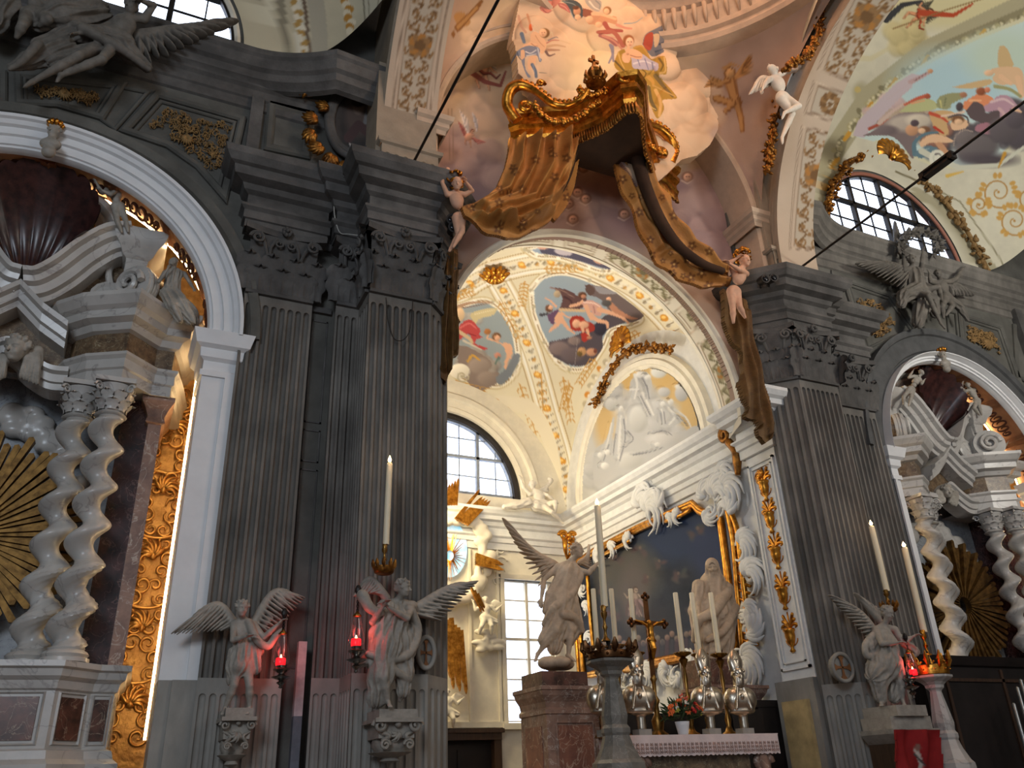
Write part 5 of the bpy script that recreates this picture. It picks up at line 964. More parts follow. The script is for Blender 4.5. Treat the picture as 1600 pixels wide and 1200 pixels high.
painted_surface('trim_90', P, pr, FRESCO, mask=((GY-14.42)**2+(GZ-7.6)**2 < 2.34**2) & (GZ > 7.57), kind='structure')
# ---- ornament helpers on a plane
def fronds(mb, c, s, ang, n=6, L=1.0, curl=1.3, w=.135, pl='X', lift=.1, spread=1.7):
    """acanthus plume: n curling tapered leaves from a point on plane X or Y"""
    c = np.asarray(c, float); sg = 1 if int(abs(c.sum())*50) % 2 else -1
    ea, eb, eo = (np.array([0, -1., 0]), Zv, np.array([-1., 0, 0])) if pl == 'X' else (np.array([1., 0, 0]), Zv, np.array([0, -1., 0]))
    for i in range(n):
        f = (i/(n-1)-.5) if n > 1 else 0; a = ang+f*spread; ll = L*s*(1-.35*abs(f)*1.4); P = []
        for t in np.linspace(0, 1, 9):
            b = a+f*curl*1.2*t*t+sg*(.2+1.5*t*t)*curl*.8; P.append(c+(ea*math.cos(b)+eb*math.sin(b))*ll*t+eo*(lift*s*math.sin(t*PI)+.02))
        mb.tube(P, [w*s*.5, w*s*1.1, w*s, w*s*.7, w*s*.15], 6, flat=None)
def cscroll(mb, pts, w, eo, knob=True):
    P = bezpts(pts, 8); mb.tube(P, [w*.7, w*1.1, w*1.2, w, w*.7], 8)
    if knob: mb.ball(P[0]+eo*w*.5, w*1.5, 8); mb.ball(P[-1]+eo*w*.5, w*1.5, 8)
# altar painting with carved frame
pp = Paint(890, 770, 1170, 1070, (44, 50, 62), k=2); pp.noise(7, 50, (1, 1, 1.1), 11).noise(4, 9, (1, 1, 1), 12)
pp.ell(1060, 840, 60, 40, (42, 56, 84), soft=30); pp.ell(1110, 860, 30, 50, (46, 58, 88), soft=20); pp.ell(980, 900, 50, 50, (80, 78, 76), soft=30); pp.ell(1000, 980, 60, 40, (56, 56, 62), soft=30); pp.ell(990, 930, 22, 50, (92, 86, 86), soft=16)
for x, y, k, a in ((1090, 830, 8, 20), (1040, 800, 7, -20), (960, 870, 8, 10), (1000, 860, 7, 30), (1060, 900, 7, 0), (945, 920, 7, 0), (1120, 890, 6, 10), (1030, 880, 6, 40), (1012, 905, 6, 0), (1085, 950, 7, 20), (960, 960, 7, -20)):
    for q in range(5): pp.ell(x+k*1.2*math.cos(q*2.1+a), y+k*math.sin(q*1.7), k*.9, k*.5, (76+9*(q % 3), 72+5*(q % 2), 76), ang=a*2+q*40, soft=k*.6, a=.75)
    pp.ell(x, y-k*.6, k*.32, k*.38, (112, 96, 88), soft=1.5, a=.8)
pp.putto(992, 935, 15, 0, (150, 134, 126), (130, 110, 112), 1, hair=(80, 66, 58), big=1)
for i in range(26): pp.ell(945+i*7.5, 1005+6*math.sin(i*1.7)-i*.6, 4, 5, (134+8*math.sin(i*5), 116, 106), sh=.3, a=.8); pp.line([(945+i*7.5, 1010-i*.6), (944+i*7.5, 1030)], 6, (84+10*math.sin(i*3), 76, 86), 8, a=.7)
OUTP = [(897, 885), (935, 860), (1000, 826), (1083, 789), (1094, 800), (1108, 806), (1126, 812), (1137, 900), (1149, 1010), (1085, 1022), (990, 1040), (930, 1052), (912, 1054)]
r = thing('altar_painting', 'large dark blue altar painting of heavenly figures in a gilt frame with white rocaille carving', 'painting', at(1040, 1040, X=9.9))
painted_poly('canvas', OUTP, pp, matcol('oil_canvas', .6, 0, .15, .1), 1.5, plane=dict(X=9.95), parent=r)
B = [at(*p, X=9.9) for p in OUTP]; mb = MB(); mb.tube(B, .075, 8, closed=True); cxm = np.mean(B, 0); mb.tube([cxm+(b-cxm)*1.035+[-.05, 0, 0] for b in B], .05, 8, closed=True); mb.build('frame', GOLD, r, smooth=True)
mb = MB(); eo = np.array([-1., 0, 0])
for (x, y, s, a, n, L) in ((1015, 800, .55, 1.6, 7, 1.2), (1003, 790, .5, 2.3, 6, 1.1), (1030, 795, .5, .9, 6, 1.1), (1005, 765, .4, 1.9, 5, .9), (1120, 775, .5, 1.7, 7, 1.2), (1135, 765, .5, 1.0, 6, 1.1), (1105, 775, .45, 2.6, 6, .9), (1130, 740, .4, 1.3, 5, .9),
        (1110, 800, .4, 3.6, 6, .8), (1140, 800, .45, .3, 6, .9), (940, 865, .4, 1.8, 5, .9), (955, 858, .35, 1.2, 5, .8), (985, 843, .35, 1.6, 5, .8), (1062, 805, .35, 1.7, 6, .7), (1046, 812, .3, 1.2, 5, .7)): (lambda m2: (fronds(m2, at(x, y, X=9.85), s, a, n, L), spiral(m2, at(x, y, X=9.86), np.array([0, -1., 0]), Zv, s*.28, s*.1, eo, 1.4, 1 if x % 2 else -1), m2.build('rocaille_plume', CHALK, r, smooth=True)))(MB())
for (x, y, s, a, n, L) in ((1160, 850, .5, .9, 7, .9), (1172, 900, .5, 1.6, 7, .9), (1168, 950, .45, .2, 7, .8), (1172, 985, .5, -.5, 7, 1.0), (1165, 1030, .5, .6, 7, 1.1), (1180, 1045, .45, 1.3, 6, 1.0), (1155, 1040, .45, -2, 6, .9),
        (945, 1062, .4, .5, 6, .9), (975, 1058, .4, 2.2, 6, .9), (1010, 1052, .4, 1.2, 6, .9), (1045, 1048, .4, 2.2, 6, .9), (1080, 1040, .4, .6, 6, .9), (1115, 1034, .4, 2, 6, .9), (990, 1066, .35, -1.2, 5, .8), (1060, 1058, .35, -1.6, 5, .8), (920, 1000, .3, 2.5, 5, .8), (915, 950, .3, 1.5, 5, .8), (912, 920, .3, 2.5, 5, .8)): (lambda m2: (fronds(m2, at(x, y, X=9.85), s, a, n, L), spiral(m2, at(x, y, X=9.86), np.array([0, -1., 0]), Zv, s*.28, s*.1, eo, 1.4, 1 if x % 2 else -1), m2.build('rocaille_plume', CHALK, r, smooth=True)))(MB())
mb = MB()
for P in ([(1142, 800), (1152, 830), (1158, 880), (1165, 940), (1172, 1000)], [(1136, 795), (1146, 850), (1152, 920), (1160, 1010)], [(985, 845), (960, 858), (940, 868)], [(1040, 815), (1065, 805), (1080, 796)], [(945, 1052), (1000, 1045), (1060, 1032), (1120, 1018)], [(918, 900), (922, 960), (930, 1040)]): mb.tube(bezpts([at(*p, X=9.84) for p in P], 8), .05, 8)
for i in range(16):                                        # gilt rays beside the frame
    y = 830+i*13; mb.tube([at(1145+i*.9, y, X=9.85), at(1166+i*1.1+4*(i % 2), y+8, X=9.85)], .03, 6)
mb.build('gilt_mouldings', GOLD, r, smooth=True)
# cross-shaped scroll by the cornice
mb = MB(); spiral(mb, at(1133, 680, X=9.7), np.array([0, -1., 0]), Zv, .16, .06, eo, 1.7); mb.tube(bezpts([at(1138, 690, X=9.7), at(1150, 705, X=9.7), at(1152, 725, X=9.7), at(1153, 742, X=9.7)], 6), [.08, .09, .05], 8); mb.build('gilt_scroll_bracket', GOLDD, smooth=True, label='dark gilt scroll hanging from the chapel cornice above the painting', cat='scroll bracket')
# white pilaster strip with gilt grotesques
r = thing('ornament_pilaster', 'narrow white chapel pilaster decorated with gilt urns and tendrils', 'pilaster', (9.72, 10.37, 2.9))
mb = MB(); X_ = 9.735
def pxz(y, z): return np.array([X_, y, z])
for (a, b, c, d) in [(q-.44, w_-.44, e, g_) for q, w_, e, g_ in ((10.5, 11.14, 3.05, 3.09), (10.5, 11.14, 6.44, 6.48), (10.5, 10.54, 3.05, 6.48), (11.1, 11.14, 3.05, 6.48), (10.58, 11.06, 3.15, 3.17), (10.58, 11.06, 6.36, 6.38), (10.58, 10.6, 3.15, 6.38), (11.04, 11.06, 3.15, 6.38))]: mb.box(X_-.035, X_+.01, a, b, c, d)
mb.build('border', CHALK, r); mb = MB(); yc_ = 10.38
for k, z in enumerate((3.3, 3.95, 4.6, 5.2, 5.75)):
    mb.lathe((X_-.02, yc_, z), [(.02, 0), (.05, .02), (.02, .07), (.06, .14), (.09, .24), (.085, .3), (.11, .33), (.1, .36)], 12); mb.tube([pxz(yc_+.13*math.cos(a), z+.2-.1*math.sin(a)) for a in np.linspace(0, PI, 10)], .01, 5)
    for s in (-1, 1):
        for q in (0, 1, 2): mb.tube(bezpts([pxz(yc_, z+.36), pxz(yc_+s*.08, z+.42+.05*q), pxz(yc_+s*(.17-.03*q), z+.4+.09*q), pxz(yc_+s*(.12-.02*q), z+.36+.1*q)], 5), [.022, .03, .012], 6)
    mb.tube([pxz(yc_, z+.3), pxz(yc_, z+.62)], .015, 5)
fronds(mb, pxz(yc_, 6.2), .2, 1.57, 5); mb.build('gilt_ornament', GOLD, r, smooth=True)
mb = MB().box(9.6, 9.68, 10.15, 10.7, .6, 2.6).build('ochre_panel', mat('ochre_marble', (180, 158, 112), .5, scale=3), label='ochre marble panel at the foot of the white chapel pilaster', cat='panel')
# end wall: corner bracket, sun window, clouds, gilt rays
mb = MB(); c = at(885, 855, Y=17.4)
for k in (-1, 1): spiral(mb, c+np.array([k*.12, -.1, .25]), np.array([1., 0, 0]), Zv, .12, .05, np.array([0, -1., 0]), 1.5, k); mb.tube([c+np.array([k*.1, -.12, .15]), c+np.array([k*.08, -.08, -.1]), c+np.array([0, 0, -.3])], [.07, .05, .02], 7)
for k in range(6): mb.ball(c+np.array([0, -.16, .25-.09*k]), .055-.004*k, 7)
mb.build('gilt_bracket', GOLD, smooth=True, label='small gilt scroll bracket in the chapel corner, above the big angel', cat='bracket')
r = bpy.data.objects.new('window_5', None); COL.objects.link(r); r.location = at(703, 862, Y=17.7); r['kind'] = 'structure'
O = [at(703+27*math.cos(a), 858+44*math.sin(a), Y=17.72) for a in np.linspace(0, 2*PI, 28, endpoint=False)]
MB().prism(O, (0, .03, 0)).build('stained_pane', mat('blue_sky_glass', (120, 190, 220), .3, scale=2.2, rgb2=(240, 246, 250), emit=(150, 205, 235), es=.55), r)  # the pane's own glow stands in for daylight; the wall behind is solid
mb = MB()
for a in np.linspace(0, 2*PI, 40, endpoint=False): mb.tube([at(703+6*math.cos(a), 868+8*math.sin(a), Y=17.68), at(703+(20+6*math.sin(a*7))*math.cos(a), 868+(34+6*math.sin(a*5))*math.sin(a), Y=17.66)], [.012, .02, .005], 4)
mb.build('gilt_rays', GOLD, r)
def rays(name, label, c0, tips, Y=17.45, w=.05):
    mb = MB()
    for (x0, y0, x1, y1) in tips:
        a, b = at(x0, y0, Y=Y), at(x1, y1, Y=Y+.05); d = nrm(b-a); q = nrm(np.cross(d, [0, 1, 0])); L = np.linalg.norm(b-a)
        mb.prism([a-q*w, a+q*w, b+q*w*.6, b+d*.1, b-q*w*.6], (0, -.07, 0))
    mb.build(name, GOLD, label=label, cat='gilt rays')
rays('gilt_ray_bundle', 'hanging bundle of gilt rays below the sun window', 0, [(694+5*i, 972-3*i if i < 3 else 965+4*i, 702+5*i, 1052+(17*i) % 30) for i in range(6)]+[(697+5*i, 985, 700+7*i, 1040+(13*i) % 34) for i in range(4)])
rays('gilt_ray_bundle', 'upright bundle of gilt rays in front of the lunette window sill', 0, [(694+4*i, 790, 696+4.5*i, 752+(11*i) % 14) for i in range(5)])
rays('gilt_ray_bundle', 'slanting bundle of gilt rays right above the cloud wreath', 0, [(712+4*i, 812+2*i, 745+4*i, 770+4*i+(7*i) % 9) for i in range(5)])
rays('gilt_ray_bundle', 'short gilt rays pointing right from the cloud wreath', 0, [(742, 868+4*i, 775+(5*i) % 10, 878+4*i) for i in range(4)])
rays('gilt_ray_bundle', 'thin gilt rays lower right of the cloud wreath, beside the casement', 0, [(735+5*i, 918+5*i, 748+5*i, 950+3*i) for i in range(3)], w=.025)
r_ = np.random.RandomState(4); S = Sculpt(.03); yy = 17.62
for i in range(60):
    a = i/60*2*PI*1.0; x, y = 712+(38+r_.rand()*16)*math.cos(a), 868+(60+r_.rand()*18)*math.sin(a); S.ell(at(x, y, Y=yy), (.09+.1*r_.rand(), .1, .08+.08*r_.rand()), k=.04)
for i in range(24): S.ell(at(690+r_.rand()*60, 795+r_.rand()*25, Y=yy), (.1+.08*r_.rand(), .12, .08), k=.04)
for i in range(14): S.ell(at(745+r_.rand()*36, 985+r_.rand()*36, Y=yy), (.08+.1*r_.rand(), .08, .07), k=.03)
o = S.build('stucco_cloud_wreath', CREAM, label='cream stucco cloud wreath around the blue sun window', cat='stucco cloud')
r_ = np.random.RandomState(8); mb = MB()
for i in range(5):                                    # engraved swirls beside it
    c = at(775+r_.rand()*8, 845+i*16, Y=17.78); mb.tube([c+np.array([.16*math.cos(a)*(1-a/9), -.02, .12*math.sin(a)*(1-a/9)]) for a in np.linspace(0, 6, 16)], .02, 5)
trim(mb, CREAM, True)
for x in (735, 780): trim(MB().box(at(x, 1000, Y=17.75)[0]-.03, at(x, 1000, Y=17.75)[0]+.03, 17.74, 17.8, 2.75, 6.6), CREAM)
trim(MB().box(x0c, 8.1, 17.72, 17.8, 2.72, 2.84), CREAM)
# gilt boss of the vault
mb = MB(); c = np.array([6.65, 14.4, 12.02])
for i in range(12): a = i*PI/6; q = np.array([math.cos(a), math.sin(a), 0]); mb.tube([c+q*.06, c+q*.2-Zv*.1, c+q*(.34 if i % 2 else .28)-Zv*.02], [.05, .09, .03], 6)
mb.ball(c-Zv*.06, .1, 10); mb.build('vault_boss', GOLD, smooth=True, label='gilt rosette boss at the crown of the chapel vault', cat='boss')
def shell_orn(name, label, px, Y, R, mt, X=None, tilt=0, m2=None, n=11):
    c = at(*px, Y=Y) if X is None else at(*px, X=X); mb = MB(); o = np.array([0, -1., 0]) if X is None else np.array([-1., 0, 0]); t = np.array([1., 0, 0]) if X is None else np.array([0, -1., 0])
    rows = []
    for i in range(n*6+1):
        a = -.35+tilt+i/(n*6)*(PI+.7); q = t*math.cos(a)+Zv*math.sin(a); cc = 1+.06*abs(math.sin(i/6*PI))
        rows.append([c+q*R*r_*cc+o*(.35*R*math.sin(r_*PI*.75)+.06*R*abs(math.sin(i/6*PI))*r_) for r_ in np.linspace(.08, 1, 10)])
    mb.grid(rows); mb.grid([[p-o*.05*R for p in rr] for rr in rows]); mb.ball(c+o*R*.2, R*.18, 8)
    return mb.build(name, mt, smooth=True, label=label, cat='shell ornament')
shell_orn('gilt_shell', 'small gilt shell over the chapel side lunette', (975, 540), 0, .42, GOLD, X=9.55)
# ================================================================ niches of the nave bays with their marble side altars
GOLDW = mat('gilt_leather_wall', (216, 170, 104), .4, .55, rgb2=(160, 118, 64), scale=5, bump=.7, bscale=14)
LED = mat('warm_strip_light', (255, 200, 110), .5, emit=(255, 222, 164), es=34)
SOFF = mat('brown_soffit_plaster', (176, 128, 96), .75, var=.15, scale=4, bump=.1)
def niche(xc, n, ledrange):
    Y0, Y1 = 10.3, 10.98; A = np.radians(np.linspace(0, 180, 60))
    MB().grid([[[xc+(2.27+.26*(y-Y0))*math.cos(a), y, 7.0+(2.27+.26*(y-Y0))*math.sin(a)] for y in np.linspace(Y0, Y1, 4)] for a in A]).grid([[[xc+(2.45+.02*k)*math.cos(a), Y1, 7.0+(2.45+1.2*k)*math.sin(a)] for k in (0, 1)] for a in A]).build('ceiling_niche_'+n, SOFF, smooth=False, kind='structure')
    mb = MB()
    for s in (-1, 1): a, b = sorted((xc+s*2.27, xc+s*2.33)); mb.box(a, b, 10.3, Y1, 0, 7.0)
    trim(mb, SOFF)
    MB().box(xc-2.9, xc+2.9, 12.3, 12.4, 0, 11.8).build('wall_niche_'+n, GOLDW, kind='structure')
    MB().box(xc-3.0, xc-2.9, 10.98, 12.4, 0, 11.8).box(xc+2.9, xc+3.0, 10.98, 12.4, 0, 11.8).build('wall_niche_sides_'+n, GOLDW, kind='structure')
    # strip light fixed behind the arch
    P = [np.array([xc+2.41*math.cos(a), 11.0, 7.0+2.41*math.sin(a)]) for a in np.radians(np.linspace(0, 180, 60))]
    P = [np.array([xc+2.25, 11.05, z]) for z in np.linspace(2.2, 6.9, 12)]+P+[np.array([xc-2.25, 11.05, z]) for z in np.linspace(6.9, 2.2, 12)]
    o = MB().tube(P, .016, 6).build('strip_light', LED, smooth=True, label='glowing orange strip light behind the arch edge of the %s altar niche' % n, cat='strip light')
    mb = MB(); r = np.random.RandomState(3)                               # dark ornaments and ribs on the soffit
    for a in np.radians([24, 47, 70, 90, 110, 133, 156]):
        for dy in np.linspace(10.36, 10.9, 6):
            d = .035; mb.grid([[[xc+(rr+.26*(y-Y0))*math.cos(a+q), y, 7.0+(rr+.26*(y-Y0))*math.sin(a+q)] for y in (10.32, 10.95)] for rr, q in ((2.27, -.045), (2.23, -.04), (2.22, -.01), (2.20, 0), (2.22, .01), (2.23, .04), (2.27, .045))])
    trim(mb, SOFF); rs = thing('soffit_scrollwork', 'dark brown scroll ornaments on the soffit of the %s altar niche' % n, 'ornament', (xc, 10.6, 8.0)); DB = mat('dark_brown_paint', (78, 40, 26), .7, var=.2)
    for k, a0 in enumerate([12, 35.5, 58.5, 80, 100, 121.5, 144.5, 168]):
        mb = MB()
        for j in range(5):
            a = math.radians(a0)+(.055*(j-2)); c = np.array([xc+2.31*math.cos(a), 10.63, 7.0+2.31*math.sin(a)]); t = np.array([-math.sin(a), 0, math.cos(a)])
            R = .13-.03*abs(j-2); mb.tube([c+t*R*math.cos(q)*(1-q/12)*.7+np.array([0, 1., 0])*R*math.sin(q)*(1-q/12)*1.6 for q in np.linspace(0, 7.5, 18)], [.012, .026, .014], 5)
        mb.build('scroll', DB, rs, smooth=True)
niche(XL, 'left', 0); niche(XR, 'right', 0)
# gilt relief scrolls on the lit strip of wall (left niche)
mb = MB(); r_ = np.random.RandomState(12); fy = np.array([0, -1., 0])
for k in range(26):
    z = 2.3+k*.19; xm = .38
    for s in (-1, 1):
        c = np.array([xm+s*(.14+.06*math.sin(k*1.7)), 12.27, z]); R = .09+.04*r_.rand(); d = s*(1 if k % 2 else -1)
        mb.tube([c+np.array([R*math.cos(q*d+k)*(1-q/10), -.02, R*math.sin(q*d+k)*(1-q/10)]) for q in np.linspace(0, 8, 20)], [.012, .024, .012], 5)
    if k % 5 == 2: fronds(mb, (xm, 12.26, z), .28, PI/2, 7, 1, .6, .1, 'Y', .12, 2.2); mb.ball((xm, 12.24, z), .05, 8)
    if k % 5 == 4: mb.tube([np.array([xm+.24*math.cos(a), 12.25, z-.1*abs(math.sin(a))-.02]) for a in np.linspace(0, PI, 12)], .02, 6)
for x in (.05, .74): mb.tube([(x, 12.28, 2.0), (x, 12.28, 7.6)], .022, 6)
mb.build('gilt_wall_relief', mat('pale_gilding', (226, 176, 104), .35, .8, var=.2), smooth=True, label='glowing gilt relief strip of vases and scrolls beside the left altar', cat='relief')
def altar(xc, tag_, n):
    r = thing('side_altar', 'white and brown marble side altar with twisted columns inside the %s arch' % n, 'altar', (xc, 11.0, 0))
    def mir(pts): return [(xc-a, b) for a, b in pts[::-1]]+[(xc+a, b) for a, b in pts]
    def rt(pts): return [(xc+a, b) for a, b in pts]
    PP = [(.42, 11.05), (.6, 10.5), (1.28, 10.42), (1.62, 10.75), (1.86, 10.78), (1.9, 11.9)]
    W, Bn, Ppl = MB(), MB(), MB()
    foot = mir(PP); W.prism([(x, y, 0) for x, y in foot], (0, 0, 2.72))
    for pr_ in ([(0, 2.66), (.03, 2.68), (.04, 2.76), (.09, 2.8), (.1, 2.87), (.14, 2.89), (.14, 2.95), (0, 2.97)], [(0, 1.86), (.14, 1.86), (.14, 1.95), (.08, 2.0), (.06, 2.08), (0, 2.1)], [(0, 0), (.16, 0), (.16, 1.6), (0, 1.62)]): W.plan(foot, pr_)
    W.prism([(x, y, 2.94) for x, y in foot], (0, 0, .03)); W.build('pedestal', MARBLE, r)
    def panel(mb, A, B, z0, z1, d=.015, m=.0):
        A = np.array([xc+A[0], A[1], 0]); B = np.array([xc+B[0], B[1], 0]); t = nrm(B-A); o = np.array([t[1], -t[0], 0]); L = np.linalg.norm(B-A)
        a, b = A+t*L*.2+o*d, B-t*L*.2+o*d; mb.prism([a+Zv*z0, b+Zv*z0, b+Zv*z1, a+Zv*z1], o*-.05)
    for s in (1, -1):
        for i, (A, B) in enumerate(zip(PP[:-1], PP[1:])):
            if s < 0: A, B = (-B[0], B[1]), (-A[0], A[1])
            panel(Bn, A, B, 2.18, 2.6)
            P_ = [np.array([xc+A[0]+(B[0]-A[0])*u, A[1]+(B[1]-A[1])*u, z]) for u, z in ((.14, 2.14), (.86, 2.14), (.86, 2.64), (.14, 2.64))]; MB().tube(P_, .02, 4, closed=True).build('panel_border', MARBLE, r)
    panel(Bn, (-.42, 11.05), (.42, 11.05), 2.18, 2.6); Bn.build('marble_panel', MARBLER, r, label='red-brown marble inlays')
    # twisted columns
    for (dx, y) in ((.94, 10.85), (1.3, 10.62)):
        for s in (1, -1):
            mb = MB(); c = np.array([xc+s*dx, y]); rows = []; nz, na = 230, 28
            for i in range(nz):
                z = 3.1+2.78*i/(nz-1); ph = s*(z-3.1)/.235*PI; k = .165-.022*i/nz; q = c+.078*np.array([math.cos(ph), math.sin(ph)])*min(1, i/8)*min(1, (nz-1-i)/8); row = []
                for a in np.linspace(0, 2*PI, na, endpoint=False): rr = k*(1+((.05*math.sin(9*a*s-z*95)) if z < 4.02 else 0)+(.05 if abs(z-4.04) < .02 else 0)); row.append([q[0]+rr*math.cos(a), q[1]+rr*math.sin(a), z])
                rows.append(row)
            mb.grid(rows, cv=True); mb.lathe((c[0], c[1], 2.96), [(.25, 0), (.25, .04), (.22, .05), (.24, .08), (.22, .11), (.18, .13), (.19, .15)], 28)
            o = mb.build('twisted_column', MARBLE, r, smooth=True, auto=50); kb = MB()
            kb.lathe((c[0], c[1], 5.86), [(.17, 0), (.19, .02), (.17, .04), (.15, .06), (.16, .25), (.22, .4)], 20); kb.box(c[0]-.23, c[0]+.23, c[1]-.23, c[1]+.23, 6.27, 6.33)
            for rowk, (zz, hh, nn_, off) in enumerate(((5.92, .16, 8, 0), (5.98, .24, 8, .5))):
                for j in range(nn_):
                    a = (j+off)*2*PI/nn_; o_ = np.array([math.cos(a), math.sin(a), 0]); t = np.array([-math.sin(a), math.cos(a), 0]); leaf(kb, np.array([c[0], c[1], zz])+o_*.14, t, o_, .12, hh, .11, 5)
            for sx in (-1, 1):
                for sy in (-1, 1): spiral(kb, np.array([c[0]+sx*.18, c[1]+sy*.18, 6.2]), nrm([sx, sy, 0]), Zv, .06, .02, np.array([0, 0, 0.]), 1.4)
            kb.build('capital', MARBLE, o, smooth=True, auto=60)
    # back of the altar
    bk = MB()
    for s in (1, -1): a, b = sorted((xc+s*1.42, xc+s*1.74)); MB().box(a, b, 11.12, 11.9, 2.95, 6.35).build('dark_marble_strip', DARKM, r)
    for s in (1, -1):
        bk = MB(); a, b = sorted((xc+s*1.74, xc+s*1.9)); bk.box(a, b, 11.0, 11.9, 2.95, 6.0); bk.plan([(a, 11.9), (a, 11.0), (b, 11.0), (b, 11.9)], [(0, 6.0), (.04, 6.02), (.02, 6.1), (.06, 6.2), (.12, 6.3), (.12, 6.36), (0, 6.38)]); bk.build('side_pier', MARBLEP, r)
    MB().box(xc-1.45, xc+1.45, 11.7, 11.8, 2.95, 7.2).build('back_panel', mat('blue_grey_marble', (150, 154, 158), .35, scale=4, vein=(110, 112, 118)), r)
    S = Sculpt(.03); q = np.random.RandomState(5)
    for i in range(44): a = q.rand()*PI; S.ell((xc+1.1*math.cos(a)*(.7+.4*q.rand()), 11.62, 5.0+1.25*math.sin(a)*(.75+.3*q.rand())), (.1+.1*q.rand(), .1, .08+.07*q.rand()), k=.03)
    S.build('cloud_relief', MARBLE, r)
    # sunburst
    mb = MB(); q = np.random.RandomState(6)
    for i in range(72):
        a = i/72*2*PI; L = 1.16+.28*math.sin(i*1.9)*(i % 3-1)*.6; c = np.array([xc, 11.35, 4.45]); d = np.array([math.cos(a), 0, math.sin(a)]); t = np.array([-math.sin(a), 0, math.cos(a)])
        mb.prism([c+d*.16-t*.012, c+d*L-t*.04, c+d*(L+.03), c+d*L+t*.04, c+d*.16+t*.012], (0, -.05-.04*(i % 3), 0))
    mb.lathe((xc, 11.3, 4.45), [(.01, 0)], 4); mb.build('sunburst', mat('old_matt_gilding', (136, 102, 54), .5, .8, rgb2=(84, 60, 30), scale=8), r); 
    # entablature, arched over the middle
    EP = [(.62, 11.25), (.72, 10.98), (.95, 10.72), (1.34, 10.5), (1.7, 10.86), (1.92, 10.86), (2.02, 11.3), (2.12, 11.9)]
    ARCHT = [(0, 6.34), (.03, 6.34), (.03, 6.48), (.06, 6.5), (.06, 6.62), (.1, 6.66), (.1, 6.7), (0, 6.71)]
    CORT = [(0, 7.02), (.06, 7.04), (.1, 7.12), (.2, 7.16), (.21, 7.26), (.27, 7.3), (.34, 7.4), (.34, 7.46), (0, 7.5)]
    w_, f_ = MB(), MB()
    for s in (1, -1):
        path = rt(EP) if s > 0 else [(xc-a, b) for a, b in EP[::-1]]
        w_.plan(path, ARCHT); w_.plan(path, CORT); f_.plan(path, [(-.1, 6.68), (0, 6.68), (0, 7.04), (-.1, 7.04)])
        body = path+[(xc+s*.62, 12.0)] if s > 0 else path+[(path[0][0], 12.0), (xc+s*.62, 12.0)]
        if s > 0: body = path+[(path[-1][0], 12.0), (xc+.62, 12.0)]
        else: body = [(path[0][0], 12.0)]+path+[(xc-.62, 12.0)]
        w_.prism([(x, y, 6.36) for x, y in body], (0, 0, .02)); w_.prism([(x, y, 7.42) for x, y in body], (0, 0, .05))
    P = bezpts([np.array([xc+a, 10.98, z]) for a, z in ((-.72, 6.42), (-.5, 6.42), (-.25, 6.55), (0, 6.72), (.25, 6.55), (.5, 6.42), (.72, 6.42))], 6)
    w_.sweep(P, [(-.14, -.3), (-.14, .04), (-.06, .05), (-.05, .09), (.05, .1), (.08, .16), (.14, .17), (.14, -.3)], [Zv]*len(P), [np.array([0, -1., 0])]*len(P))
    f_.box(xc-.7, xc+.7, 11.1, 11.3, 6.5, 7.5)
    w_.build('entablature', MARBLE, r); f_.build('frieze', MARBLEB, r)
    # gabled keystone block in the middle
    mb = MB(); P = [np.array([xc+a, 10.82, z]) for a, z in ((-.62, 7.0), (-.3, 7.2), (0, 7.48), (.3, 7.2), (.62, 7.0))]
    mb.sweep(P, [(-.2, -.35), (-.2, .02), (-.12, .04), (-.1, .1), (0, .12), (.03, .2), (.1, .22), (.1, -.35)], [Zv]*5, [np.array([0, -1., 0])]*5); mb.build('gable', MARBLE, r)
    # upper storey: swan-neck mouldings, brown fields, side blocks
    u_, b_ = MB(), MB()
    for s in (1, -1):
        P = bezpts([np.array([xc+s*a, 10.78, z]) for a, z in ((.02, 7.6), (.18, 7.64), (.38, 7.86), (.62, 8.22), (.88, 8.5), (1.14, 8.6))], 8); U = []
        for i in range(len(P)): d = nrm(P[min(i+1, len(P)-1)]-P[max(i-1, 0)]); U.append(np.array([-d[2], 0, d[0]])*s)
        u_.sweep(P, [(-.26, -.5), (-.26, .0), (-.2, .02), (-.18, .1), (-.08, .12), (-.05, .2), (.02, .22), (.05, .3), (.1, .32), (.1, -.5)], U, [np.array([0, -1., 0])]*len(P))
        a, b = sorted((xc+s*1.12, xc+s*1.4)); u_.plan([(a, 11.9), (a, 10.72), (b, 10.72), (b, 11.9)], [(-.02, 8.06), (.0, 8.26), (.05, 8.3), (.1, 8.42), (.16, 8.48), (.2, 8.6), (.2, 8.66), (0, 8.68)]); u_.box(a, b, 10.72, 11.9, 8.62, 8.67)
        u_.box(*sorted((xc+s*1.12, xc+s*1.38)), 10.8, 11.9, 7.5, 8.3)
        P2 = [(xc+s*x, 11.05, z) for x, z in ((.1, 7.3), (1.15, 7.5), (1.15, 8.45), (.9, 8.38), (.62, 8.15), (.38, 7.8))]; b_.prism(P2, (0, .3, 0))
        P = bezpts([np.array([xc+s*a, 10.95, z]) for a, z in ((.98, 8.55), (.95, 8.9), (.72, 9.2), (.35, 9.36), (0, 9.4))], 8); U = []
        for i in range(len(P)): d = nrm(P[min(i+1, len(P)-1)]-P[max(i-1, 0)]); U.append(np.array([d[2], 0, -d[0]])*s)
        u_.sweep(P, [(-.3, -.4), (-.3, .0), (-.2, .04), (-.14, .0), (-.08, .1), (0, .12), (.0, -.4)], U, [np.array([0, -1., 0])]*len(P))
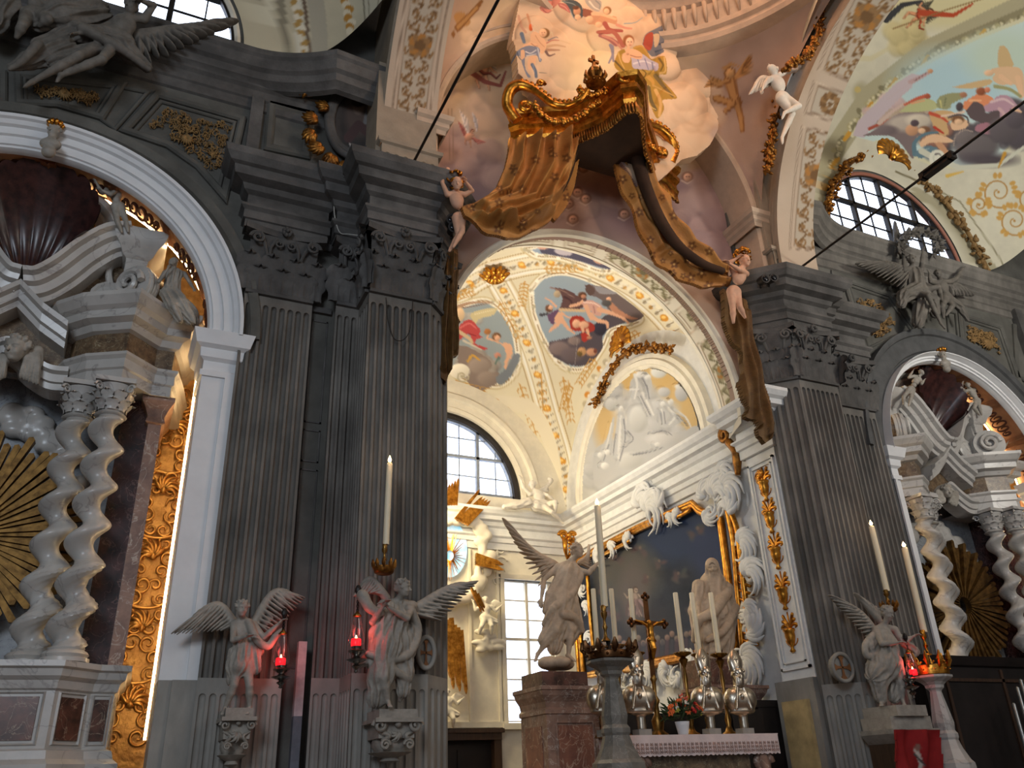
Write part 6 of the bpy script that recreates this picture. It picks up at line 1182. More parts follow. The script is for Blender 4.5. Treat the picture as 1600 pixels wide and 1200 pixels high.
        # C volute and drum
        c = np.array([xc+s*.98, 10.98, 7.72]); spiral(u_, c, np.array([1., 0, 0]), Zv, .24, .05, np.array([0, -1., 0]), 1.8, s); u_.ball(c, (.22, .06, .2), 14); u_.tube(bezpts([c+np.array([s*.0, 0, .22]), c+np.array([-s*.05, 0, .45]), c+np.array([s*.02, 0, .7])], 6), [.05, .04], 8)
        cyl = [np.array([xc+s*1.25, 10.6, 7.78]), np.array([xc+s*1.75, 11.1, 7.78])]
        u_.tube([cyl[0], cyl[0]+(cyl[1]-cyl[0])*.28], .3, 24); u_.tube([cyl[0]+(cyl[1]-cyl[0])*.72, cyl[1]], .29, 24); b_.tube([cyl[0]+(cyl[1]-cyl[0])*.25, cyl[0]+(cyl[1]-cyl[0])*.75], .28, 24)
        for q in (.06, .14, .22): u_.tube([cyl[0]+(cyl[1]-cyl[0])*q, cyl[0]+(cyl[1]-cyl[0])*(q+.04)], .325-q*.1, 24)
        spiral(u_, cyl[0]+np.array([-s*.03, -.04, 0]), nrm(np.array([1., -s, 0])), Zv, .2, .05, nrm(np.array([-s*1., -1., 0])), 1.8, 1)
    u_.build('upper_mouldings', MARBLE, r, smooth=True, auto=35); b_.build('brown_fields', MARBLEB, r, smooth=True, auto=35)
    # big concave shell
    mb = MB(); n_ = 13; rows = []; c = np.array([xc, 10.95, 7.55])
    for i in range(n_*8+1):
        f = i/(n_*8); ph = math.radians(-138+276*f); sc_ = abs(math.sin(i/8*PI)); e = np.array([.7*math.sin(ph), 0, 1.12+.62*math.cos(ph)])*(1+.03*sc_)
        rows.append([c+e*t+np.array([0, .2*math.sin(t*PI)-.5*t**2-.05*sc_*t, 0]) for t in np.linspace(.04, 1, 20)])
    mb.grid(rows); mb.grid([[p+np.array([0, .06, .02]) for p in rr] for rr in rows]); mb.build('shell', mat('dark_maroon_marble', (70, 40, 36), .3, scale=9, rgb2=(38, 22, 22), spec=.5), r, smooth=True, label='dark red fluted shell')
    return r
altar(XL, 0, 'left'); altar(XR, 0, 'right')
# ================================================================ carved figures
def W3(p, Y): return at(p[0], p[1], Y=Y+(p[2] if len(p) > 2 else 0))
RGT = nrm([.93, -.2, 0]); FWD = nrm([-.45, -.89, -.0])          # image right / towards the viewer, as used for faces
def head(S, c, u, look=(0, 0), hair=1, tilt=0, veil=False):
    """c world centre, u head height in metres, look = (turn to the right, nod up) in degrees"""
    t, n = math.radians(look[0]), math.radians(look[1])
    f = nrm(FWD*math.cos(t)*math.cos(n)+RGT*math.sin(t)*math.cos(n)+Zv*math.sin(n)); r = nrm(np.cross(f, Zv)); up = nrm(np.cross(r, f)); k = u*.03
    q = math.radians(tilt); r, up = r*math.cos(q)+up*math.sin(q), up*math.cos(q)-r*math.sin(q)
    S.ell(c+up*u*.08-f*u*.04, (u*.40, u*.34, u*.40), f, up, k); S.ell(c-up*u*.16+f*u*.1, (u*.26, u*.25, u*.32), f, up, u*.08)
    if veil:
        S.ell(c+up*u*.1-f*u*.12, (u*.44, u*.45, u*.5), f, up, u*.02); S.ell(c+f*u*.36-up*u*.06, (u*.34, u*.25, u*.4), f, up, u*.03, neg=True); S.ell(c+f*u*.1-up*u*.08, (u*.27, u*.22, u*.36), f, up, u*.02)
        for s in (-1, 1): S.chain([c+up*u*.48, c+r*s*u*.36+up*u*.15+f*u*.02, c+r*s*u*.42-up*u*.3, c+r*s*u*.42-up*u*.7], [u*.08, u*.09, u*.09, u*.12], u*.04)
    for s in (-1, 1): S.ell(c+f*u*.35+r*s*u*.135+up*u*.03, (u*.1, u*.085, u*.06), f, up, u*.03, neg=True); S.cap(c+f*u*.32+r*s*u*.06+up*u*.11, c+f*u*.25+r*s*u*.24+up*u*.1, u*.035, u*.03, u*.03); S.ell(c+f*u*.285+r*s*u*.135+up*u*.02, (u*.045, u*.06, u*.04), f, up, u*.01); S.ell(c+r*s*u*.33-up*u*.03, (u*.08, u*.04, u*.1), f, up, k); S.ell(c+f*u*.22+r*s*u*.15-up*u*.15, (u*.11, u*.1, u*.1), f, up, u*.06)
    S.cap(c+f*u*.33+up*u*.06, c+f*u*.44-up*u*.1, u*.03, u*.055, u*.025); S.cap(c+f*u*.34+r*u*.07-up*u*.2, c+f*u*.34-r*u*.07-up*u*.2, u*.035, u*.035, u*.015); S.cap(c+f*u*.37+r*u*.06-up*u*.225, c+f*u*.37-r*u*.06-up*u*.225, u*.012, k=u*.01, neg=True)
    S.ell(c+f*u*.25-up*u*.36, (u*.09, u*.09, u*.07), f, up, u*.06)
    rs = np.random.RandomState(int(abs(c[0]*100)) % 997)
    if not veil and hair:
        for i in range(int(26*hair)):
            a = rs.rand()*2*PI; h_ = rs.rand()*1.5-.25; d = nrm(up*(.2+h_)+r*math.cos(a)+f*(math.sin(a)*.8-.42)); p = c+up*u*.08-f*u*.04+d*u*np.array(.37)
            if (p-c).dot(f) > u*.2 and (p-c).dot(up) < u*.25: continue
            S.ell(p, (u*.12, u*.09, u*.09), d, up, u*.02)
        S.ell(c-f*u*.3-up*u*.1, (u*.2, u*.2, u*.18), f, up, u*.04)
    return f, r, up
def hand(S, w, d, u, side=1, curl=.6, up=Zv):
    """palm and five fingers; w wrist, d pointing direction"""
    d = nrm(d); n = nrm(np.cross(d, up)) if abs(d.dot(up)) < .95 else np.array([1., 0, 0]); b = np.cross(n, d)
    p = w+d*u*.2; S.ell(p, (u*.22, u*.15, u*.08), d, b, u*.04)
    for i in range(4):
        o = (i-1.5)*u*.085; L = u*(.15, .18, .17, .13)[i]; a = p+n*o+d*u*.17; m_ = a+d*L-b*curl*L*.5; e = m_+d*L*.6-b*curl*L*1.1; S.chain([a, m_, e], [u*.045, u*.04, u*.034], u*.012)
    a = w+d*u*.1+n*side*u*.12; S.chain([a, a+d*u*.14+n*side*u*.1, a+d*u*.27+n*side*u*.08-b*curl*u*.08], [u*.055, u*.048, u*.038], u*.02)
def foot(S, a, d, u): d = nrm(d); S.cap(a, a+d*u*.42-Zv*u*.1, u*.13, u*.09, u*.05); [S.cap(a+d*u*.4-Zv*u*.1+np.cross(d, Zv)*u*.05*i, a+d*u*.55-Zv*u*.13+np.cross(d, Zv)*u*.055*i, u*.038, u*.03, u*.015) for i in (-2, -1, 0, 1, 2)]; S.ell(a-d*u*.1-Zv*u*.06, (u*.14, u*.11, u*.1), d, Zv, u*.05)
def body(S, J, Y, u, kid=False, k=1.0, mode='', look=(0, 0), hair=1, tilt=0, veil=False):
    P = {a: W3(b, Y) for a, b in J.items()}; f = 1.25 if kid else 1.0; U = u*k
    if 'head' in P:
        head(S, P['head'], u, look, hair, tilt, veil); S.cap(P['head']-Zv*u*.25, P['neck'], U*.17*f, U*.22*f, U*.08)
    sh = [P[a] for a in ('shL', 'shR') if a in P]; ch = (P['neck']*.55+P['hip']*.45); ax = nrm(P['neck']-P['hip'])
    ac = nrm(P['shR']-P['shL']) if len(sh) == 2 else RGT
    S.ell(P['neck']*.72+P['hip']*.28, (U*.62, U*.40*f, U*.62), ac, ax, U*.15); S.ell(ch, (U*.5*f, U*.38*f, U*.55), ac, ax, U*.2); S.ell(P['hip'], (U*.55*f, U*.42*f, U*.5), ac, ax, U*.2)
    if kid: S.ell(ch*.5+P['hip']*.5+FWD*U*.14, (U*.42, U*.36, U*.4), ac, ax, U*.15)
    for s_ in sh: S.cap(s_, P['neck'], U*.22*f, U*.2, U*.12)
    for s in 'LR':
        if 'el'+s in P: S.chain([P['sh'+s], P['el'+s]], [U*.23*f, U*.165*f], U*.08)
        if 'ha'+s in P:
            S.chain([P['el'+s], P['el'+s]*.6+P['ha'+s]*.4, P['ha'+s]], [U*.16*f, U*.165*f, U*.1*f], U*.06); hand(S, P['ha'+s], P['ha'+s]-P['el'+s], U*(.95 if not kid else 1.0), 1 if s == 'L' else -1)
        if 'kn'+s in P: h_ = P.get('hi'+s, P['hip']+ac*U*(.26 if s == 'R' else -.26)-ax*U*.1); S.chain([h_, P['kn'+s]], [U*.36*f, U*.22*f], U*.12)
        if 'ft'+s in P: S.chain([P['kn'+s], P['kn'+s]*.65+P['ft'+s]*.35, P['ft'+s]], [U*.22*f, U*.22*f, U*.115*f], U*.06)
        if 'to'+s in P: foot(S, P['ft'+s], P['to'+s]-P['ft'+s], U)
    return P
def drape(S, pts, rs, Y, s, nf=7, amp=.22, tw=3, k=.03):
    Q = [W3(p, Y) for p in pts]
    for i in range(len(Q)-1): R = max(rs[i], rs[i+1])*s; S.cap(Q[i], Q[i+1], rs[i]*s, rs[i+1]*s, max(.008, k*rs[i]*s*12), fold=(nf, .8*amp*min(rs[i], rs[i+1])*s, tw*.6, i*.5+rs[0]))
def swag(S, pts, r0, r1, Y, s, k=.02): Q = bezpts([W3(p, Y) for p in pts], 5); n = len(Q); S.chain(Q, list(np.interp(np.linspace(0, 1, n), [0, .5, 1], [r0*s, (r0+r1)*.5*s, r1*s])), k)
def wing_part(parent, m, root, wrist, tip, trail, Y, px, h=.01, n=14, name='wing', thick=.25, d0=0, d1=0):
    """root/wrist/tip: leading edge in the picture plane at depth Y; trail: where the shortest inner feathers end"""
    R_, Wr, T_, Tr = [at(*p, Y=Y+d) for p, d in ((root, d0), (wrist, (d0+d1)/2), (tip, d1), (trail, (d0+d1)/2))]; S = Sculpt(h); Lead = bezpts([R_, Wr, T_], 8); m_ = len(Lead)
    nrm_ = nrm(np.cross(T_-R_, Tr-R_)); s = mpp(R_)*px
    S.chain(Lead[:int(m_*.8)], list(np.linspace(s*.5, s*.22, int(m_*.8))), s*.2)
    for i in range(n):
        f = i/(n-1); a = Lead[int(f*.72*(m_-1))]; e = Tr*(1-f)**1.1+T_*(1-(1-f)**1.1); e = e+(e-a)*.03*math.sin(i*2.4); mid = a*.4+e*.6+nrm_*s*.12*(-1)**i
        S.ell((a+e)/2+nrm_*s*.06*((i % 2)*2-1), (np.linalg.norm(e-a)*.55, s*.5, s*.13), e-a, np.cross(nrm_, e-a), s*.05)
    for i in range(n):
        f = (i+.5)/n; a = Lead[int(f*.75*(m_-1))]; e = Tr*(1-f)+T_*f; e = a+(e-a)*.6; S.ell((a+e)/2-nrm_*s*.12, (np.linalg.norm(e-a)*.6, s*.42, s*.15), e-a, np.cross(nrm_, e-a), s*.05)
        e2 = a+(e-a)*.5; S.ell((a+e2)/2+nrm_*s*.18, (np.linalg.norm(e2-a)*.65, s*.36, s*.16), e2-a, np.cross(nrm_, e2-a), s*.05)
    return S.build(name, m, parent)
def statue(name, label, cat, base, Y, u, J, m, h=.01, look=(0, 0), hair=1, kid=False, wings=(), dress=(), swags=(), tilt=0, veil=False, group=None, rough=.0006, k=1.0, clothname='body'):
    b = W3(base, Y); r = thing(name, label, cat, b, group); S = Sculpt(h); s = mpp(W3(J['hip'], Y)); body(S, J, Y, u*s, kid, k, look=look, hair=hair, tilt=tilt, veil=veil)
    for d in dress: drape(S, d[0], d[1], Y, s, *(d[2:] if len(d) > 2 else ()))
    for d in swags: swag(S, d[0], d[1], d[2], Y, s)
    S.build('body', m, r, rough=rough)
    for w_ in wings: wing_part(r, m, *w_[:4], Y+(w_[4] if len(w_) > 4 else .05), w_[5] if len(w_) > 5 else u*.45, h)
    return r
# --- angel with lamp on the left pilaster
ang1 = statue('lamp_angel', 'slim grey marble angel with spread wings holding a red lamp, leftmost of the pier angels', 'statue', (372, 1118), 9.8, 27,
    dict(head=(378, 950, -.1), neck=(379, 968, 0), hip=(378, 1030, 0), shL=(366, 976, 0), shR=(396, 976, -.02), elL=(364, 1000, -.1), haL=(386, 994, -.2), elR=(412, 996, -.08), haR=(434, 976, -.16), knL=(366, 1070, -.08), ftL=(352, 1106, 0), toL=(346, 1114, -.1), knR=(390, 1072, -.08), ftR=(390, 1106, -.03), toR=(384, 1114, -.15)), STATUE, .008, (35, -15),
    wings=[((366, 975), (335, 945), (268, 990), (352, 985), .1, 15), ((398, 972), (430, 925), (476, 934), (422, 990), .1, 15)],
    dress=[([(380, 1008, -.02), (372, 1040, -.04)], (14, 17), 9, .3, 2), ([(372, 1030), (362, 1062, 0)], (13, 8), 8, .35), ([(392, 1010), (398, 1045)], (13, 10), 8, .3), ([(364, 1018), (360, 1045), (358, 1068)], (7, 6, 3), 6, .35), ([(386, 985), (404, 1018)], (10, 8), 7, .3)],
    swags=[([(388, 972, -.05), (402, 1000, -.12), (418, 1010, -.1), (430, 995, -.1), (440, 985, -.08)], 6, 4)])
S = Sculpt(.01)
def console(name, label, cx, y0, y1, w, Y, m=STATUE):
    c = at(cx, y0, Y=Y); b = at(cx, y1, Y=Y); r = thing(name, label, 'bracket', (c[0], Y, b[2])); s = mpp(c); H = c[2]-b[2]; W_ = w*s/2; mb = MB()
    mb.box(c[0]-W_*.8, c[0]+W_*.8, Y-.16, Y+.3, c[2], c[2]+.09).box(c[0]-W_, c[0]+W_, Y-.22, Y+.3, c[2]-.04, c[2]); mb.box(c[0]-W_*.75, c[0]+W_*.75, Y-.12, Y+.3, c[2]-H*.45, c[2]-.04).build('plate', m, r)
    mb = MB(); mb.lathe((c[0], Y+.1, c[2]-H), [(.02, 0), (W_*.4, .05*H), (W_*.3, .12*H), (W_*.7, .2*H), (W_*.85, .24*H), (W_*.6, .27*H), (W_*.75, .4*H), (W_*.7, .55*H)], 20, sq=.5)
    for sx in (-1, 1):
        spiral(mb, np.array([c[0]+sx*W_*.75, Y-.15, c[2]-H*.17]), np.array([1., 0, 0]), Zv, W_*.28, W_*.1, np.array([0, -1., 0]), 1.6, sx); spiral(mb, np.array([c[0]+sx*W_*.5, Y-.14, c[2]-H*.6]), np.array([1., 0, 0]), Zv, W_*.2, W_*.08, np.array([0, -1., 0]), 1.5, -sx)
        mb.tube(bezpts([np.array([c[0]+sx*W_*.75, Y-.1, c[2]-H*.3]), np.array([c[0]+sx*W_*.35, Y-.15, c[2]-H*.4]), np.array([c[0]+sx*W_*.6, Y-.12, c[2]-H*.52])], 5), W_*.1, 6)
    fronds(mb, (c[0], Y-.12, c[2]-H*.32), H*.3, -PI/2, 5, .8, .5, .14, 'Y', .15, 1.8); mb.ball((c[0], Y-.16, c[2]-H*.12), W_*.16, 8)
    mb.build('scrolled_corbel', m, r, smooth=True, auto=60); return r
console('console_bracket', 'small scrolled wall bracket carrying the slim left angel', 370, 1122, 1198, 52, 9.85)
# --- angel on the left pier
statue('lamp_angel', 'brown-grey marble angel in swirling robes with a tall candle on its crowned head', 'statue', (610, 1120), 9.12, 30,
    dict(head=(630, 918, -.12), neck=(622, 940, -.02), hip=(608, 1010, 0), shL=(598, 944, -.05), shR=(645, 946, .0), elL=(582, 972, -.14), haL=(598, 948, -.3), elR=(636, 966, -.22), haR=(606, 948, -.28), knL=(600, 1060, -.16), ftL=(606, 1096, -.1), toL=(612, 1102, -.25), knR=(630, 1060, -.05), ftR=(625, 1094, .05)), STATUE, .008, (75, -8),
    wings=[((640, 958), (700, 920), (747, 908), (688, 970), .12, 17), ((604, 935), (578, 905), (552, 932), (590, 925), .12, 13)],
    dress=[([(615, 965, -.02), (605, 1010, -.05)], (22, 24), 10, .28, 3), ([(603, 1005, -.05), (596, 1050, -.05), (590, 1090, 0)], (24, 20, 15), 9, .32, 3), ([(625, 1000, -.02), (632, 1050), (630, 1080)], (18, 14, 10), 9, .32), ([(600, 1010), (578, 1030), (562, 1036)], (14, 10, 7), 6, .35), ([(640, 985), (642, 1020)], (12, 8), 7, .3), ([(606, 950, -.1), (590, 990, -.08), (584, 1015)], (12, 13, 8), 7, .3)],
    swags=[([(640, 952, -.08), (652, 985, 0), (640, 1020, -.08), (610, 1030, -.14), (575, 1022, -.1)], 8, 5), ([(566, 930, -.2), (578, 950, -.2), (596, 958, -.2)], 9, 5), ([(600, 1030, -.1), (620, 1050, -.12), (640, 1062, -.05)], 6, 4)])
console('console_bracket', 'large scrolled bracket with volutes under the robed angel on the left pier', 615, 1124, 1192, 76, 9.15)
# --- angel on the right pier
statue('lamp_angel', 'pale grey marble angel with ruffled wing standing right of the cross medallion', 'statue', (1396, 1108), 9.1, 25,
    dict(head=(1387, 958, -.12), neck=(1380, 978, -.02), hip=(1385, 1030, 0), shL=(1368, 984, 0), shR=(1398, 984, 0), elL=(1378, 1006, -.18), haL=(1402, 1004, -.25), elR=(1410, 1004, -.05), haR=(1424, 996, -.14), knL=(1378, 1068, -.08), ftL=(1378, 1096, 0), toL=(1374, 1104, -.15), knR=(1408, 1068, -.1), ftR=(1410, 1094, -.08), toR=(1414, 1102, -.2)), STATUE, .01, (25, -20),
    wings=[((1368, 990), (1340, 955), (1294, 930), (1358, 1000), .1, 14), ((1374, 970), (1352, 945), (1335, 926), (1372, 950), .16, 10)],
    dress=[([(1384, 1005, -.03), (1382, 1040, -.04)], (16, 21), 10, .3, 3), ([(1380, 1035, -.03), (1372, 1060), (1375, 1088)], (21, 14, 9), 9, .33, 3), ([(1395, 1035, -.03), (1402, 1065), (1396, 1090)], (15, 11, 8), 8, .33), ([(1376, 990), (1360, 1010), (1362, 1022)], (9, 7, 5), 6, .35), ([(1380, 1040), (1370, 1052)], (22, 16), 10, .35), ([(1412, 1000, -.05), (1428, 1018, 0), (1424, 1030)], (8, 8, 4), 6, .35)],
    swags=[([(1366, 990), (1352, 1008), (1356, 1026), (1375, 1018), (1400, 1012)], 5, 3)])
# --- big chapel angel on its pedestal
def block(name, label, px, Y, z0, z1, w, d, m1, m2, panel=True, cat='pedestal', dx=0):
    c = at(px[0], px[1], Y=Y); x = c[0]+dx; r = thing(name, label, cat, (x, Y, z0)); a, b = x-w/2, x+w/2; y0, y1 = Y-d/2, Y+d/2
    mb = MB().box(a, b, y0, y1, z0, z1-.25); foot = [(a, y1), (a, y0), (b, y0), (b, y1)]
    mb.plan(foot, [(0, z1-.36), (.03, z1-.35), (.03, z1-.3), (.0, z1-.27), (.02, z1-.2), (.08, z1-.12), (.1, z1-.06), (.12, z1-.05), (.12, z1), (0, z1+.01)]); mb.box(a-.02, b+.02, y0, y1, z1-.1, z1); mb.plan(foot, [(0, z0), (.1, z0), (.1, z0+.2), (.04, z0+.3), (0, z0+.32)]); mb.build('block', m1, r)
    if panel:
        mb = MB().box(a+w*.18, b-w*.18, y0-.012, y0+.02, z0+.45, z1-.5).box(a-.012, a+.02, y0+d*.18, y1-d*.18, z0+.45, z1-.5); mb.build('panel', m2, r)
        mb = MB().tube([(a+w*.17, y0-.01, z0+.42), (b-w*.17, y0-.01, z0+.42), (b-w*.17, y0-.01, z1-.47), (a+w*.17, y0-.01, z1-.47)], .02, 4, closed=True).build('panel_border', m1, r)
    return r
zt = at(868, 1050, Y=11.0)[2]
block('statue_pedestal', 'tall red and pink marble pedestal under the big angel', (872, 1050), 11.15, 0, zt-.22, .86, .8, MARBLEP, mat('orange_veined_marble', (168, 112, 88), .35, scale=3.5, rgb2=(120, 78, 66), vein=(206, 176, 150)))
c = at(868, 1030, Y=11.0); MB().box(c[0]-.36, c[0]+.36, 10.75, 11.4, zt-.22, zt-.02).build('plinth_slab', MARBLER, label='brown marble plinth block between the big angel and its tall pedestal', cat='plinth')
statue('chapel_angel', 'large stone angel with raised wing striding on the tall marble pedestal in the chapel', 'statue', (868, 1042), 11.05, 25,
    dict(head=(902, 860, -.1), neck=(892, 878, 0), hip=(872, 950, 0), shL=(872, 886, .05), shR=(905, 892, -.1), elL=(850, 905, .1), haL=(846, 935, 0), elR=(920, 895, -.2), haR=(934, 880, -.25), knL=(868, 985, -.12), ftL=(840, 1022, .05), toL=(834, 1034, -.05), knR=(892, 985, -.1), ftR=(888, 1024, -.1), toR=(902, 1032, -.22)), STATUEW, .009, (60, -5), hair=1.3,
    wings=[((868, 885), (830, 860), (785, 810), (842, 915), .18, 15), ((905, 880), (918, 868), (920, 850), (925, 890), .2, 8)],
    dress=[([(888, 900, 0), (876, 945, 0)], (20, 19), 8, .18, 2), ([(876, 940), (866, 980), (850, 1000)], (21, 16, 9), 10, .24, 2), ([(888, 940), (898, 980), (890, 1002)], (17, 13, 8), 9, .24, 2), ([(872, 985), (866, 1012)], (14, 11), 11, .24), ([(880, 900), (860, 930), (852, 955)], (11, 8, 5), 6, .3)],
    swags=[([(905, 900, -.1), (890, 930, -.15), (865, 950, -.12), (850, 975, 0)], 8, 4), ([(880, 960, -.16), (898, 965, -.15), (910, 985, -.1)], 7, 4)])
# --- veiled Madonna
zt2 = at(1118, 1058, Y=11.4)[2]
block('statue_pedestal', 'grey marble pedestal with small red inlay under the veiled statue', (1128, 1075), 11.55, 0, at(1120, 1072, Y=11.3)[2], .9, .7, MARBLEP, MARBLER)
MB().box(at(1100, 1050, Y=11.4)[0]-.15, at(1140, 1050, Y=11.4)[0]+.1, 11.2, 11.8, at(1120, 1072, Y=11.3)[2], at(1116, 1030, Y=11.4)[2]-.02).build('plinth_slab', MARBLER, label='red marble plinth slab directly beneath the veiled statue', cat='plinth')
statue('veiled_statue', 'standing stone statue of a veiled woman with hands lowered, before the altar painting', 'statue', (1116, 1030), 11.4, 24,
    dict(head=(1113, 886, -.1), neck=(1114, 906, 0), hip=(1112, 960, 0), shL=(1096, 914, 0), shR=(1132, 914, 0), elL=(1088, 940, -.05), haL=(1092, 958, -.2), elR=(1144, 935, 0), haR=(1132, 955, -.2), knL=(1102, 990, -.1), ftL=(1100, 1022, 0), knR=(1128, 990, -.1), ftR=(1128, 1024, -.04)), STATUEW, .009, (-12, -22), veil=True,
    dress=[([(1114, 912, .05), (1113, 960, 0)], (20, 23), 9, .16, 2), ([(1110, 955), (1106, 1000), (1102, 1026)], (22, 19, 16), 12, .2, 1.5), ([(1122, 955), (1128, 1000), (1128, 1028)], (21, 18, 15), 11, .2, 1.5), ([(1092, 915), (1086, 955), (1090, 1000)], (10, 10, 6), 6, .22), ([(1136, 920), (1143, 960), (1140, 1005)], (10, 10, 6), 6, .22)],
    swags=[([(1135, 925, -.12), (1115, 955, -.28), (1092, 970, -.25), (1085, 1000, -.1)], 9, 5), ([(1148, 950, -.1), (1130, 985, -.25), (1105, 1000, -.22)], 8, 4), ([(1140, 985, -.15), (1125, 1010, -.2), (1110, 1020, -.15)], 6, 4)])
# --- seated statue on the left altar scroll, putti, bust, cherub
statue('seated_statue', 'grey marble seated woman beside the glowing niche, on the left altar scroll', 'statue', (272, 500), 10.5, 17,
    dict(head=(270, 410, -.05), neck=(272, 421, 0), hip=(268, 462, 0), shL=(258, 426, 0), shR=(288, 428, 0), elL=(248, 440, -.1), haL=(262, 420, -.18), elR=(297, 442, 0), haR=(302, 450, -.12), knL=(272, 480, -.3), ftL=(282, 500, -.3), knR=(292, 482, -.2), ftR=(304, 504, -.2)), STATUE, .009, (-20, 5),
    dress=[([(273, 430), (268, 455)], (11, 12), 9, .3), ([(268, 460), (284, 480, -.15), (298, 500, -.15)], (13, 13, 8), 9, .35), ([(280, 470), (298, 490), (306, 508)], (11, 11, 5), 9, .35), ([(258, 458), (270, 480, -.2), (280, 500, -.2)], (9, 8, 6), 8, .35)])
statue('putto', 'grey putto with small wings standing on the left altar pediment, hands raised to its left', 'putto', (192, 362), 10.5, 15,
    dict(head=(176, 282, -.05), neck=(178, 292, 0), hip=(184, 322, 0), shL=(168, 296, 0), shR=(187, 296, 0), elL=(160, 302, -.05), haL=(152, 288, -.1), elR=(172, 304, -.12), haR=(160, 298, -.14), knL=(183, 345, -.05), ftL=(190, 362, 0), knR=(196, 344, -.02), ftR=(200, 362, 0)), STATUE, .009, (-50, 10), kid=True, wings=[((188, 298), (196, 288), (206, 300), (192, 306), .08, 6)])
def bust(name, label, px, Y, u, m, crown=True, look=(0, -10)):
    c = at(*px, Y=Y); s = mpp(c); r = thing(name, label, 'bust', c-np.array([0, 0, 2.2*u*s])); S = Sculpt(.009); head(S, c, u*s, look); S.cap(c-Zv*u*s*.3, c-Zv*u*s*.8, u*s*.2, u*s*.3, .02); S.ell(c-Zv*u*s*1.0, (u*s*.62, u*s*.4, u*s*.4), RGT, Zv, .03)
    S.ell(c-Zv*u*s*1.6, (u*s*.4, u*s*.35, u*s*.4), RGT, Zv, .03); S.build('body', m, r, rough=.0006)
    if crown:
        mb = MB(); 
        for i in range(9): a = i*2*PI/9; q = c+Zv*u*s*.35+np.array([math.cos(a), math.sin(a), 0])*u*s*.3; mb.tube([q, q+Zv*u*s*.25+np.array([math.cos(a), math.sin(a), 0])*u*s*.1, q+Zv*u*s*.5], [.015, .035, .008], 5)
        mb.build('gilt_crest', GOLD, r, smooth=True)
    return r
bust('keystone_bust', 'small crested stone bust on the keystone of the left white arch', (84, 206), 10.0, 25, STATUE)
bust('keystone_bust', 'small crested stone bust on the keystone of the right arch', (1473, 555), 10.0, 15, STATUE)
def cherub(name, label, px, Y, u, m, wings, look=(0, -15)):
    c = at(*px, Y=Y); s = mpp(c); r = thing(name, label, 'cherub head', c); S = Sculpt(.011 if u > 20 else .009); head(S, c, u*s, look, 1.3); S.build('head', m, r, rough=.0006)
    for w_ in wings: wing_part(r, m, *w_, Y+.08, u*.34, .012)
    return r
cherub('cherub_head', 'curly stone cherub head with folded wings in the middle of the left altar', (26, 545), 10.72, 46, STATUE, [((40, 560), (62, 548), (60, 600), (30, 590)), ((10, 562), (-15, 560), (-20, 600), (8, 590))], look=(-5, -15))
cherub('cherub_head', 'small cherub head in the middle of the right altar', (1480, 768), 10.75, 22, STATUE, [((1484, 775), (1495, 770), (1494, 792), (1482, 786)), ((1474, 775), (1464, 768), (1466, 790), (1476, 786))])
statue('putto', 'putto climbing on the left shoulder of the right altar shell', 'putto', (1420, 632), 10.45, 10, dict(head=(1440, 582, -.05), neck=(1436, 588, 0), hip=(1424, 608, 0), shL=(1428, 588, 0), shR=(1438, 594, 0), elR=(1440, 600, -.1), haR=(1444, 594, -.1), elL=(1420, 590, 0), haL=(1426, 580, -.05), knL=(1412, 620, -.05), ftL=(1412, 632, 0), knR=(1424, 620, -.05), ftR=(1420, 634, 0)), STATUE, .01, (30, 0), kid=True)
statue('putto', 'putto seated on the right shoulder of the right altar shell', 'putto', (1528, 645), 10.5, 10, dict(head=(1512, 602, -.05), neck=(1516, 608, 0), hip=(1526, 626, 0), shL=(1508, 612, 0), shR=(1522, 610, 0), elL=(1502, 606, -.05), haL=(1504, 598, -.05), elR=(1524, 602, 0), haR=(1520, 596, 0), knL=(1522, 638, -.1), ftL=(1530, 648, -.05), knR=(1530, 636, -.05), ftR=(1534, 648, 0)), STATUE, .01, (-20, 0), kid=True)
statue('seated_statue', 'small seated stone figure on the right altar scroll, beside the orange glow', 'statue', (1560, 708), 10.75, 9, dict(head=(1556, 682, 0), neck=(1556, 688, 0), hip=(1556, 704, 0), shL=(1549, 691, 0), shR=(1564, 691, 0), elL=(1544, 698, 0), haL=(1548, 704, -.1), elR=(1570, 698, 0), haR=(1574, 692, -.05), knR=(1568, 706, -.2), ftR=(1574, 716, -.2), knL=(1552, 708, -.2), ftL=(1550, 718, -.2)), STATUE, .01, (0, 0))
# --- smoky angel group above the left arch
statue('stucco_angel', 'big smoky stucco angel reclining above the left arch, one wing across the window', 'statue', (140, 110), 9.75, 30,
    dict(head=(205, 8, -.2), neck=(200, 28, -.1), hip=(175, 65, 0), shL=(178, 36, 0), shR=(225, 30, -.1), elL=(150, 48, -.15), haL=(122, 52, -.2), elR=(240, 8, -.2), haR=(222, 2, -.3), knL=(122, 88, -.3), ftL=(50, 128, -.2), toL=(36, 134, -.25), knR=(160, 92, -.3), ftR=(95, 118, -.2), toR=(84, 132, -.3)), DARKSTUC, .013, (-10, -30), hair=.8,
    wings=[((215, 60), (290, 45), (372, 32), (222, 105), .1, 24)],
    dress=[([(190, 68), (120, 52), (60, 70)], (20, 16, 10), 8, .35), ([(180, 60), (205, 85), (230, 105)], (17, 14, 8), 8, .35), ([(100, 75), (45, 95), (18, 105)], (18, 13, 6), 8, .35), ([(150, 85), (90, 100)], (17, 15), 8, .3)],
    swags=[([(130, 45, -.2), (160, 60, -.2), (195, 80, -.2), (232, 108, -.1)], 9, 5), ([(60, 68, -.2), (35, 95, -.15), (15, 108, -.1)], 7, 3)])
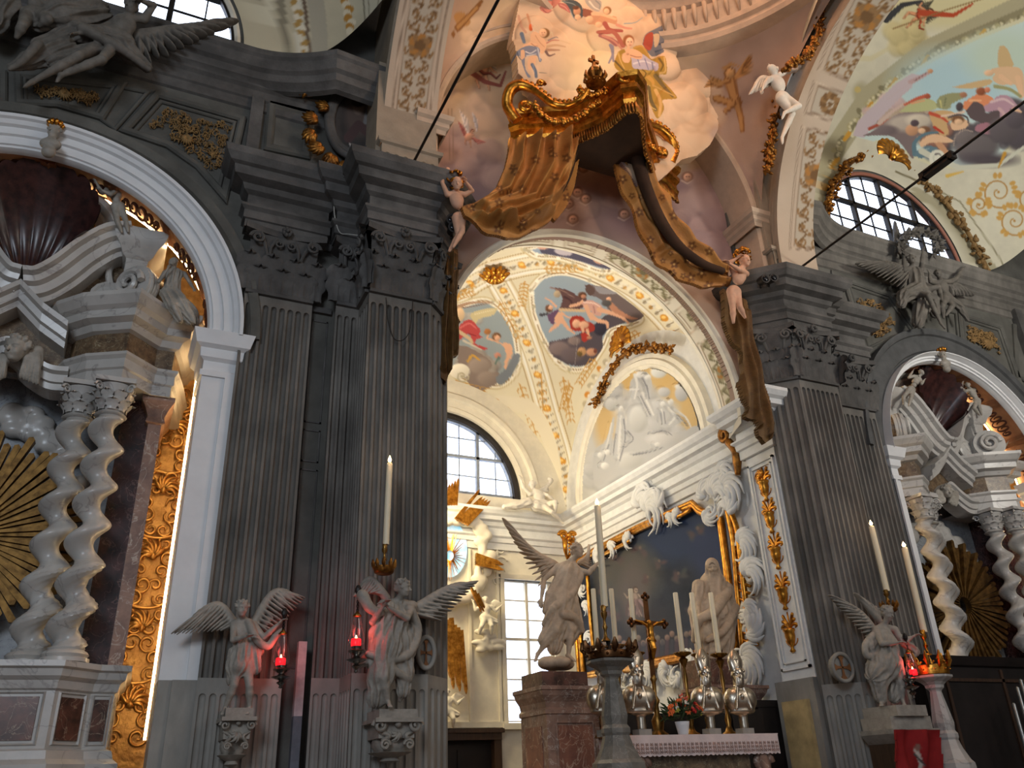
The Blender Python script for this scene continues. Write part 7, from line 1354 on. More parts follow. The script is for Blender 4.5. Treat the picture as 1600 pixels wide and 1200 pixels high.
statue('stucco_putto', 'smoky stucco child hanging above the feet of the big reclining angel', 'putto', (30, 60), 9.8, 26,
    dict(head=(75, -40, 0), neck=(70, -20, 0), hip=(52, 22, 0), shL=(50, -15, 0), shR=(90, -15, 0), knL=(35, 40, -.2), ftL=(26, 58, -.1), knR=(75, 30, -.2), ftR=(62, 40, -.1)), DARKSTUC, .014, kid=True, dress=[([(10, 10), (-10, 40)], (20, 16), 8, .35), ([(100, 30), (150, 22)], (30, 22), 9, .35), ([(60, 40), (140, 30)], (12, 10), 7, .3)])
# --- wreath angels above the right arch
statue('stucco_angel', 'dark stucco angel with wide left wing lifting the wreath above the right arch', 'statue', (1425, 515), 9.8, 17,
    dict(head=(1424, 405, -.1), neck=(1424, 418, 0), hip=(1432, 455, 0), shL=(1413, 422, 0), shR=(1440, 420, -.1), elL=(1412, 396, 0), haL=(1408, 372, 0), elR=(1440, 410, -.2), haR=(1442, 392, -.2), knL=(1450, 462, -.3), ftL=(1470, 505, -.2), toL=(1480, 516, -.2), knR=(1466, 448, -.3), ftR=(1472, 470, -.1)), DARKSTUC, .012, (0, -10),
    wings=[((1420, 425), (1385, 412), (1337, 412), (1408, 450), .08, 13), ((1412, 400), (1400, 380), (1398, 345), (1412, 385), .12, 8)],
    dress=[([(1430, 430), (1434, 455)], (11, 14), 8, .3), ([(1430, 455), (1412, 462), (1408, 475)], (13, 10, 7), 8, .35), ([(1440, 460), (1456, 470), (1462, 490)], (12, 10, 7), 8, .35), ([(1440, 480), (1434, 505)], (13, 8), 8, .35)])
statue('stucco_putto', 'dark stucco putto right of the wreath, leaning over the big right arch', 'putto', (1478, 492), 9.85, 15,
    dict(head=(1466, 428, -.1), neck=(1470, 440, 0), hip=(1478, 464, 0), shL=(1462, 442, 0), shR=(1486, 440, 0), elL=(1454, 440, -.1), haL=(1452, 428, -.1), elR=(1494, 436, 0), haR=(1504, 420, 0), knL=(1472, 480, -.1), ftL=(1474, 496, 0), knR=(1488, 478, -.1), ftR=(1478, 492, 0)), DARKSTUC, .012, (-30, -10), kid=True, wings=[((1480, 445), (1498, 446), (1522, 462), (1488, 462), .08, 9)],
    dress=[([(1478, 465), (1500, 480), (1512, 500)], (7, 6, 3), 6, .35)])
mb = MB(); r_ = np.random.RandomState(5); Cw = [at(1436+30*math.cos(a), 384-30*math.sin(a)+ (8*math.sin(a)), Y=9.75) for a in np.linspace(-.5, PI+.35, 34)]
mb.tube(Cw, .06, 6)
for i, c in enumerate(Cw):
    for j in range(5):
        d = nrm(r_.randn(3)); mb.tube([c, c+d*.09, c+d*.16+np.array([0, -.03, -.02])], [.02, .05, .008], 4)
mb.build('wreath', DARKSTUC, label='leafy dark wreath held up by the stucco angels before the right window', cat='wreath')
# --- putto and garland on the right pendentive
statue('pendentive_putto', 'white stucco putto climbing the gilt garland on the right crossing pendentive', 'putto', (1215, 225), 8.1, 20,
    dict(head=(1206, 108, -.05), neck=(1212, 120, 0), hip=(1222, 152, 0), shL=(1202, 124, 0), shR=(1228, 112, 0), elR=(1243, 110, -.05), haR=(1256, 100, -.05), elL=(1196, 130, 0), haL=(1192, 138, 0), knR=(1248, 166, -.12), ftR=(1226, 176, -.05), toR=(1220, 186, 0), knL=(1238, 178, 0), ftL=(1222, 215, 0), toL=(1222, 226, 0)), STUCCOW, .01, (-60, 60), kid=False, k=1.05, hair=1.3, wings=[((1205, 125), (1188, 122), (1170, 148), (1206, 134), .1, 8)])
def garland(name, label, pts, w, m, Y=None, X=None, n=90, seed=1, cat='garland', leafy=1.0):
    Q = bezpts([at(*p[:2], **(dict(Y=Y+(p[2] if len(p) > 2 else 0)) if Y else dict(X=X))) for p in pts], 12); r = np.random.RandomState(seed); mb = MB(); mb.tube(Q, w*.35, 6)
    for i in range(n):
        c = Q[int(r.rand()*(len(Q)-1))]; d = nrm(r.randn(3)+np.array([0, -.4, 0])); p = c+d*w*.6
        if i % 3 == 0: mb.ball(p, w*(.28+.2*r.rand()), 7)
        else: e = nrm(r.randn(3)); mb.tube([p, p+e*w*.4, p+e*w*.85], [w*.1, w*.3, w*.05], 5)
    return mb.build(name, m, smooth=True, label=label, cat=cat)
garland('gilt_garland', 'dark gilt fruit garland hanging behind the pendentive putto', [(1300, 0), (1286, 22), (1275, 60), (1262, 85), (1240, 98), (1225, 108)], .11, GOLDD, Y=7.3, n=130)
garland('gilt_garland', 'gilt fruit garland hanging below the pendentive putto beside the painted arch', [(1206, 158), (1212, 180), (1206, 200), (1206, 225), (1200, 245), (1200, 268)], .12, GOLDD, Y=8.75, n=110, seed=4)
# --- chapel stucco figures
statue('stucco_angel', 'cream stucco angel seated on the chapel cornice beside the lunette window', 'statue', (862, 800), 17.1, 15, dict(head=(832, 758, 0), neck=(838, 768, 0), hip=(850, 788, 0), shL=(828, 772, 0), shR=(846, 770, 0), elL=(818, 762, 0), haL=(814, 750, 0), elR=(856, 774, -.1), haR=(866, 782, -.1), knR=(868, 784, -.3), ftR=(868, 802, -.2), knL=(862, 800, -.3), ftL=(874, 812, -.2), toL=(882, 818, -.2)), STUCCOW, .018, (-20, -10), k=1.05,
    wings=[((842, 770), (862, 752), (856, 746), (858, 768), .1, 7)], dress=[([(838, 790), (858, 796)], (9, 8), 8, .3), ([(825, 785), (805, 790), (788, 792)], (8, 6, 4), 6, .3)])
for (x, y, u, lab) in ((760, 955, 12, 'cream stucco putto floating right of the hanging gilt rays'), (700, 1100, 13, 'cream stucco putto low on the wall beside the dark pier')):
    statue('wall_putto', lab, 'putto', (x, y+34), 17.5, u, dict(head=(x-2, y-18, 0), neck=(x-2, y-10, 0), hip=(x, y+10, 0), shL=(x-10, y-7, 0), shR=(x+7, y-7, 0), elL=(x-17, y-2, 0), haL=(x-20, y-12, 0), elR=(x+14, y, 0), haR=(x+22, y-8, 0), knL=(x-8, y+24, -.1), ftL=(x-12, y+36, 0), knR=(x+8, y+22, -.1), ftR=(x+8, y+36, 0)), CREAM, .018, (20, 0), kid=True, wings=[((x+6, y-8), (x+14, y-16), (x+26, y-10), (x+12, y), .05, 6)], dress=[([(x-4, y+10), (x+14, y+16)], (7, 5), 6, .3)])

S = Sculpt(.015); rr_ = np.random.RandomState(3); o_ = at(866, 1036, Y=11.05)
for i in range(16): S.ell(o_+np.array([(rr_.rand()-.5)*.5, (rr_.rand()-.5)*.4, -.02+.02*rr_.rand()]), (.12, .1, .07), k=.05)
S.build('rocky_base', STATUEW, bpy.data.objects['chapel_angel'])
# ================================================================ gilt canopy over the chapel arch
pb = Paint(670, 180, 1230, 720, (176, 122, 62), k=1.5); pb.noise(12, 40, (1, .9, .6), 2).noise(7, 8, (1, .9, .6), 3)
r_ = np.random.RandomState(9)
for i in range(420):
    x, y = 680+r_.rand()*540, 190+r_.rand()*520; R = 4+r_.rand()*4
    for j in range(5): a = j*1.26+i; pb.ell(x+R*.6*math.cos(a), y+R*.6*math.sin(a), R*.45, R*.3, (96, 56, 26), ang=math.degrees(a), a=.7)
    pb.ell(x, y, R*.25, R*.25, (206, 160, 92))
def folds(lines, amp=.16, w=7):
    L = [np.array(l, float) for l in lines]
    def f(X, Y):
        z = np.zeros(X.shape)
        for P in L:
            D = np.full(X.shape, 1e9)
            for a, b in zip(P[:-1], P[1:]): d = b-a; t = np.clip(((X-a[0])*d[0]+(Y-a[1])*d[1])/(d.dot(d)+1e-9), 0, 1); D = np.minimum(D, np.hypot(X-a[0]-t*d[0], Y-a[1]-t*d[1]))
            z -= amp*np.exp(-(D/w)**2)
        return np.stack([0*z, z+.05*np.sin(X*.13)*np.sin(Y*.05), 0*z], -1)
    return f
pbd = Paint(670, 370, 1230, 720, (104, 74, 38), k=1.5); pbd.noise(10, 30, (1, .9, .6), 2).noise(9, 6, (1, .9, .6), 3)
for i in range(160): x, y = 680+r_.rand()*540, 380+r_.rand()*320; pbd.line([(x, y), (x+3*r_.randn(), y+18)], 2, (62, 42, 22) if i % 3 else (150, 112, 60), a=.7)
r = thing('canopy', 'gilt canopy with cross, scrolls and looped brocade curtains above the chapel arch', 'canopy', (6.5, 9.2, 10.9))
VP = [(4.76, 9.5), (4.86, 9.38), (5.6, 8.98), (5.93, 8.49), (6.03, 8.02), (6.16, 7.93), (6.32, 8.03), (6.79, 8.67), (7.39, 9.25), (8.11, 9.58)]
def sc(P, k): return [(a*k, b*k) for a, b in P]
mb = MB().plan(VP, [(-.02, 11.1), (.02, 11.1), (.05, 11.17), (.02, 11.2), (.02, 11.32), (.09, 11.36), (.1, 11.43), (.05, 11.46), (.05, 11.52), (.13, 11.56), (.16, 11.64), (-.02, 11.66)])
mb.build('valance', GOLD, r); mb = MB(); Lp = []                 # fringe
for (a, b), (c_, d_) in zip(VP[:-1], VP[1:]):
    n = max(2, int(math.hypot(c_-a, d_-b)/.045))
    for i in range(n): Lp.append((a+(c_-a)*i/n, b+(d_-b)*i/n))
for i, (x, y) in enumerate(Lp): mb.tube([(x, y-.01, 11.12), (x, y-.02, 10.9-.015*(i % 2))], [.022, .028], 5)
mb.build('fringe', GOLDD, r, smooth=True)
MB().prism([(x, y, 11.12) for x, y in VP+[(8.1, 9.6), (4.8, 9.6)]], (0, 0, .03)).build('soffit_cloth', mat('dark_brown_cloth', (58, 38, 24), .9), r)
def cp(x, y, Y=8.4): return at(x, y, Y=Y)
mb = MB(); P = bezpts([cp(808, 188, 9.1), cp(793, 165, 9.1), cp(797, 142, 9.0), cp(812, 133, 8.9), cp(832, 139, 8.8), cp(848, 150, 8.7), cp(866, 163, 8.6), cp(886, 165, 8.5), cp(905, 157, 8.3), cp(918, 140, 8.2)], 8); mb.tube(P, [.09, .1, .07, .06, .05], 8)
P2 = bezpts([cp(1000, 210, 8.9), cp(1008, 196, 9.0), cp(1028, 200, 9.1), cp(1046, 216, 9.2), cp(1055, 238, 9.25), cp(1049, 256, 9.25)], 8); m2 = MB(); m2.tube(P2, [.06, .08, .09, .08], 8)
spiral(mb, cp(822, 168, 8.95), RGT, Zv, .12, .05, FWD, 1.6); spiral(m2, cp(1033, 240, 9.15), RGT, Zv, .12, .05, FWD, 1.6, -1); spiral(mb, cp(845, 131, 8.8), RGT, Zv, .07, .035, FWD, 1.3)
spiral(mb, cp(975, 124, 7.95), RGT, Zv, .13, .05, FWD, 1.5); mb.tube(bezpts([cp(985, 118, 7.95), cp(994, 132, 8.0), cp(996, 146, 8.1)], 6), [.07, .06], 7)
for j in range(18): p = P[int(12+j*(len(P)-14)/18)]; mb.ball(p+Zv*.06+np.array([0, -.03, 0]), .045, 7)
for j in range(14): p = P2[int(4+j*(len(P2)-6)/14)]; m2.ball(p+Zv*.05+np.array([.02, -.05, 0]), .05, 7)
for Q in ([(835, 165), (845, 180), (862, 190), (880, 190), (905, 183), (922, 168), (935, 160)], [(1000, 200), (1005, 215), (1015, 228), (1030, 238), (1040, 240)], [(905, 140), (915, 148), (928, 148), (945, 142), (958, 128)]):
    B = bezpts([cp(*q, 8.25 if q[0] < 960 else 8.85) for q in Q], 4)
    mq = mb if Q[0][0] != 1000 else m2
    for j, p in enumerate(B): mq.ball(p, .05+.02*math.sin(j*2.2), 7); mq.ball(p+np.array([.03*math.sin(j*3), -.03, .04*math.cos(j*2)]), .03, 6)
mb.build('scroll_crest', GOLD, r, smooth=True, auto=60); m2.build('scroll_crest', GOLD, r, smooth=True, auto=60)
mb = MB(); o_ = cp(929, 112, 8.1); mb.ball(o_, .1, 16); mb.tube([o_+np.array([.1*math.cos(a), .1*math.sin(a), 0]) for a in np.linspace(0, 2*PI, 24, endpoint=False)], .012, 5, closed=True)
mb.box(o_[0]-.022, o_[0]+.022, o_[1]-.02, o_[1]+.02, o_[2]+.09, o_[2]+.34).box(o_[0]-.09, o_[0]+.09, o_[1]-.02, o_[1]+.02, o_[2]+.2, o_[2]+.25)
mb.lathe((o_[0], o_[1], o_[2]-.24), [(.16, 0), (.1, .03), (.08, .1), (.14, .15), (.05, .16)], 14)
for i in range(8): a = i*PI/4; q = np.array([math.cos(a), math.sin(a), 0]); mb.tube([o_-Zv*.24+q*.1, o_-Zv*.14+q*.17, o_-Zv*.03+q*.16], [.02, .035, .01], 5)
mb.build('orb_and_cross', GOLDD, r, smooth=True, auto=40, label='old gilt orb with cross on top')
DL = [(797, 214), (820, 216), (860, 212), (893, 206), (903, 225), (895, 258), (880, 290), (874, 318), (862, 342), (840, 358), (812, 370), (790, 372), (765, 364), (740, 350), (726, 336), (722, 322), (740, 318), (762, 306), (778, 290), (790, 262), (795, 235)]
painted_poly('curtain', DL, pb, BROCADE, 1.0, thick=(0, .07, 0), plane=dict(Y=8.95), parent=r, wob=folds([[(815, 215), (808, 260), (790, 300), (745, 325)], [(838, 214), (830, 265), (805, 310), (750, 330)], [(862, 212), (856, 265), (830, 312), (760, 335)], [(884, 210), (880, 262), (850, 318), (765, 345)], [(896, 225), (880, 290), (840, 340), (780, 352)], [(860, 330), (810, 358), (745, 342)]], .2, 5))
DL2 = [(878, 300), (893, 262), (905, 248), (898, 290), (886, 322), (868, 345), (862, 340)]
painted_poly('curtain_lining', DL2, pb, BROCADE, 1.0, thick=(0, .07, 0), plane=dict(Y=9.15), parent=r)
DR1 = [(958, 238), (984, 262), (996, 300), (1020, 345), (1055, 388), (1098, 412), (1135, 424), (1140, 446), (1100, 448), (1060, 436), (1030, 410), (1006, 372), (992, 335), (975, 300), (962, 268)]
painted_poly('curtain', DR1, pb, BROCADE, 1.0, thick=(0, .07, 0), plane=dict(Y=9.3), parent=r, wob=folds([[(970, 250), (992, 320), (1030, 385), (1110, 432)], [(984, 262), (1010, 330), (1060, 396), (1130, 428)], [(1040, 400), (1090, 432), (1135, 440)]], .14, 5))
DR2 = [(1000, 248), (1022, 268), (1036, 292), (1048, 308), (1055, 340), (1075, 372), (1105, 398), (1138, 414), (1138, 426), (1100, 412), (1062, 386), (1034, 350), (1015, 308), (1003, 280)]
painted_poly('curtain', DR2, pb, BROCADE, 1.0, thick=(0, .07, 0), plane=dict(Y=9.12), parent=r, wob=folds([[(1010, 260), (1036, 320), (1080, 380), (1130, 418)]], .14, 5))
mb = MB(); mb.tube(bezpts([at(*p, Y=9.05) for p in ((975, 160), (982, 200), (996, 250), (1012, 300), (1034, 348), (1062, 386), (1098, 412), (1130, 424))], 8), [.13, .11, .09, .06], 8); mb.tube(bezpts([at(*p, Y=9.06) for p in ((902, 235), (888, 278), (866, 308), (830, 326), (790, 334), (748, 340))], 8), [.02, .05, .07, .04], 7); mb.build('curtain_edge', mat('dark_brown_cloth', (58, 38, 24)), r, smooth=True)
for nm, O, Y_, fl, lab in (('hanging_curtain', [(700, 385), (714, 392), (713, 440), (712, 480), (719, 503), (713, 512), (715, 555), (706, 558), (703, 580), (696, 598), (687, 592), (685, 540), (687, 450), (690, 400)], 9.75, [[(704, 400), (702, 580)], [(696, 400), (692, 580)], [(711, 430), (710, 550)]], 'dark gold curtain tail hanging by the left pier capital'),
                       ('hanging_curtain', [(1128, 452), (1150, 458), (1165, 470), (1172, 505), (1184, 552), (1196, 590), (1203, 620), (1206, 650), (1212, 660), (1207, 684), (1196, 692), (1186, 680), (1180, 655), (1168, 650), (1160, 628), (1155, 600), (1158, 568), (1142, 535), (1132, 500)], 9.5, [[(1140, 460), (1150, 540), (1165, 640)], [(1155, 470), (1170, 560), (1185, 665)], [(1165, 490), (1188, 600), (1200, 680)]], 'dark gold curtain tail hanging by the right pier capital')):
    o = painted_poly(nm, O, pbd, BROCADE, 1.0, thick=(0, .1, 0), plane=dict(Y=Y_), wob=folds(fl, .12, 3.5)); props(o, lab, 'curtain')
    mb = MB(); xs = [p for p in O if p[1] > max(q[1] for q in O)-45]
# putti holding the curtains
statue('curtain_putto', 'golden-haired flesh-coloured putto holding the curtain at the left pier', 'putto', (703, 398), 9.1, 24,
    dict(head=(714, 287, -.1), neck=(712, 300, 0), hip=(717, 340, 0), shL=(699, 304, 0), shR=(726, 304, 0), elL=(691, 285, 0), haL=(698, 268, 0), elR=(738, 298, -.05), haR=(728, 284, -.15), knL=(716, 368, 0), ftL=(702, 392, 0), knR=(722, 362, -.05), ftR=(708, 386, -.05)), SKIN, .009, (10, -25), k=.8, hair=0)
statue('curtain_putto', 'flesh-coloured putto seen from the side holding the curtain at the right pier', 'putto', (1150, 520), 9.15, 24,
    dict(head=(1164, 408, -.05), neck=(1158, 420, 0), hip=(1147, 455, 0), shL=(1146, 424, 0), shR=(1166, 428, 0), elL=(1138, 412, -.05), haL=(1150, 404, -.15), elR=(1156, 422, -.15), haR=(1140, 412, -.15), knL=(1145, 482, 0), ftL=(1146, 504, 0), knR=(1156, 480, -.03), ftR=(1164, 496, 0)), SKIN, .01, (20, -10), k=.85, hair=0)
def hairdo(name, label, px, Y, R, seed):
    c = at(*px, Y=Y); mb = MB(); r = np.random.RandomState(seed)
    for i in range(60):
        d = nrm(r.randn(3)+np.array([0, .35, .5])); p = c+d*R; e = nrm(np.cross(d, r.randn(3))); mb.tube([p-e*R*.4, p+d*R*.18, p+e*R*.4], [R*.08, R*.16, R*.06], 5)
    return mb.build(name, GOLD, bpy.data.objects['curtain_putto' if seed == 1 else 'curtain_putto.001'], smooth=True)
hairdo('gilt_hair', '', (712, 281), 9.05, .12, 1); hairdo('gilt_hair', '', (1160, 400), 9.15, .13, 2)
garland('gilt_garland', 'gilt flower cluster and band over the chapel side lunette', [(930, 632), (942, 602), (958, 572), (978, 552), (1000, 544), (1026, 544), (1050, 548)], .14, GOLDD, X=9.72, n=150, seed=8)
shell_orn('gilt_shell', 'large gilt shell above the right lunette window', (1390, 250), 8.9, .44, GOLD, tilt=-.2)
garland('gilt_garland', 'gilt and grey garland left of the gilt shell, above the right window', [(1292, 335), (1302, 292), (1322, 262), (1345, 244), (1365, 240)], .16, GOLDD, Y=10.05, n=110, seed=9)
garland('gilt_garland', 'gilt and grey garland right of the gilt shell, above the right window', [(1412, 256), (1440, 282), (1468, 305), (1500, 345), (1525, 385), (1545, 425)], .15, OCHRE, Y=10.05, n=130, seed=10)
# ================================================================ portrait medallion
r = thing('portrait_medallion', 'dark oval portrait in a grey frame with gilt leaf fans, above the left pier', 'painting', at(548, 245, Y=10.15)); Yp = 10.12
pm = Paint(500, 120, 610, 260, (72, 68, 66), k=2); pm.noise(6, 20); pm.ell(560, 180, 22, 34, (104, 88, 80), soft=14); pm.ell(560, 168, 9, 11, (140, 118, 104), soft=3); pm.ell(560, 160, 11, 7, (60, 48, 44), soft=3); pm.line([(545, 215), (560, 195), (578, 210)], 16, (92, 72, 70), 12); pm.line([(578, 160), (572, 190)], 9, (128, 124, 122)); pm.poly([(545, 222), (556, 230), (548, 238)], (170, 164, 158))
El = lambda k, n=40: [(556+36*k*math.cos(a), 189+46*k*math.sin(a)) for a in np.linspace(0, 2*PI, n, endpoint=False)]
painted_poly('portrait_canvas', El(1.0), pm, matcol('oil_canvas'), 1.3, plane=dict(Y=Yp), parent=r)
mb = MB().tube([at(*p, Y=Yp-.02) for p in El(1.04)], .05, 8, closed=True).tube([at(*p, Y=Yp-.01) for p in El(1.22)], .06, 8, closed=True); mb.tube([at(*p, Y=Yp) for p in El(1.13)], .07, 6, closed=True); mb.build('frame', STONED, r, smooth=True)
mb = MB()
for (x, y, a, s, n) in ((488, 150, 2.6, .34, 6), (500, 145, 2.2, .34, 6), (530, 135, 1.9, .3, 5), (570, 128, 1.4, .3, 5), (512, 172, 3.2, .3, 5), (495, 190, 3.4, .34, 6), (492, 212, 3.6, .34, 6), (503, 232, 3.9, .34, 6), (520, 246, 4.2, .36, 6), (540, 258, 4.4, .36, 7), (568, 250, 5.2, .36, 7), (590, 160, .6, .25, 5), (592, 215, 5.8, .28, 5)): fronds(mb, at(x, y, Y=Yp-.05), s, a, n, .75, .3, .16, 'Y', .1, 1.3)
mb.build('gilt_leaves', GOLDD, r, smooth=True)
# ================================================================ tie rods, spot lamps, cables, small fittings
for A_, B_, lab in (((3.05, 9.42, 10.05), (3.05, 2.0, 10.05), 'dark iron tie rod crossing in front of the left painted arch'), ((10.5, 9.42, 9.98), (10.5, 2.0, 9.98), 'dark iron tie rod with turnbuckle running to the upper right corner')):
    r = thing('tie_rod', lab, 'tie rod', A_); MB().tube([A_, B_], .022, 8).build('rod', IRON, r, smooth=True)
    if A_[0] > 5: MB().box(10.44, 10.56, 6.05, 6.55, 9.92, 9.95).box(10.44, 10.56, 6.05, 6.55, 10.01, 10.04).box(10.44, 10.56, 6.0, 6.08, 9.92, 10.04).box(10.44, 10.56, 6.52, 6.6, 9.92, 10.04).build('turnbuckle', IRON, r)
def spot(px, Y, label):
    c = at(*px, Y=Y); r = thing('spot_lamp', label, 'spotlight', c-Zv*.12, 'black spot lamps on the cornices'); mb = MB(); d = nrm([-.2, -.9, -.25])
    mb.tube([c, c+d*.2], [.075, .085], 12); mb.tube([c-d*.02, c+np.array([0, .02, -.12])], .02, 6); mb.build('housing', IRON, r, smooth=True, auto=40)
    MB().ball(c+d*.2, (.06, .02, .06), 10).build('lens', mat('dark_lens', (28, 28, 32), .1), r, smooth=True)
for p, Y, l in (((540, 279), 9.75, 'black spot lamp on the left pier cornice, left one of the pair'), ((555, 277), 9.75, 'black spot lamp on the left pier cornice, right one of the pair'), ((703, 350), 9.35, 'upper black spot lamp beside the left curtain putto'), ((706, 362), 9.35, 'lower black spot lamp beside the left curtain putto'), ((1188, 440), 9.35, 'black spot lamp by the right curtain putto, left one of the pair'), ((1201, 438), 9.35, 'black spot lamp by the right curtain putto, right one of the pair')): spot(p, Y, l)
mb = MB().tube(bezpts([at(*p, Y=9.9) for p in ((520, 262), (524, 300), (522, 330), (530, 362), (545, 366), (560, 368))], 5), .01, 5); mb.build('cable', mat('pale_cable', (170, 168, 160), .6), smooth=True, label='thin pale cable running down the left pier cornice', cat='cable')
mb = MB().tube(bezpts([at(*p, Y=9.4) for p in ((603, 465), (606, 500), (615, 528), (628, 532), (638, 522), (642, 505), (645, 470))], 6), .007, 5); mb.build('cable', IRON, smooth=True, label='loop of dark cable on the fluted left pier', cat='cable')
c = at(473, 1003, Y=10.0); MB().box(c[0]-.05, c[0]+.045, 9.96, 10.06, 1.0, c[2]-.8).build('upright_panel', mat('dark_blue_grey_cover', (96, 98, 106), .5), label='grey-blue lower half of the narrow upright cover in the pilaster gap', cat='cover'); MB().box(c[0]-.05, c[0]+.045, 9.96, 10.06, c[2]-.8, c[2]).build('upright_panel', mat('pink_grey_cover', (176, 160, 160), .5), label='pinkish upper half of the narrow upright cover in the pilaster gap', cat='cover')
def medallion(px, Y, rx, rz, label):
    c = at(*px, Y=Y); r = thing('cross_medallion', label, 'medallion', c-Zv*rz); mb = MB(); mb.tube([c+np.array([rx*math.cos(a), -.02, rz*math.sin(a)]) for a in np.linspace(0, 2*PI, 30, endpoint=False)], .03, 6, closed=True); mb.build('rim', STONEL, r, smooth=True)
    MB().prism([c+np.array([rx*math.cos(a), .0, rz*math.sin(a)]) for a in np.linspace(0, 2*PI, 30, endpoint=False)], (0, .06, 0)).build('disc', STONEL, r); mb = MB()
    for k in range(4): a = k*PI/2; d = np.array([rx*math.cos(a), 0, rz*math.sin(a)]); t = np.array([-rx*math.sin(a), 0, rz*math.cos(a)]); mb.prism([c-d*.0-t*.06+[0, -.012, 0], c+d*.55-t*.12+[0, -.012, 0], c+d*.78-t*.3+[0, -.012, 0], c+d*.85+[0, -.012, 0], c+d*.78+t*.3+[0, -.012, 0], c+d*.55+t*.12+[0, -.012, 0], c+t*.06+[0, -.012, 0]], (0, -.01, 0))
    mb.build('cross', mat('brown_cross_paint', (128, 84, 48), .7), r)
medallion((1315, 1043), 9.42, .19, .19, 'round stone medallion with a brown cross low on the right pier')
medallion((665, 1020), 9.42, .1, .17, 'dark oval cross medallion beside the robed angel on the left pier')
# ================================================================ candles, lamps, crowns
FLAME = mat('candle_flame', (255, 214, 140), .5, emit=(255, 206, 130), es=14); REDG = mat('red_lamp_glass', (220, 24, 34), .25, emit=(240, 24, 34), es=1.8)
def glassy():
    m = bpy.data.materials.new('lamp_glass'); m.use_nodes = True; nt = m.node_tree; nt.nodes.clear()
    o = nt.nodes.new('ShaderNodeOutputMaterial'); t = nt.nodes.new('ShaderNodeBsdfTransparent'); g = nt.nodes.new('ShaderNodeBsdfGlossy'); x = nt.nodes.new('ShaderNodeMixShader'); lw = nt.nodes.new('ShaderNodeLayerWeight')
    lw.inputs[0].default_value = .25; g.inputs[1].default_value = .08; t.inputs[0].default_value = (.93, .93, .95, 1)
    nt.links.new(lw.outputs['Facing'], x.inputs[0]); nt.links.new(t.outputs[0], x.inputs[1]); nt.links.new(g.outputs[0], x.inputs[2]); nt.links.new(x.outputs[0], o.inputs[0]); return m
LGL = glassy()
def candle(name, label, x0, y0, x1, y1, Y, wpx, lit=True, group=None, cat='candle'):
    b = at(x0, y0, Y=Y); t = at(x1, y1, Y=Y); h = t[2]-b[2]; s = mpp(b)*wpx/2; t = np.array([b[0]+(t[0]-b[0])*.6, Y, b[2]+h]); r = thing(name, label, cat, b, group)
    MB().tube([b, b*.5+t*.5, t-Zv*.01, t], [s, s, s*.97, s*.8], 14).build('wax', WAX, r, smooth=True, auto=40); MB().tube([t, t+Zv*.02], .004, 5).build('wick', IRON, r)
    if lit:
        MB().lathe(t+Zv*.012, [(.002, 0), (s*.5, .012), (s*.62, .03), (s*.4, .055), (s*.12, .08), (.001, .09)], 10).build('flame', FLAME, r, smooth=True); lamp('candle_light', 'POINT', tuple(t+Zv*.06+np.array([0, -.03, 0])), 1.6, (1, .62, .3), .02)
    return r, b
def holder(name, label, x, y0, y1, Y, w, m=BRASS, crown=0, cat='candle holder', group=None):
    b = at(x, y0, Y=Y); t = at(x, y1, Y=Y); H = t[2]-b[2]; s = mpp(b)*w/2; r = thing(name, label, cat, b, group); mb = MB(); mb.lathe(b, [(s*1.3, 0), (s*1.2, .03*H), (s*.5, .12*H), (s*.4, .3*H), (s*.8, .38*H), (s*.45, .46*H), (s*.4, .6*H), (s*.9, .7*H), (s*1.0, .8*H), (s*.75, .82*H), (s*.9, .97*H), (s*.7, H)], 18); mb.build('stem', m, r, smooth=True, auto=50)
    if crown:
        mb = MB(); R = s*crown
        mb.lathe(b-Zv*.06, [(R*.7, 0), (R*.95, .02), (R, .08), (R*.8, .09)], 20)
        for i in range(10): a = i*PI/5; q = np.array([math.cos(a), math.sin(a), 0]); mb.tube([b+q*R*.95, b+q*R*1.08+Zv*.05, b+q*R*1.15+Zv*.1], [.012, .026, .006], 5)
        mb.build('crown', GOLDD, r, smooth=True, auto=50)
    return r
candle('tall_candle', 'very tall lit candle standing on the robed angel of the left pier', 603, 851, 610, 724, 9.05, 10); holder('crown_holder', 'dark brass crown and candle socket above the robed angel', 600, 889, 850, 9.05, 9, crown=3.6)
candle('tall_candle', 'lit candle above the pale angel of the right pier', 1386, 924, 1361, 822, 9.15, 9); holder('crown_holder', 'brass crown and candle socket above the pale angel', 1390, 950, 922, 9.15, 9, crown=2.6)
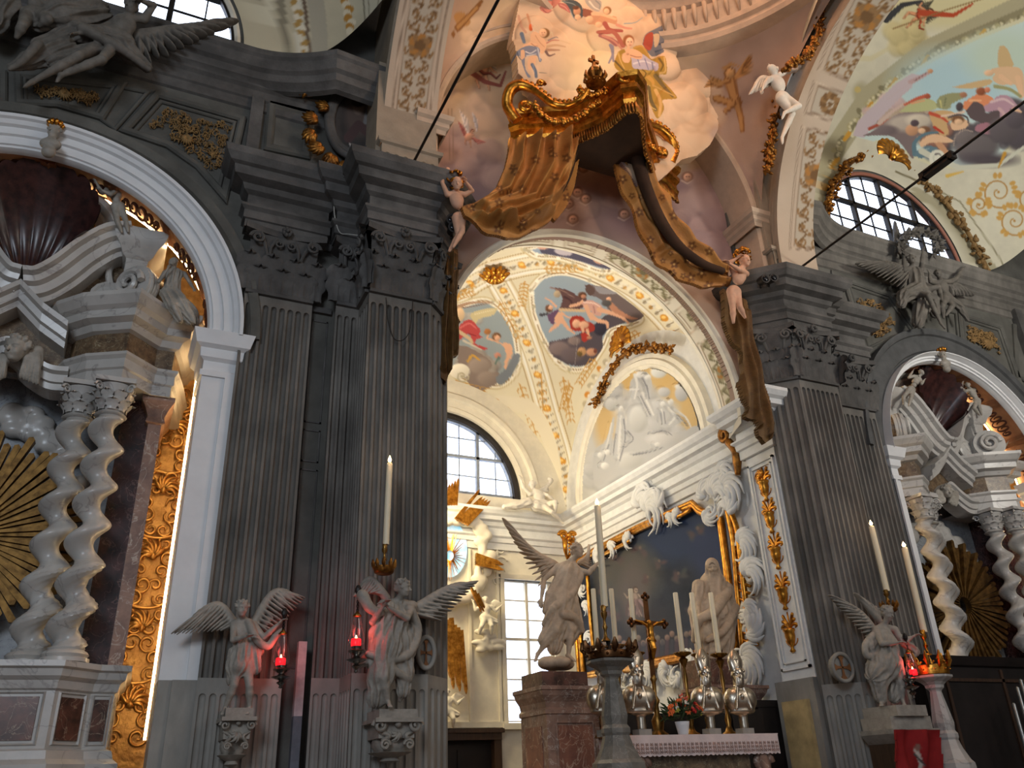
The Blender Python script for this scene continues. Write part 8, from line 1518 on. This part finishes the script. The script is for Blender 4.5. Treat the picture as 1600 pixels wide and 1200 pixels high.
def hang_lamp(px, ytop, yglass, ybot, Y, label, power=5):
    t = at(px[0], ytop, Y=Y); g = at(px[0], yglass, Y=Y); c = at(*px, Y=Y); b = at(px[0], ybot, Y=Y); x, s = c[0], mpp(c); r = thing('hanging_lamp', label, 'lamp', b); H = c[2]-b[2]
    mb = MB()
    for i in range(12): z = t[2]+(g[2]-t[2])*(i+.5)/12; mb.tube([np.array([x+.012*math.cos(a)*(i % 2), Y+.012*math.cos(a)*((i+1) % 2), z+.02*math.sin(a)]) for a in np.linspace(0, 2*PI, 8, endpoint=False)], .004, 4, closed=True)
    mb.ball((x, Y, t[2]), (.035, .035, .06), 8); mb.build('chain', IRON, r)
    gh = g[2]-c[2]; mb = MB(); rows = [[[x+q*math.cos(a), Y+q*math.sin(a), c[2]+gh*z] for a in np.linspace(0, 2*PI, 20, endpoint=False)] for q, z in ((.045, 0), (.085, .1), (.09, .25), (.065, .6), (.04, 1))]; mb.grid(rows, cv=True); mb.build('glass_chimney', LGL, r, smooth=True)
    MB().lathe((x, Y, g[2]), [(.045, -.01), (.05, 0), (.02, .03), (.01, .05)], 14).build('cap', BRASS, r, smooth=True)
    MB().lathe((x, Y, c[2]+.0), [(.05, 0), (.055, .02), (.052, .075), (.04, .08)], 16).build('red_cup', REDG, r, smooth=True, label='glowing red glass cup')
    MB().lathe((x, Y, c[2]+.07), [(.004, 0), (.012, .015), (.003, .045)], 8).build('flame', FLAME, r, smooth=True)
    MB().lathe(b, [(.003, 0), (.025, .05*H), (.012, .12*H), (.05, .25*H), (.02, .34*H), (.09, .45*H), (.11, .5*H), (.05, .56*H), (.03, .64*H), (.085, .78*H), (.095, .84*H), (.05, .92*H), (.06, H)], 20).build('brass_body', mat('tarnished_silver', (150, 146, 140), .25, 1.0), r, smooth=True, auto=60)
    lamp('lamp_glow', 'POINT', (x, Y-.02, c[2]+.14), power, (1, .09, .07), .06)
hang_lamp((438, 1040), 958, 990, 1076, 9.62, 'hanging red lamp held by the slim left angel', 3.2); hang_lamp((556, 1010), 922, 962, 1052, 8.95, 'hanging red lamp held by the robed angel', 3.6); hang_lamp((1428, 1055), 996, 1020, 1092, 8.9, 'small hanging lamp below the hand of the pale right angel', 3)
def crown_stand(name, label, x, yc0, yc1, yb, Y, wpx, m, mg):
    c = at(x, yc1, Y=Y); s = mpp(c)*wpx/2; bz = 0; r = thing(name, label, 'candle stand', (c[0], Y, 0)); t = at(x, yc0, Y=Y); z1 = c[2]; ch = t[2]-z1
    mb = MB(); q = 1.0; mb.lathe((c[0], Y, 0), [(s*1.1, 0), (s*1.1, .3), (s*.9, .32), (s*.7, z1-1.55), (s*.95, z1-1.3), (s*1.0, z1-1.22), (s*.98, z1-1.16), (s*.85, z1-1.12), (s*.62, z1-.98), (s*.5, z1-.86), (s*.55, z1-.83), (s*.55, z1-.78), (s*.45, z1-.74), (s*.5, z1-.64), (s*.48, z1-.6), (s*.27, z1-.22), (s*.3, z1-.2), (s*.42, z1-.17), (s*.45, z1-.13), (s*.6, z1-.09), (s*.85, z1-.05), (s*.95, z1-.03), (s*.95, z1)], 8, sq=.25); mb.build('stone_shaft', m, r)
    mb = MB(); mb.lathe((c[0], Y, z1), [(s*.8, 0), (s*.95, .01), (s*1.0, ch*.35), (s*.98, ch*.4), (s*.9, ch*.42), (s*.85, ch*.1)], 24)
    for i in range(10):
        a = i*PI/5; d = np.array([math.cos(a), math.sin(a), 0]); p = np.array([c[0], Y, z1])+d*s; mb.tube([p+Zv*ch*.3, p+d*s*.1+Zv*ch*.6, p+d*s*.16+Zv*ch*.95], [s*.06, s*.16, s*.04], 6)
        for k in (-1, 1): e = np.array([-math.sin(a), math.cos(a), 0])*k; mb.tube([p+Zv*ch*.45, p+d*s*.1+e*s*.12+Zv*ch*.62], [s*.05, s*.1], 5)
        a += PI/10; mb.ball(np.array([c[0]+s*1.02*math.cos(a), Y+s*1.02*math.sin(a), z1+ch*.5]), s*.07, 7); mb.ball(np.array([c[0]+s*1.0*math.cos(a), Y+s*1.0*math.sin(a), z1+ch*.22]), s*.06, 7)
    mb.build('crown', mg, r, smooth=True, auto=50); mb = MB().lathe((c[0], Y, z1), [(s*.3, 0), (s*.12, ch*.3), (s*.1, ch)], 10); mb.build('spike', IRON, r, smooth=True); return r
DKG = mat('dark_bronze_crown', (92, 60, 34), .35, .9, var=.3)
crown_stand('crown_candle_stand', 'grey stone candle stand with a dark crown, in front of the altar', 953, 1000, 1032, 1200, 9.25, 74, mat('grey_green_marble', (122, 118, 110), .4, scale=5, vein=(150, 146, 138)), DKG)
candle('tall_candle', 'thick lit tall candle rising from the dark crown stand in front of the altar', 945, 948, 934, 790, 9.25, 11); holder('candle_socket', 'brass socket of the thick candle above the dark crown', 947, 1002, 946, 9.25, 11)
crown_stand('crown_candle_stand', 'pale marble candle stand with a bright gilt crown at the far right', 1456, 1018, 1056, 1200, 9.0, 56, MARBLE, GOLD)
candle('tall_candle', 'tall lit candle rising from the bright gilt crown stand', 1444, 988, 1414, 856, 9.0, 10); holder('candle_socket', 'gilt socket of the candle in the bright crown stand', 1450, 1024, 985, 9.0, 10, GOLD)
# ================================================================ altar table and what stands on it
AX0, AX1, AY0, AY1, AZ = 6.2, 8.6, 9.82, 10.5, 2.1
r = thing('altar_table', 'stone altar with scrolled corner supports under the lace cloth', 'altar', (7.4, 10.2, 0)); mb = MB().box(AX0+.05, AX1-.05, AY0+.05, AY1, 0, .5).box(AX0+.35, AX1-.4, AY0+.12, AY1-.05, .5, AZ-.12).box(AX0, AX1, AY0, AY1, AZ-.12, AZ); mb.build('block', MARBLEB, r)
mb = MB()
for x in (AX0+.18, AX1-.22): mb = MB(); spiral(mb, np.array([x, AY0+.08, AZ-.35]), RGT, Zv, .14, .05, np.array([0, -1., 0]), 1.5); mb.tube([(x, AY0+.1, AZ-.2), (x+.05, AY0+.05, AZ-.8), (x-.03, AY0+.08, AZ-1.5)], [.1, .08, .1], 8); mb.build('scroll_support', MARBLEP, r, smooth=True)
lace = mat('lace_cloth', (226, 206, 200), .9, var=.04, bump=.2)
def cloth():
    n, rows = 200, []; path = [(AX0-.03, AY1), (AX0-.03, AY0-.03), (AX1+.03, AY0-.03), (AX1+.03, AY1)]; L = [0]
    for a, b in zip(path[:-1], path[1:]): L.append(L[-1]+math.dist(a, b))
    P = []
    for i in range(n+1):
        s = L[-1]*i/n; k = max(j for j in range(3) if L[j] <= s+1e-9); t = (s-L[k])/(L[k+1]-L[k]); P.append((path[k][0]+(path[k+1][0]-path[k][0])*t, path[k][1]+(path[k+1][1]-path[k][1])*t))
    for z in np.linspace(0, 1, 9): rows.append([[x, y-.015*math.sin(i*.5)*z, AZ+.012-(.24+(.018*abs(math.sin(i*.8)) if z == 1 else 0))*z] for i, (x, y) in enumerate(P)])
    mb = MB().grid(rows); mb.box(AX0-.03, AX1+.03, AY0-.03, AY1, AZ+.002, AZ+.014); return mb, P
mb, CP = cloth(); o = thing('altar_cloth', 'white altar cloth with a wide lace border hanging over the altar front', 'altar cloth', (7.4, 10.1, AZ-.3)); mb.build('cloth', lace, o, smooth=True, auto=50)
mb = MB(); r_ = np.random.RandomState(3)
for i in range(34):
    x = AX0+(AX1-AX0)*(i+.5)/34
    for j in range(3): mb.tube([(x+.02*math.cos(a)*(1+j*.2), AY0-.052, AZ-.1-.045*j+.016*math.sin(a*2)) for a in np.linspace(0, 2*PI, 9)], .0045, 4)
mb.build('lace_border', mat('lace_dark_thread', (150, 122, 112), .9), o)  # loops of darker thread along the cloth's border
def bishop(root_name, label, px, Y, group):
    b = at(px[0], px[1], Y=Y); b[2] = AZ+.014; s = .0072*1.0; r = thing(root_name, label, 'reliquary bust', b, group); B = b; rt = nrm([.95, -.1, 0]); S = Sculpt(.0085)
    S.ell(B+Zv*.46, (.2, .14, .19), rt, Zv, .03); S.ell(B+Zv*.47+rt*.12, (.13, .12, .16), rt, Zv, .05); S.ell(B+Zv*.47-rt*.12, (.13, .12, .16), rt, Zv, .05); S.ell(B+Zv*.31, (.2, .12, .05), rt, Zv, .04); S.cap(B+Zv*.1, B+Zv*.3, .06, .06, .03); S.cap(B+Zv*.6, B+Zv*.72, .075, .07, .03)
    for k in (-1, 1): S.cap(B+Zv*.63+FWD*.1+rt*.05*k, B+Zv*.34+FWD*.15+rt*.12*k, .02, .022, .01)
    S.ell(B+Zv*.5+FWD*.165, (.03, .025, .04), rt, Zv, .01); head(S, B+Zv*.8+FWD*.04, .26, (0, -5), .6); S.ell(B+Zv*.7+FWD*.1, (.06, .05, .085), rt, Zv, .02)
    for k in range(7): S.cap(B+Zv*.76+FWD*.12+rt*.015*(k-3), B+Zv*.64+FWD*.13+rt*.02*(k-3), .012, .008, .006)
    S.build('silver_bust', SILVER, r)
    mb = MB(); rows = []
    for z, wx, wy in ((.85, .1, .1), (.9, .115, .1), (.99, .13, .085), (1.06, .105, .06), (1.12, .06, .03), (1.165, .005, .005)): rows.append([B+Zv*z+rt*wx*math.cos(a)+FWD*wy*math.sin(a)+FWD*.0 for a in np.linspace(0, 2*PI, 18, endpoint=False)])
    mb.grid(rows, cv=True); c = B+Zv*1.0+FWD*.09; mb.tube([c-Zv*.04, c+Zv*.05], .006, 5); mb.tube([c-rt*.03+Zv*.01, c+rt*.03+Zv*.01], .006, 5); mb.build('mitre', SILVER, r, smooth=True)
    MB().box(b[0]-.1, b[0]+.1, Y-.08, Y+.08, AZ+.014, AZ+.1).build('stone_foot', STONEL, r)
    return r
for x, l in ((948, 'silver bishop bust mostly behind the dark-crowned stone stand'), (1004, 'silver bishop bust left of the flowers'), (1113, 'silver bishop bust right of the flowers'), (1165, 'rightmost silver bishop bust on the altar')): bishop('reliquary_bust', l, (x, 1150), 10.12, 'silver bishop busts on the altar')
for k, (x, x0, y0, l) in enumerate(((927, 933, 1008, 'leftmost slender altar candle, partly behind the big candle'), (955, 962, 1006, 'slender candle just right of the thick candle'), (986, 993, 1018, 'slender candle left of the crucifix'), (1055, 1066, 1018, 'slender candle right of the crucifix'), (1080, 1093, 1020, 'slender candle in front of the veiled statue, left one of the two'), (1110, 1123, 1020, 'rightmost slender candle, in front of the veiled statue'))):
    Yk = 10.38; candle('altar_candle', l, x0, y0, x, 920 if k < 3 else 926, Yk, 8, lit=False, group='slender candles on the altar'); b = at(x0, y0, Y=Yk); H = b[2]-AZ-.014
    r = thing('candlestick', ['dark brass candlestick under the leftmost slender candle', 'dark brass candlestick behind the dark crown', 'dark brass candlestick with wide pan, above the left bishop bust', 'dark brass candlestick with wide pan, right of the crucifix', 'dark brass candlestick whose pan is behind the bust right of the flowers', 'rightmost dark brass candlestick on the altar'][k], 'candlestick', (b[0], Yk, AZ+.014), 'brass candlesticks on the altar')
    MB().lathe((b[0], Yk, AZ+.014), [(.13, 0), (.12, .03), (.06, .07), (.035, .14), (.05, .2*H), (.025, .26*H), (.022, .4*H), (.045, .46*H), (.02, .52*H), (.035, .66*H), (.02, .8*H), (.05, .86*H), (.07, .9*H), (.035, .93*H)], 16).build('stem', BRASS, r, smooth=True, auto=60)
    mb = MB().lathe((b[0], Yk, AZ+.014), [(.035, .93*H), (.12, .965*H), (.125, .985*H), (.11, .99*H), (.03, .975*H), (.03, H)], 20)
    for i in range(12): a = i*PI/6; mb.ball((b[0]+.12*math.cos(a), Yk+.12*math.sin(a), AZ+.99*H), .014, 5)
    mb.build('drip_pan', BRASS, r, smooth=True, auto=60)
# crucifix
Yc = 10.25; b = at(1032, 1150, Y=Yc); tp = at(1019, 930, Y=Yc); x = b[0]-.02; z1 = tp[2]; r = thing('crucifix', 'dark bronze crucifix with gilt figure standing between the altar candles', 'crucifix', (x, Yc, AZ+.014)); H = z1-AZ; zb = AZ+H*.62
mb = MB().lathe((x, Yc, AZ+.014), [(.14, 0), (.13, .03), (.07, .08), (.09, .2), (.04, .28), (.035, .4), (.06, .46), (.025, .52), (.03, .7), (.05, .74), (.02, .8)], 18); mb.build('stand', BRASS, r, smooth=True, auto=60); zx = AZ+H*.79
mb = MB().box(x-.03, x+.03, Yc-.02, Yc+.02, AZ+.75, z1-.05).box(x-.27, x+.27, Yc-.02, Yc+.02, zx-.03, zx+.03)
for c in ((x, z1-.03), (x-.28, zx), (x+.28, zx)):
    for a in range(4): mb.ball((c[0]+.04*math.cos(a*PI/2), Yc, c[1]+.04*math.sin(a*PI/2)), .035, 8)
mb.build('cross', DKG, r); S = Sculpt(.006); q = lambda dx, dz, dy=-.05: np.array([x+dx, Yc+dy, zx+dz])
S.ell(q(-.02, -.01, -.07), (.035, .035, .045), k=.01); S.chain([q(0, -.06), q(0, -.16), q(.01, -.24)], [.05, .042, .045], .02); S.chain([q(-.04, -.05), q(-.13, .0), q(-.23, .02)], [.022, .018, .014], .01); S.chain([q(.04, -.05), q(.13, .0), q(.23, .02)], [.022, .018, .014], .01)
S.chain([q(-.01, -.24), q(-.01, -.36, -.08), q(0, -.48)], [.034, .027, .016], .015); S.chain([q(.02, -.24), q(.02, -.36, -.08), q(.005, -.49)], [.034, .027, .016], .015); S.cap(q(-.04, -.24), q(.05, -.25), .035, .03, .01); S.build('figure', GOLD, r)
# flowers
c = at(1068, 1148, Y=9.98); c[2] = AZ+.014; r = thing('flower_arrangement', 'bouquet of orange and red flowers with green leaves in a white vase', 'flowers', c); MB().lathe(c, [(.06, 0), (.07, .02), (.09, .12), (.1, .17), (.085, .17)], 16).build('vase', WHITE, r, smooth=True)
mb = MB(); r_ = np.random.RandomState(7); base = c+Zv*.15
for i in range(150): d = nrm(np.array([r_.randn()*1.0, r_.randn()*.6, .55+abs(r_.randn())*.7])); L = .12+.2*r_.rand(); p = base+d*L; e = nrm(d+r_.randn(3)*.5); mb.tube([base*.3+p*.7, p, p+e*.07], [.004, .016, .003], 4)
mb.build('foliage', mat('dark_green_leaves', (52, 70, 36), .7, var=.3), r, kind='stuff')
for i in range(22):
    a = r_.rand()*2*PI; d = nrm(np.array([math.cos(a)*.9, -.3-.5*r_.rand(), .3+r_.rand()*1.0])); p = base+d*(.2+.12*r_.rand()); m_ = [mat('orange_petals', (226, 110, 52), .6), mat('red_petals', (196, 48, 42), .6), mat('white_petals', (226, 220, 206), .6), mat('yellow_green_petals', (170, 168, 70), .6)][[0, 1, 0, 2, 0, 1, 3][i % 7]]; mb = MB(); R = .02+.016*r_.rand()
    for k in range(6): q = k*PI/3; u = nrm(np.cross(d, [0, 0, 1.])); v = np.cross(d, u); e = u*math.cos(q)+v*math.sin(q); mb.tube([p, p+e*R+d*R*.4, p+e*R*1.7+d*R*.2], [R*.2, R*.6, R*.15], 5)
    mb.ball(p+d*R*.3, R*.35, 6); mb.build('flower', m_, r, smooth=True)
for i, (dx, dz) in enumerate(((.02, .42), (.1, .38), (-.1, .3))): p = base+np.array([dx, 0, dz*.85]); mb = MB(); [mb.tube([base+(p-base)*(.6+.06*k), base+(p-base)*(.62+.06*k)+np.array([.03*(-1)**k, -.02, .02])], [.008, .016], 5) for k in range(7)]; mb.build('flower_spike', mat('coral_petals', (216, 96, 74), .6), r, smooth=True)
# dark furniture
MB().box(9.3, 9.98, 10.9, 17.0, 0, 2.55).box(9.25, 9.98, 10.88, 17.0, 2.55, 2.65).build('choir_stall', BLACKW, label='black-brown wooden panelling along the chapel wall behind the altar', cat='stall')
MB().box(8.62, 9.2, 10.7, 11.0, 0, 2.5).box(6.35, 8.6, 10.75, 10.95, 0, 2.45).build('dark_backboard', BLACKW, label='dark backboard directly behind the altar table and silver busts', cat='board')
for a, b, c_, d in ((7.62, 8.02, 0, 2.5),): MB().box(7.1, 7.3, 17.0, 17.4, 0, 2.2)
r = thing('dark_cabinet', 'large dark brown wooden cabinet at the lower right, in front of the right altar', 'cabinet', (14.9, 10.0, 0)); a0, b0 = at(1447, 1080, Y=9.85), at(1640, 1040, Y=9.85)
MB().box(a0[0], b0[0]+1.5, 9.85, 10.25, 0, 3.2).build('case', BLACKW, r); MB().plan([(a0[0], 10.25), (a0[0], 9.85), (b0[0]+1.5, 9.85)], [(0, 3.08), (.05, 3.1), (.08, 3.18), (.1, 3.24), (0, 3.25)]).build('cornice', BLACKW, r)
mb = MB()
for x in np.linspace(a0[0]+.5, b0[0], 3): mb.box(x-.03, x+.03, 9.82, 9.86, .3, 3.05)
mb.box(a0[0]+.1, b0[0]+1.4, 9.82, 9.86, 2.85, 2.9); mb.build('panel_ribs', WOODD, r)
for i, (x, y0) in enumerate(((1583, 1098), (1588, 1072), (1593, 1060))):
    t = at(x, y0, Y=9.3); MB().tube([(t[0]+.05*i, 9.3+.03*i, .2), (t[0]+.05*i, 9.3+.03*i, t[2]-.02), (t[0]+.05*i, 9.3+.03*i, t[2])], [.03, .03, .01], 12).build('metal_pole', mat('brushed_steel', (150, 156, 160), .35, .9), smooth=True, auto=50, label=['shortest of the three steel poles at the right edge', 'middle one of the three steel poles at the right edge', 'tallest of the three steel poles at the right edge'][i], cat='pole', group='steel poles at the right edge')
# foot of the right angel, red hanging
c = at(1400, 1104, Y=9.1); r = thing('statue_pedestal', 'low stone block carrying the pale angel of the right pier', 'pedestal', (c[0], 9.3, 0)); MB().box(c[0]-.28, c[0]+.3, 8.85, 9.45, c[2]-.14, c[2]).box(c[0]-.36, c[0]+.42, 8.92, 9.45, c[2]-.3, c[2]-.14).build('block', STATUE, r); mb = MB().plan([(c[0]-.38, 9.45), (c[0]-.38, 8.9), (c[0]+.44, 8.9), (c[0]+.44, 9.45)], [(-.2, c[2]-.5), (-.1, c[2]-.5), (-.02, c[2]-.42), (.03, c[2]-.36), (.04, c[2]-.3), (-.2, c[2]-.3)])
for i in range(7): mb.ball((c[0]-.32+i*.11, 8.86, c[2]-.42), .05, 7)
mb.build('cornice', STATUE, r); MB().box(c[0]-.3, c[0]+.36, 8.95, 9.45, 0, c[2]-.45).build('dark_shaft', WOODD, r)
pr2 = Paint(1370, 1120, 1500, 1260, (128, 26, 28), k=1.5); pr2.noise(8, 20, (1, .4, .4)); pr2.line([(1432, 1172), (1440, 1195), (1434, 1215)], 8, (176, 168, 160), 6); pr2.ell(1434, 1168, 5, 6, (120, 90, 80)); pr2.line([(1428, 1178), (1446, 1196)], 3, (70, 60, 60))
o = painted_poly('red_banner', [(1398, 1140), (1470, 1140), (1478, 1240), (1404, 1240)], pr2, matcol('red_cloth', .8, 0, .2, .2), 2, thick=(0, .03, 0), plane=dict(Y=8.7), wob=folds([[(1410, 1140), (1414, 1240)], [(1440, 1140), (1445, 1240)]], .05, 6)); props(o, 'dark red banner hanging below the pale angel at the lower right', 'banner')
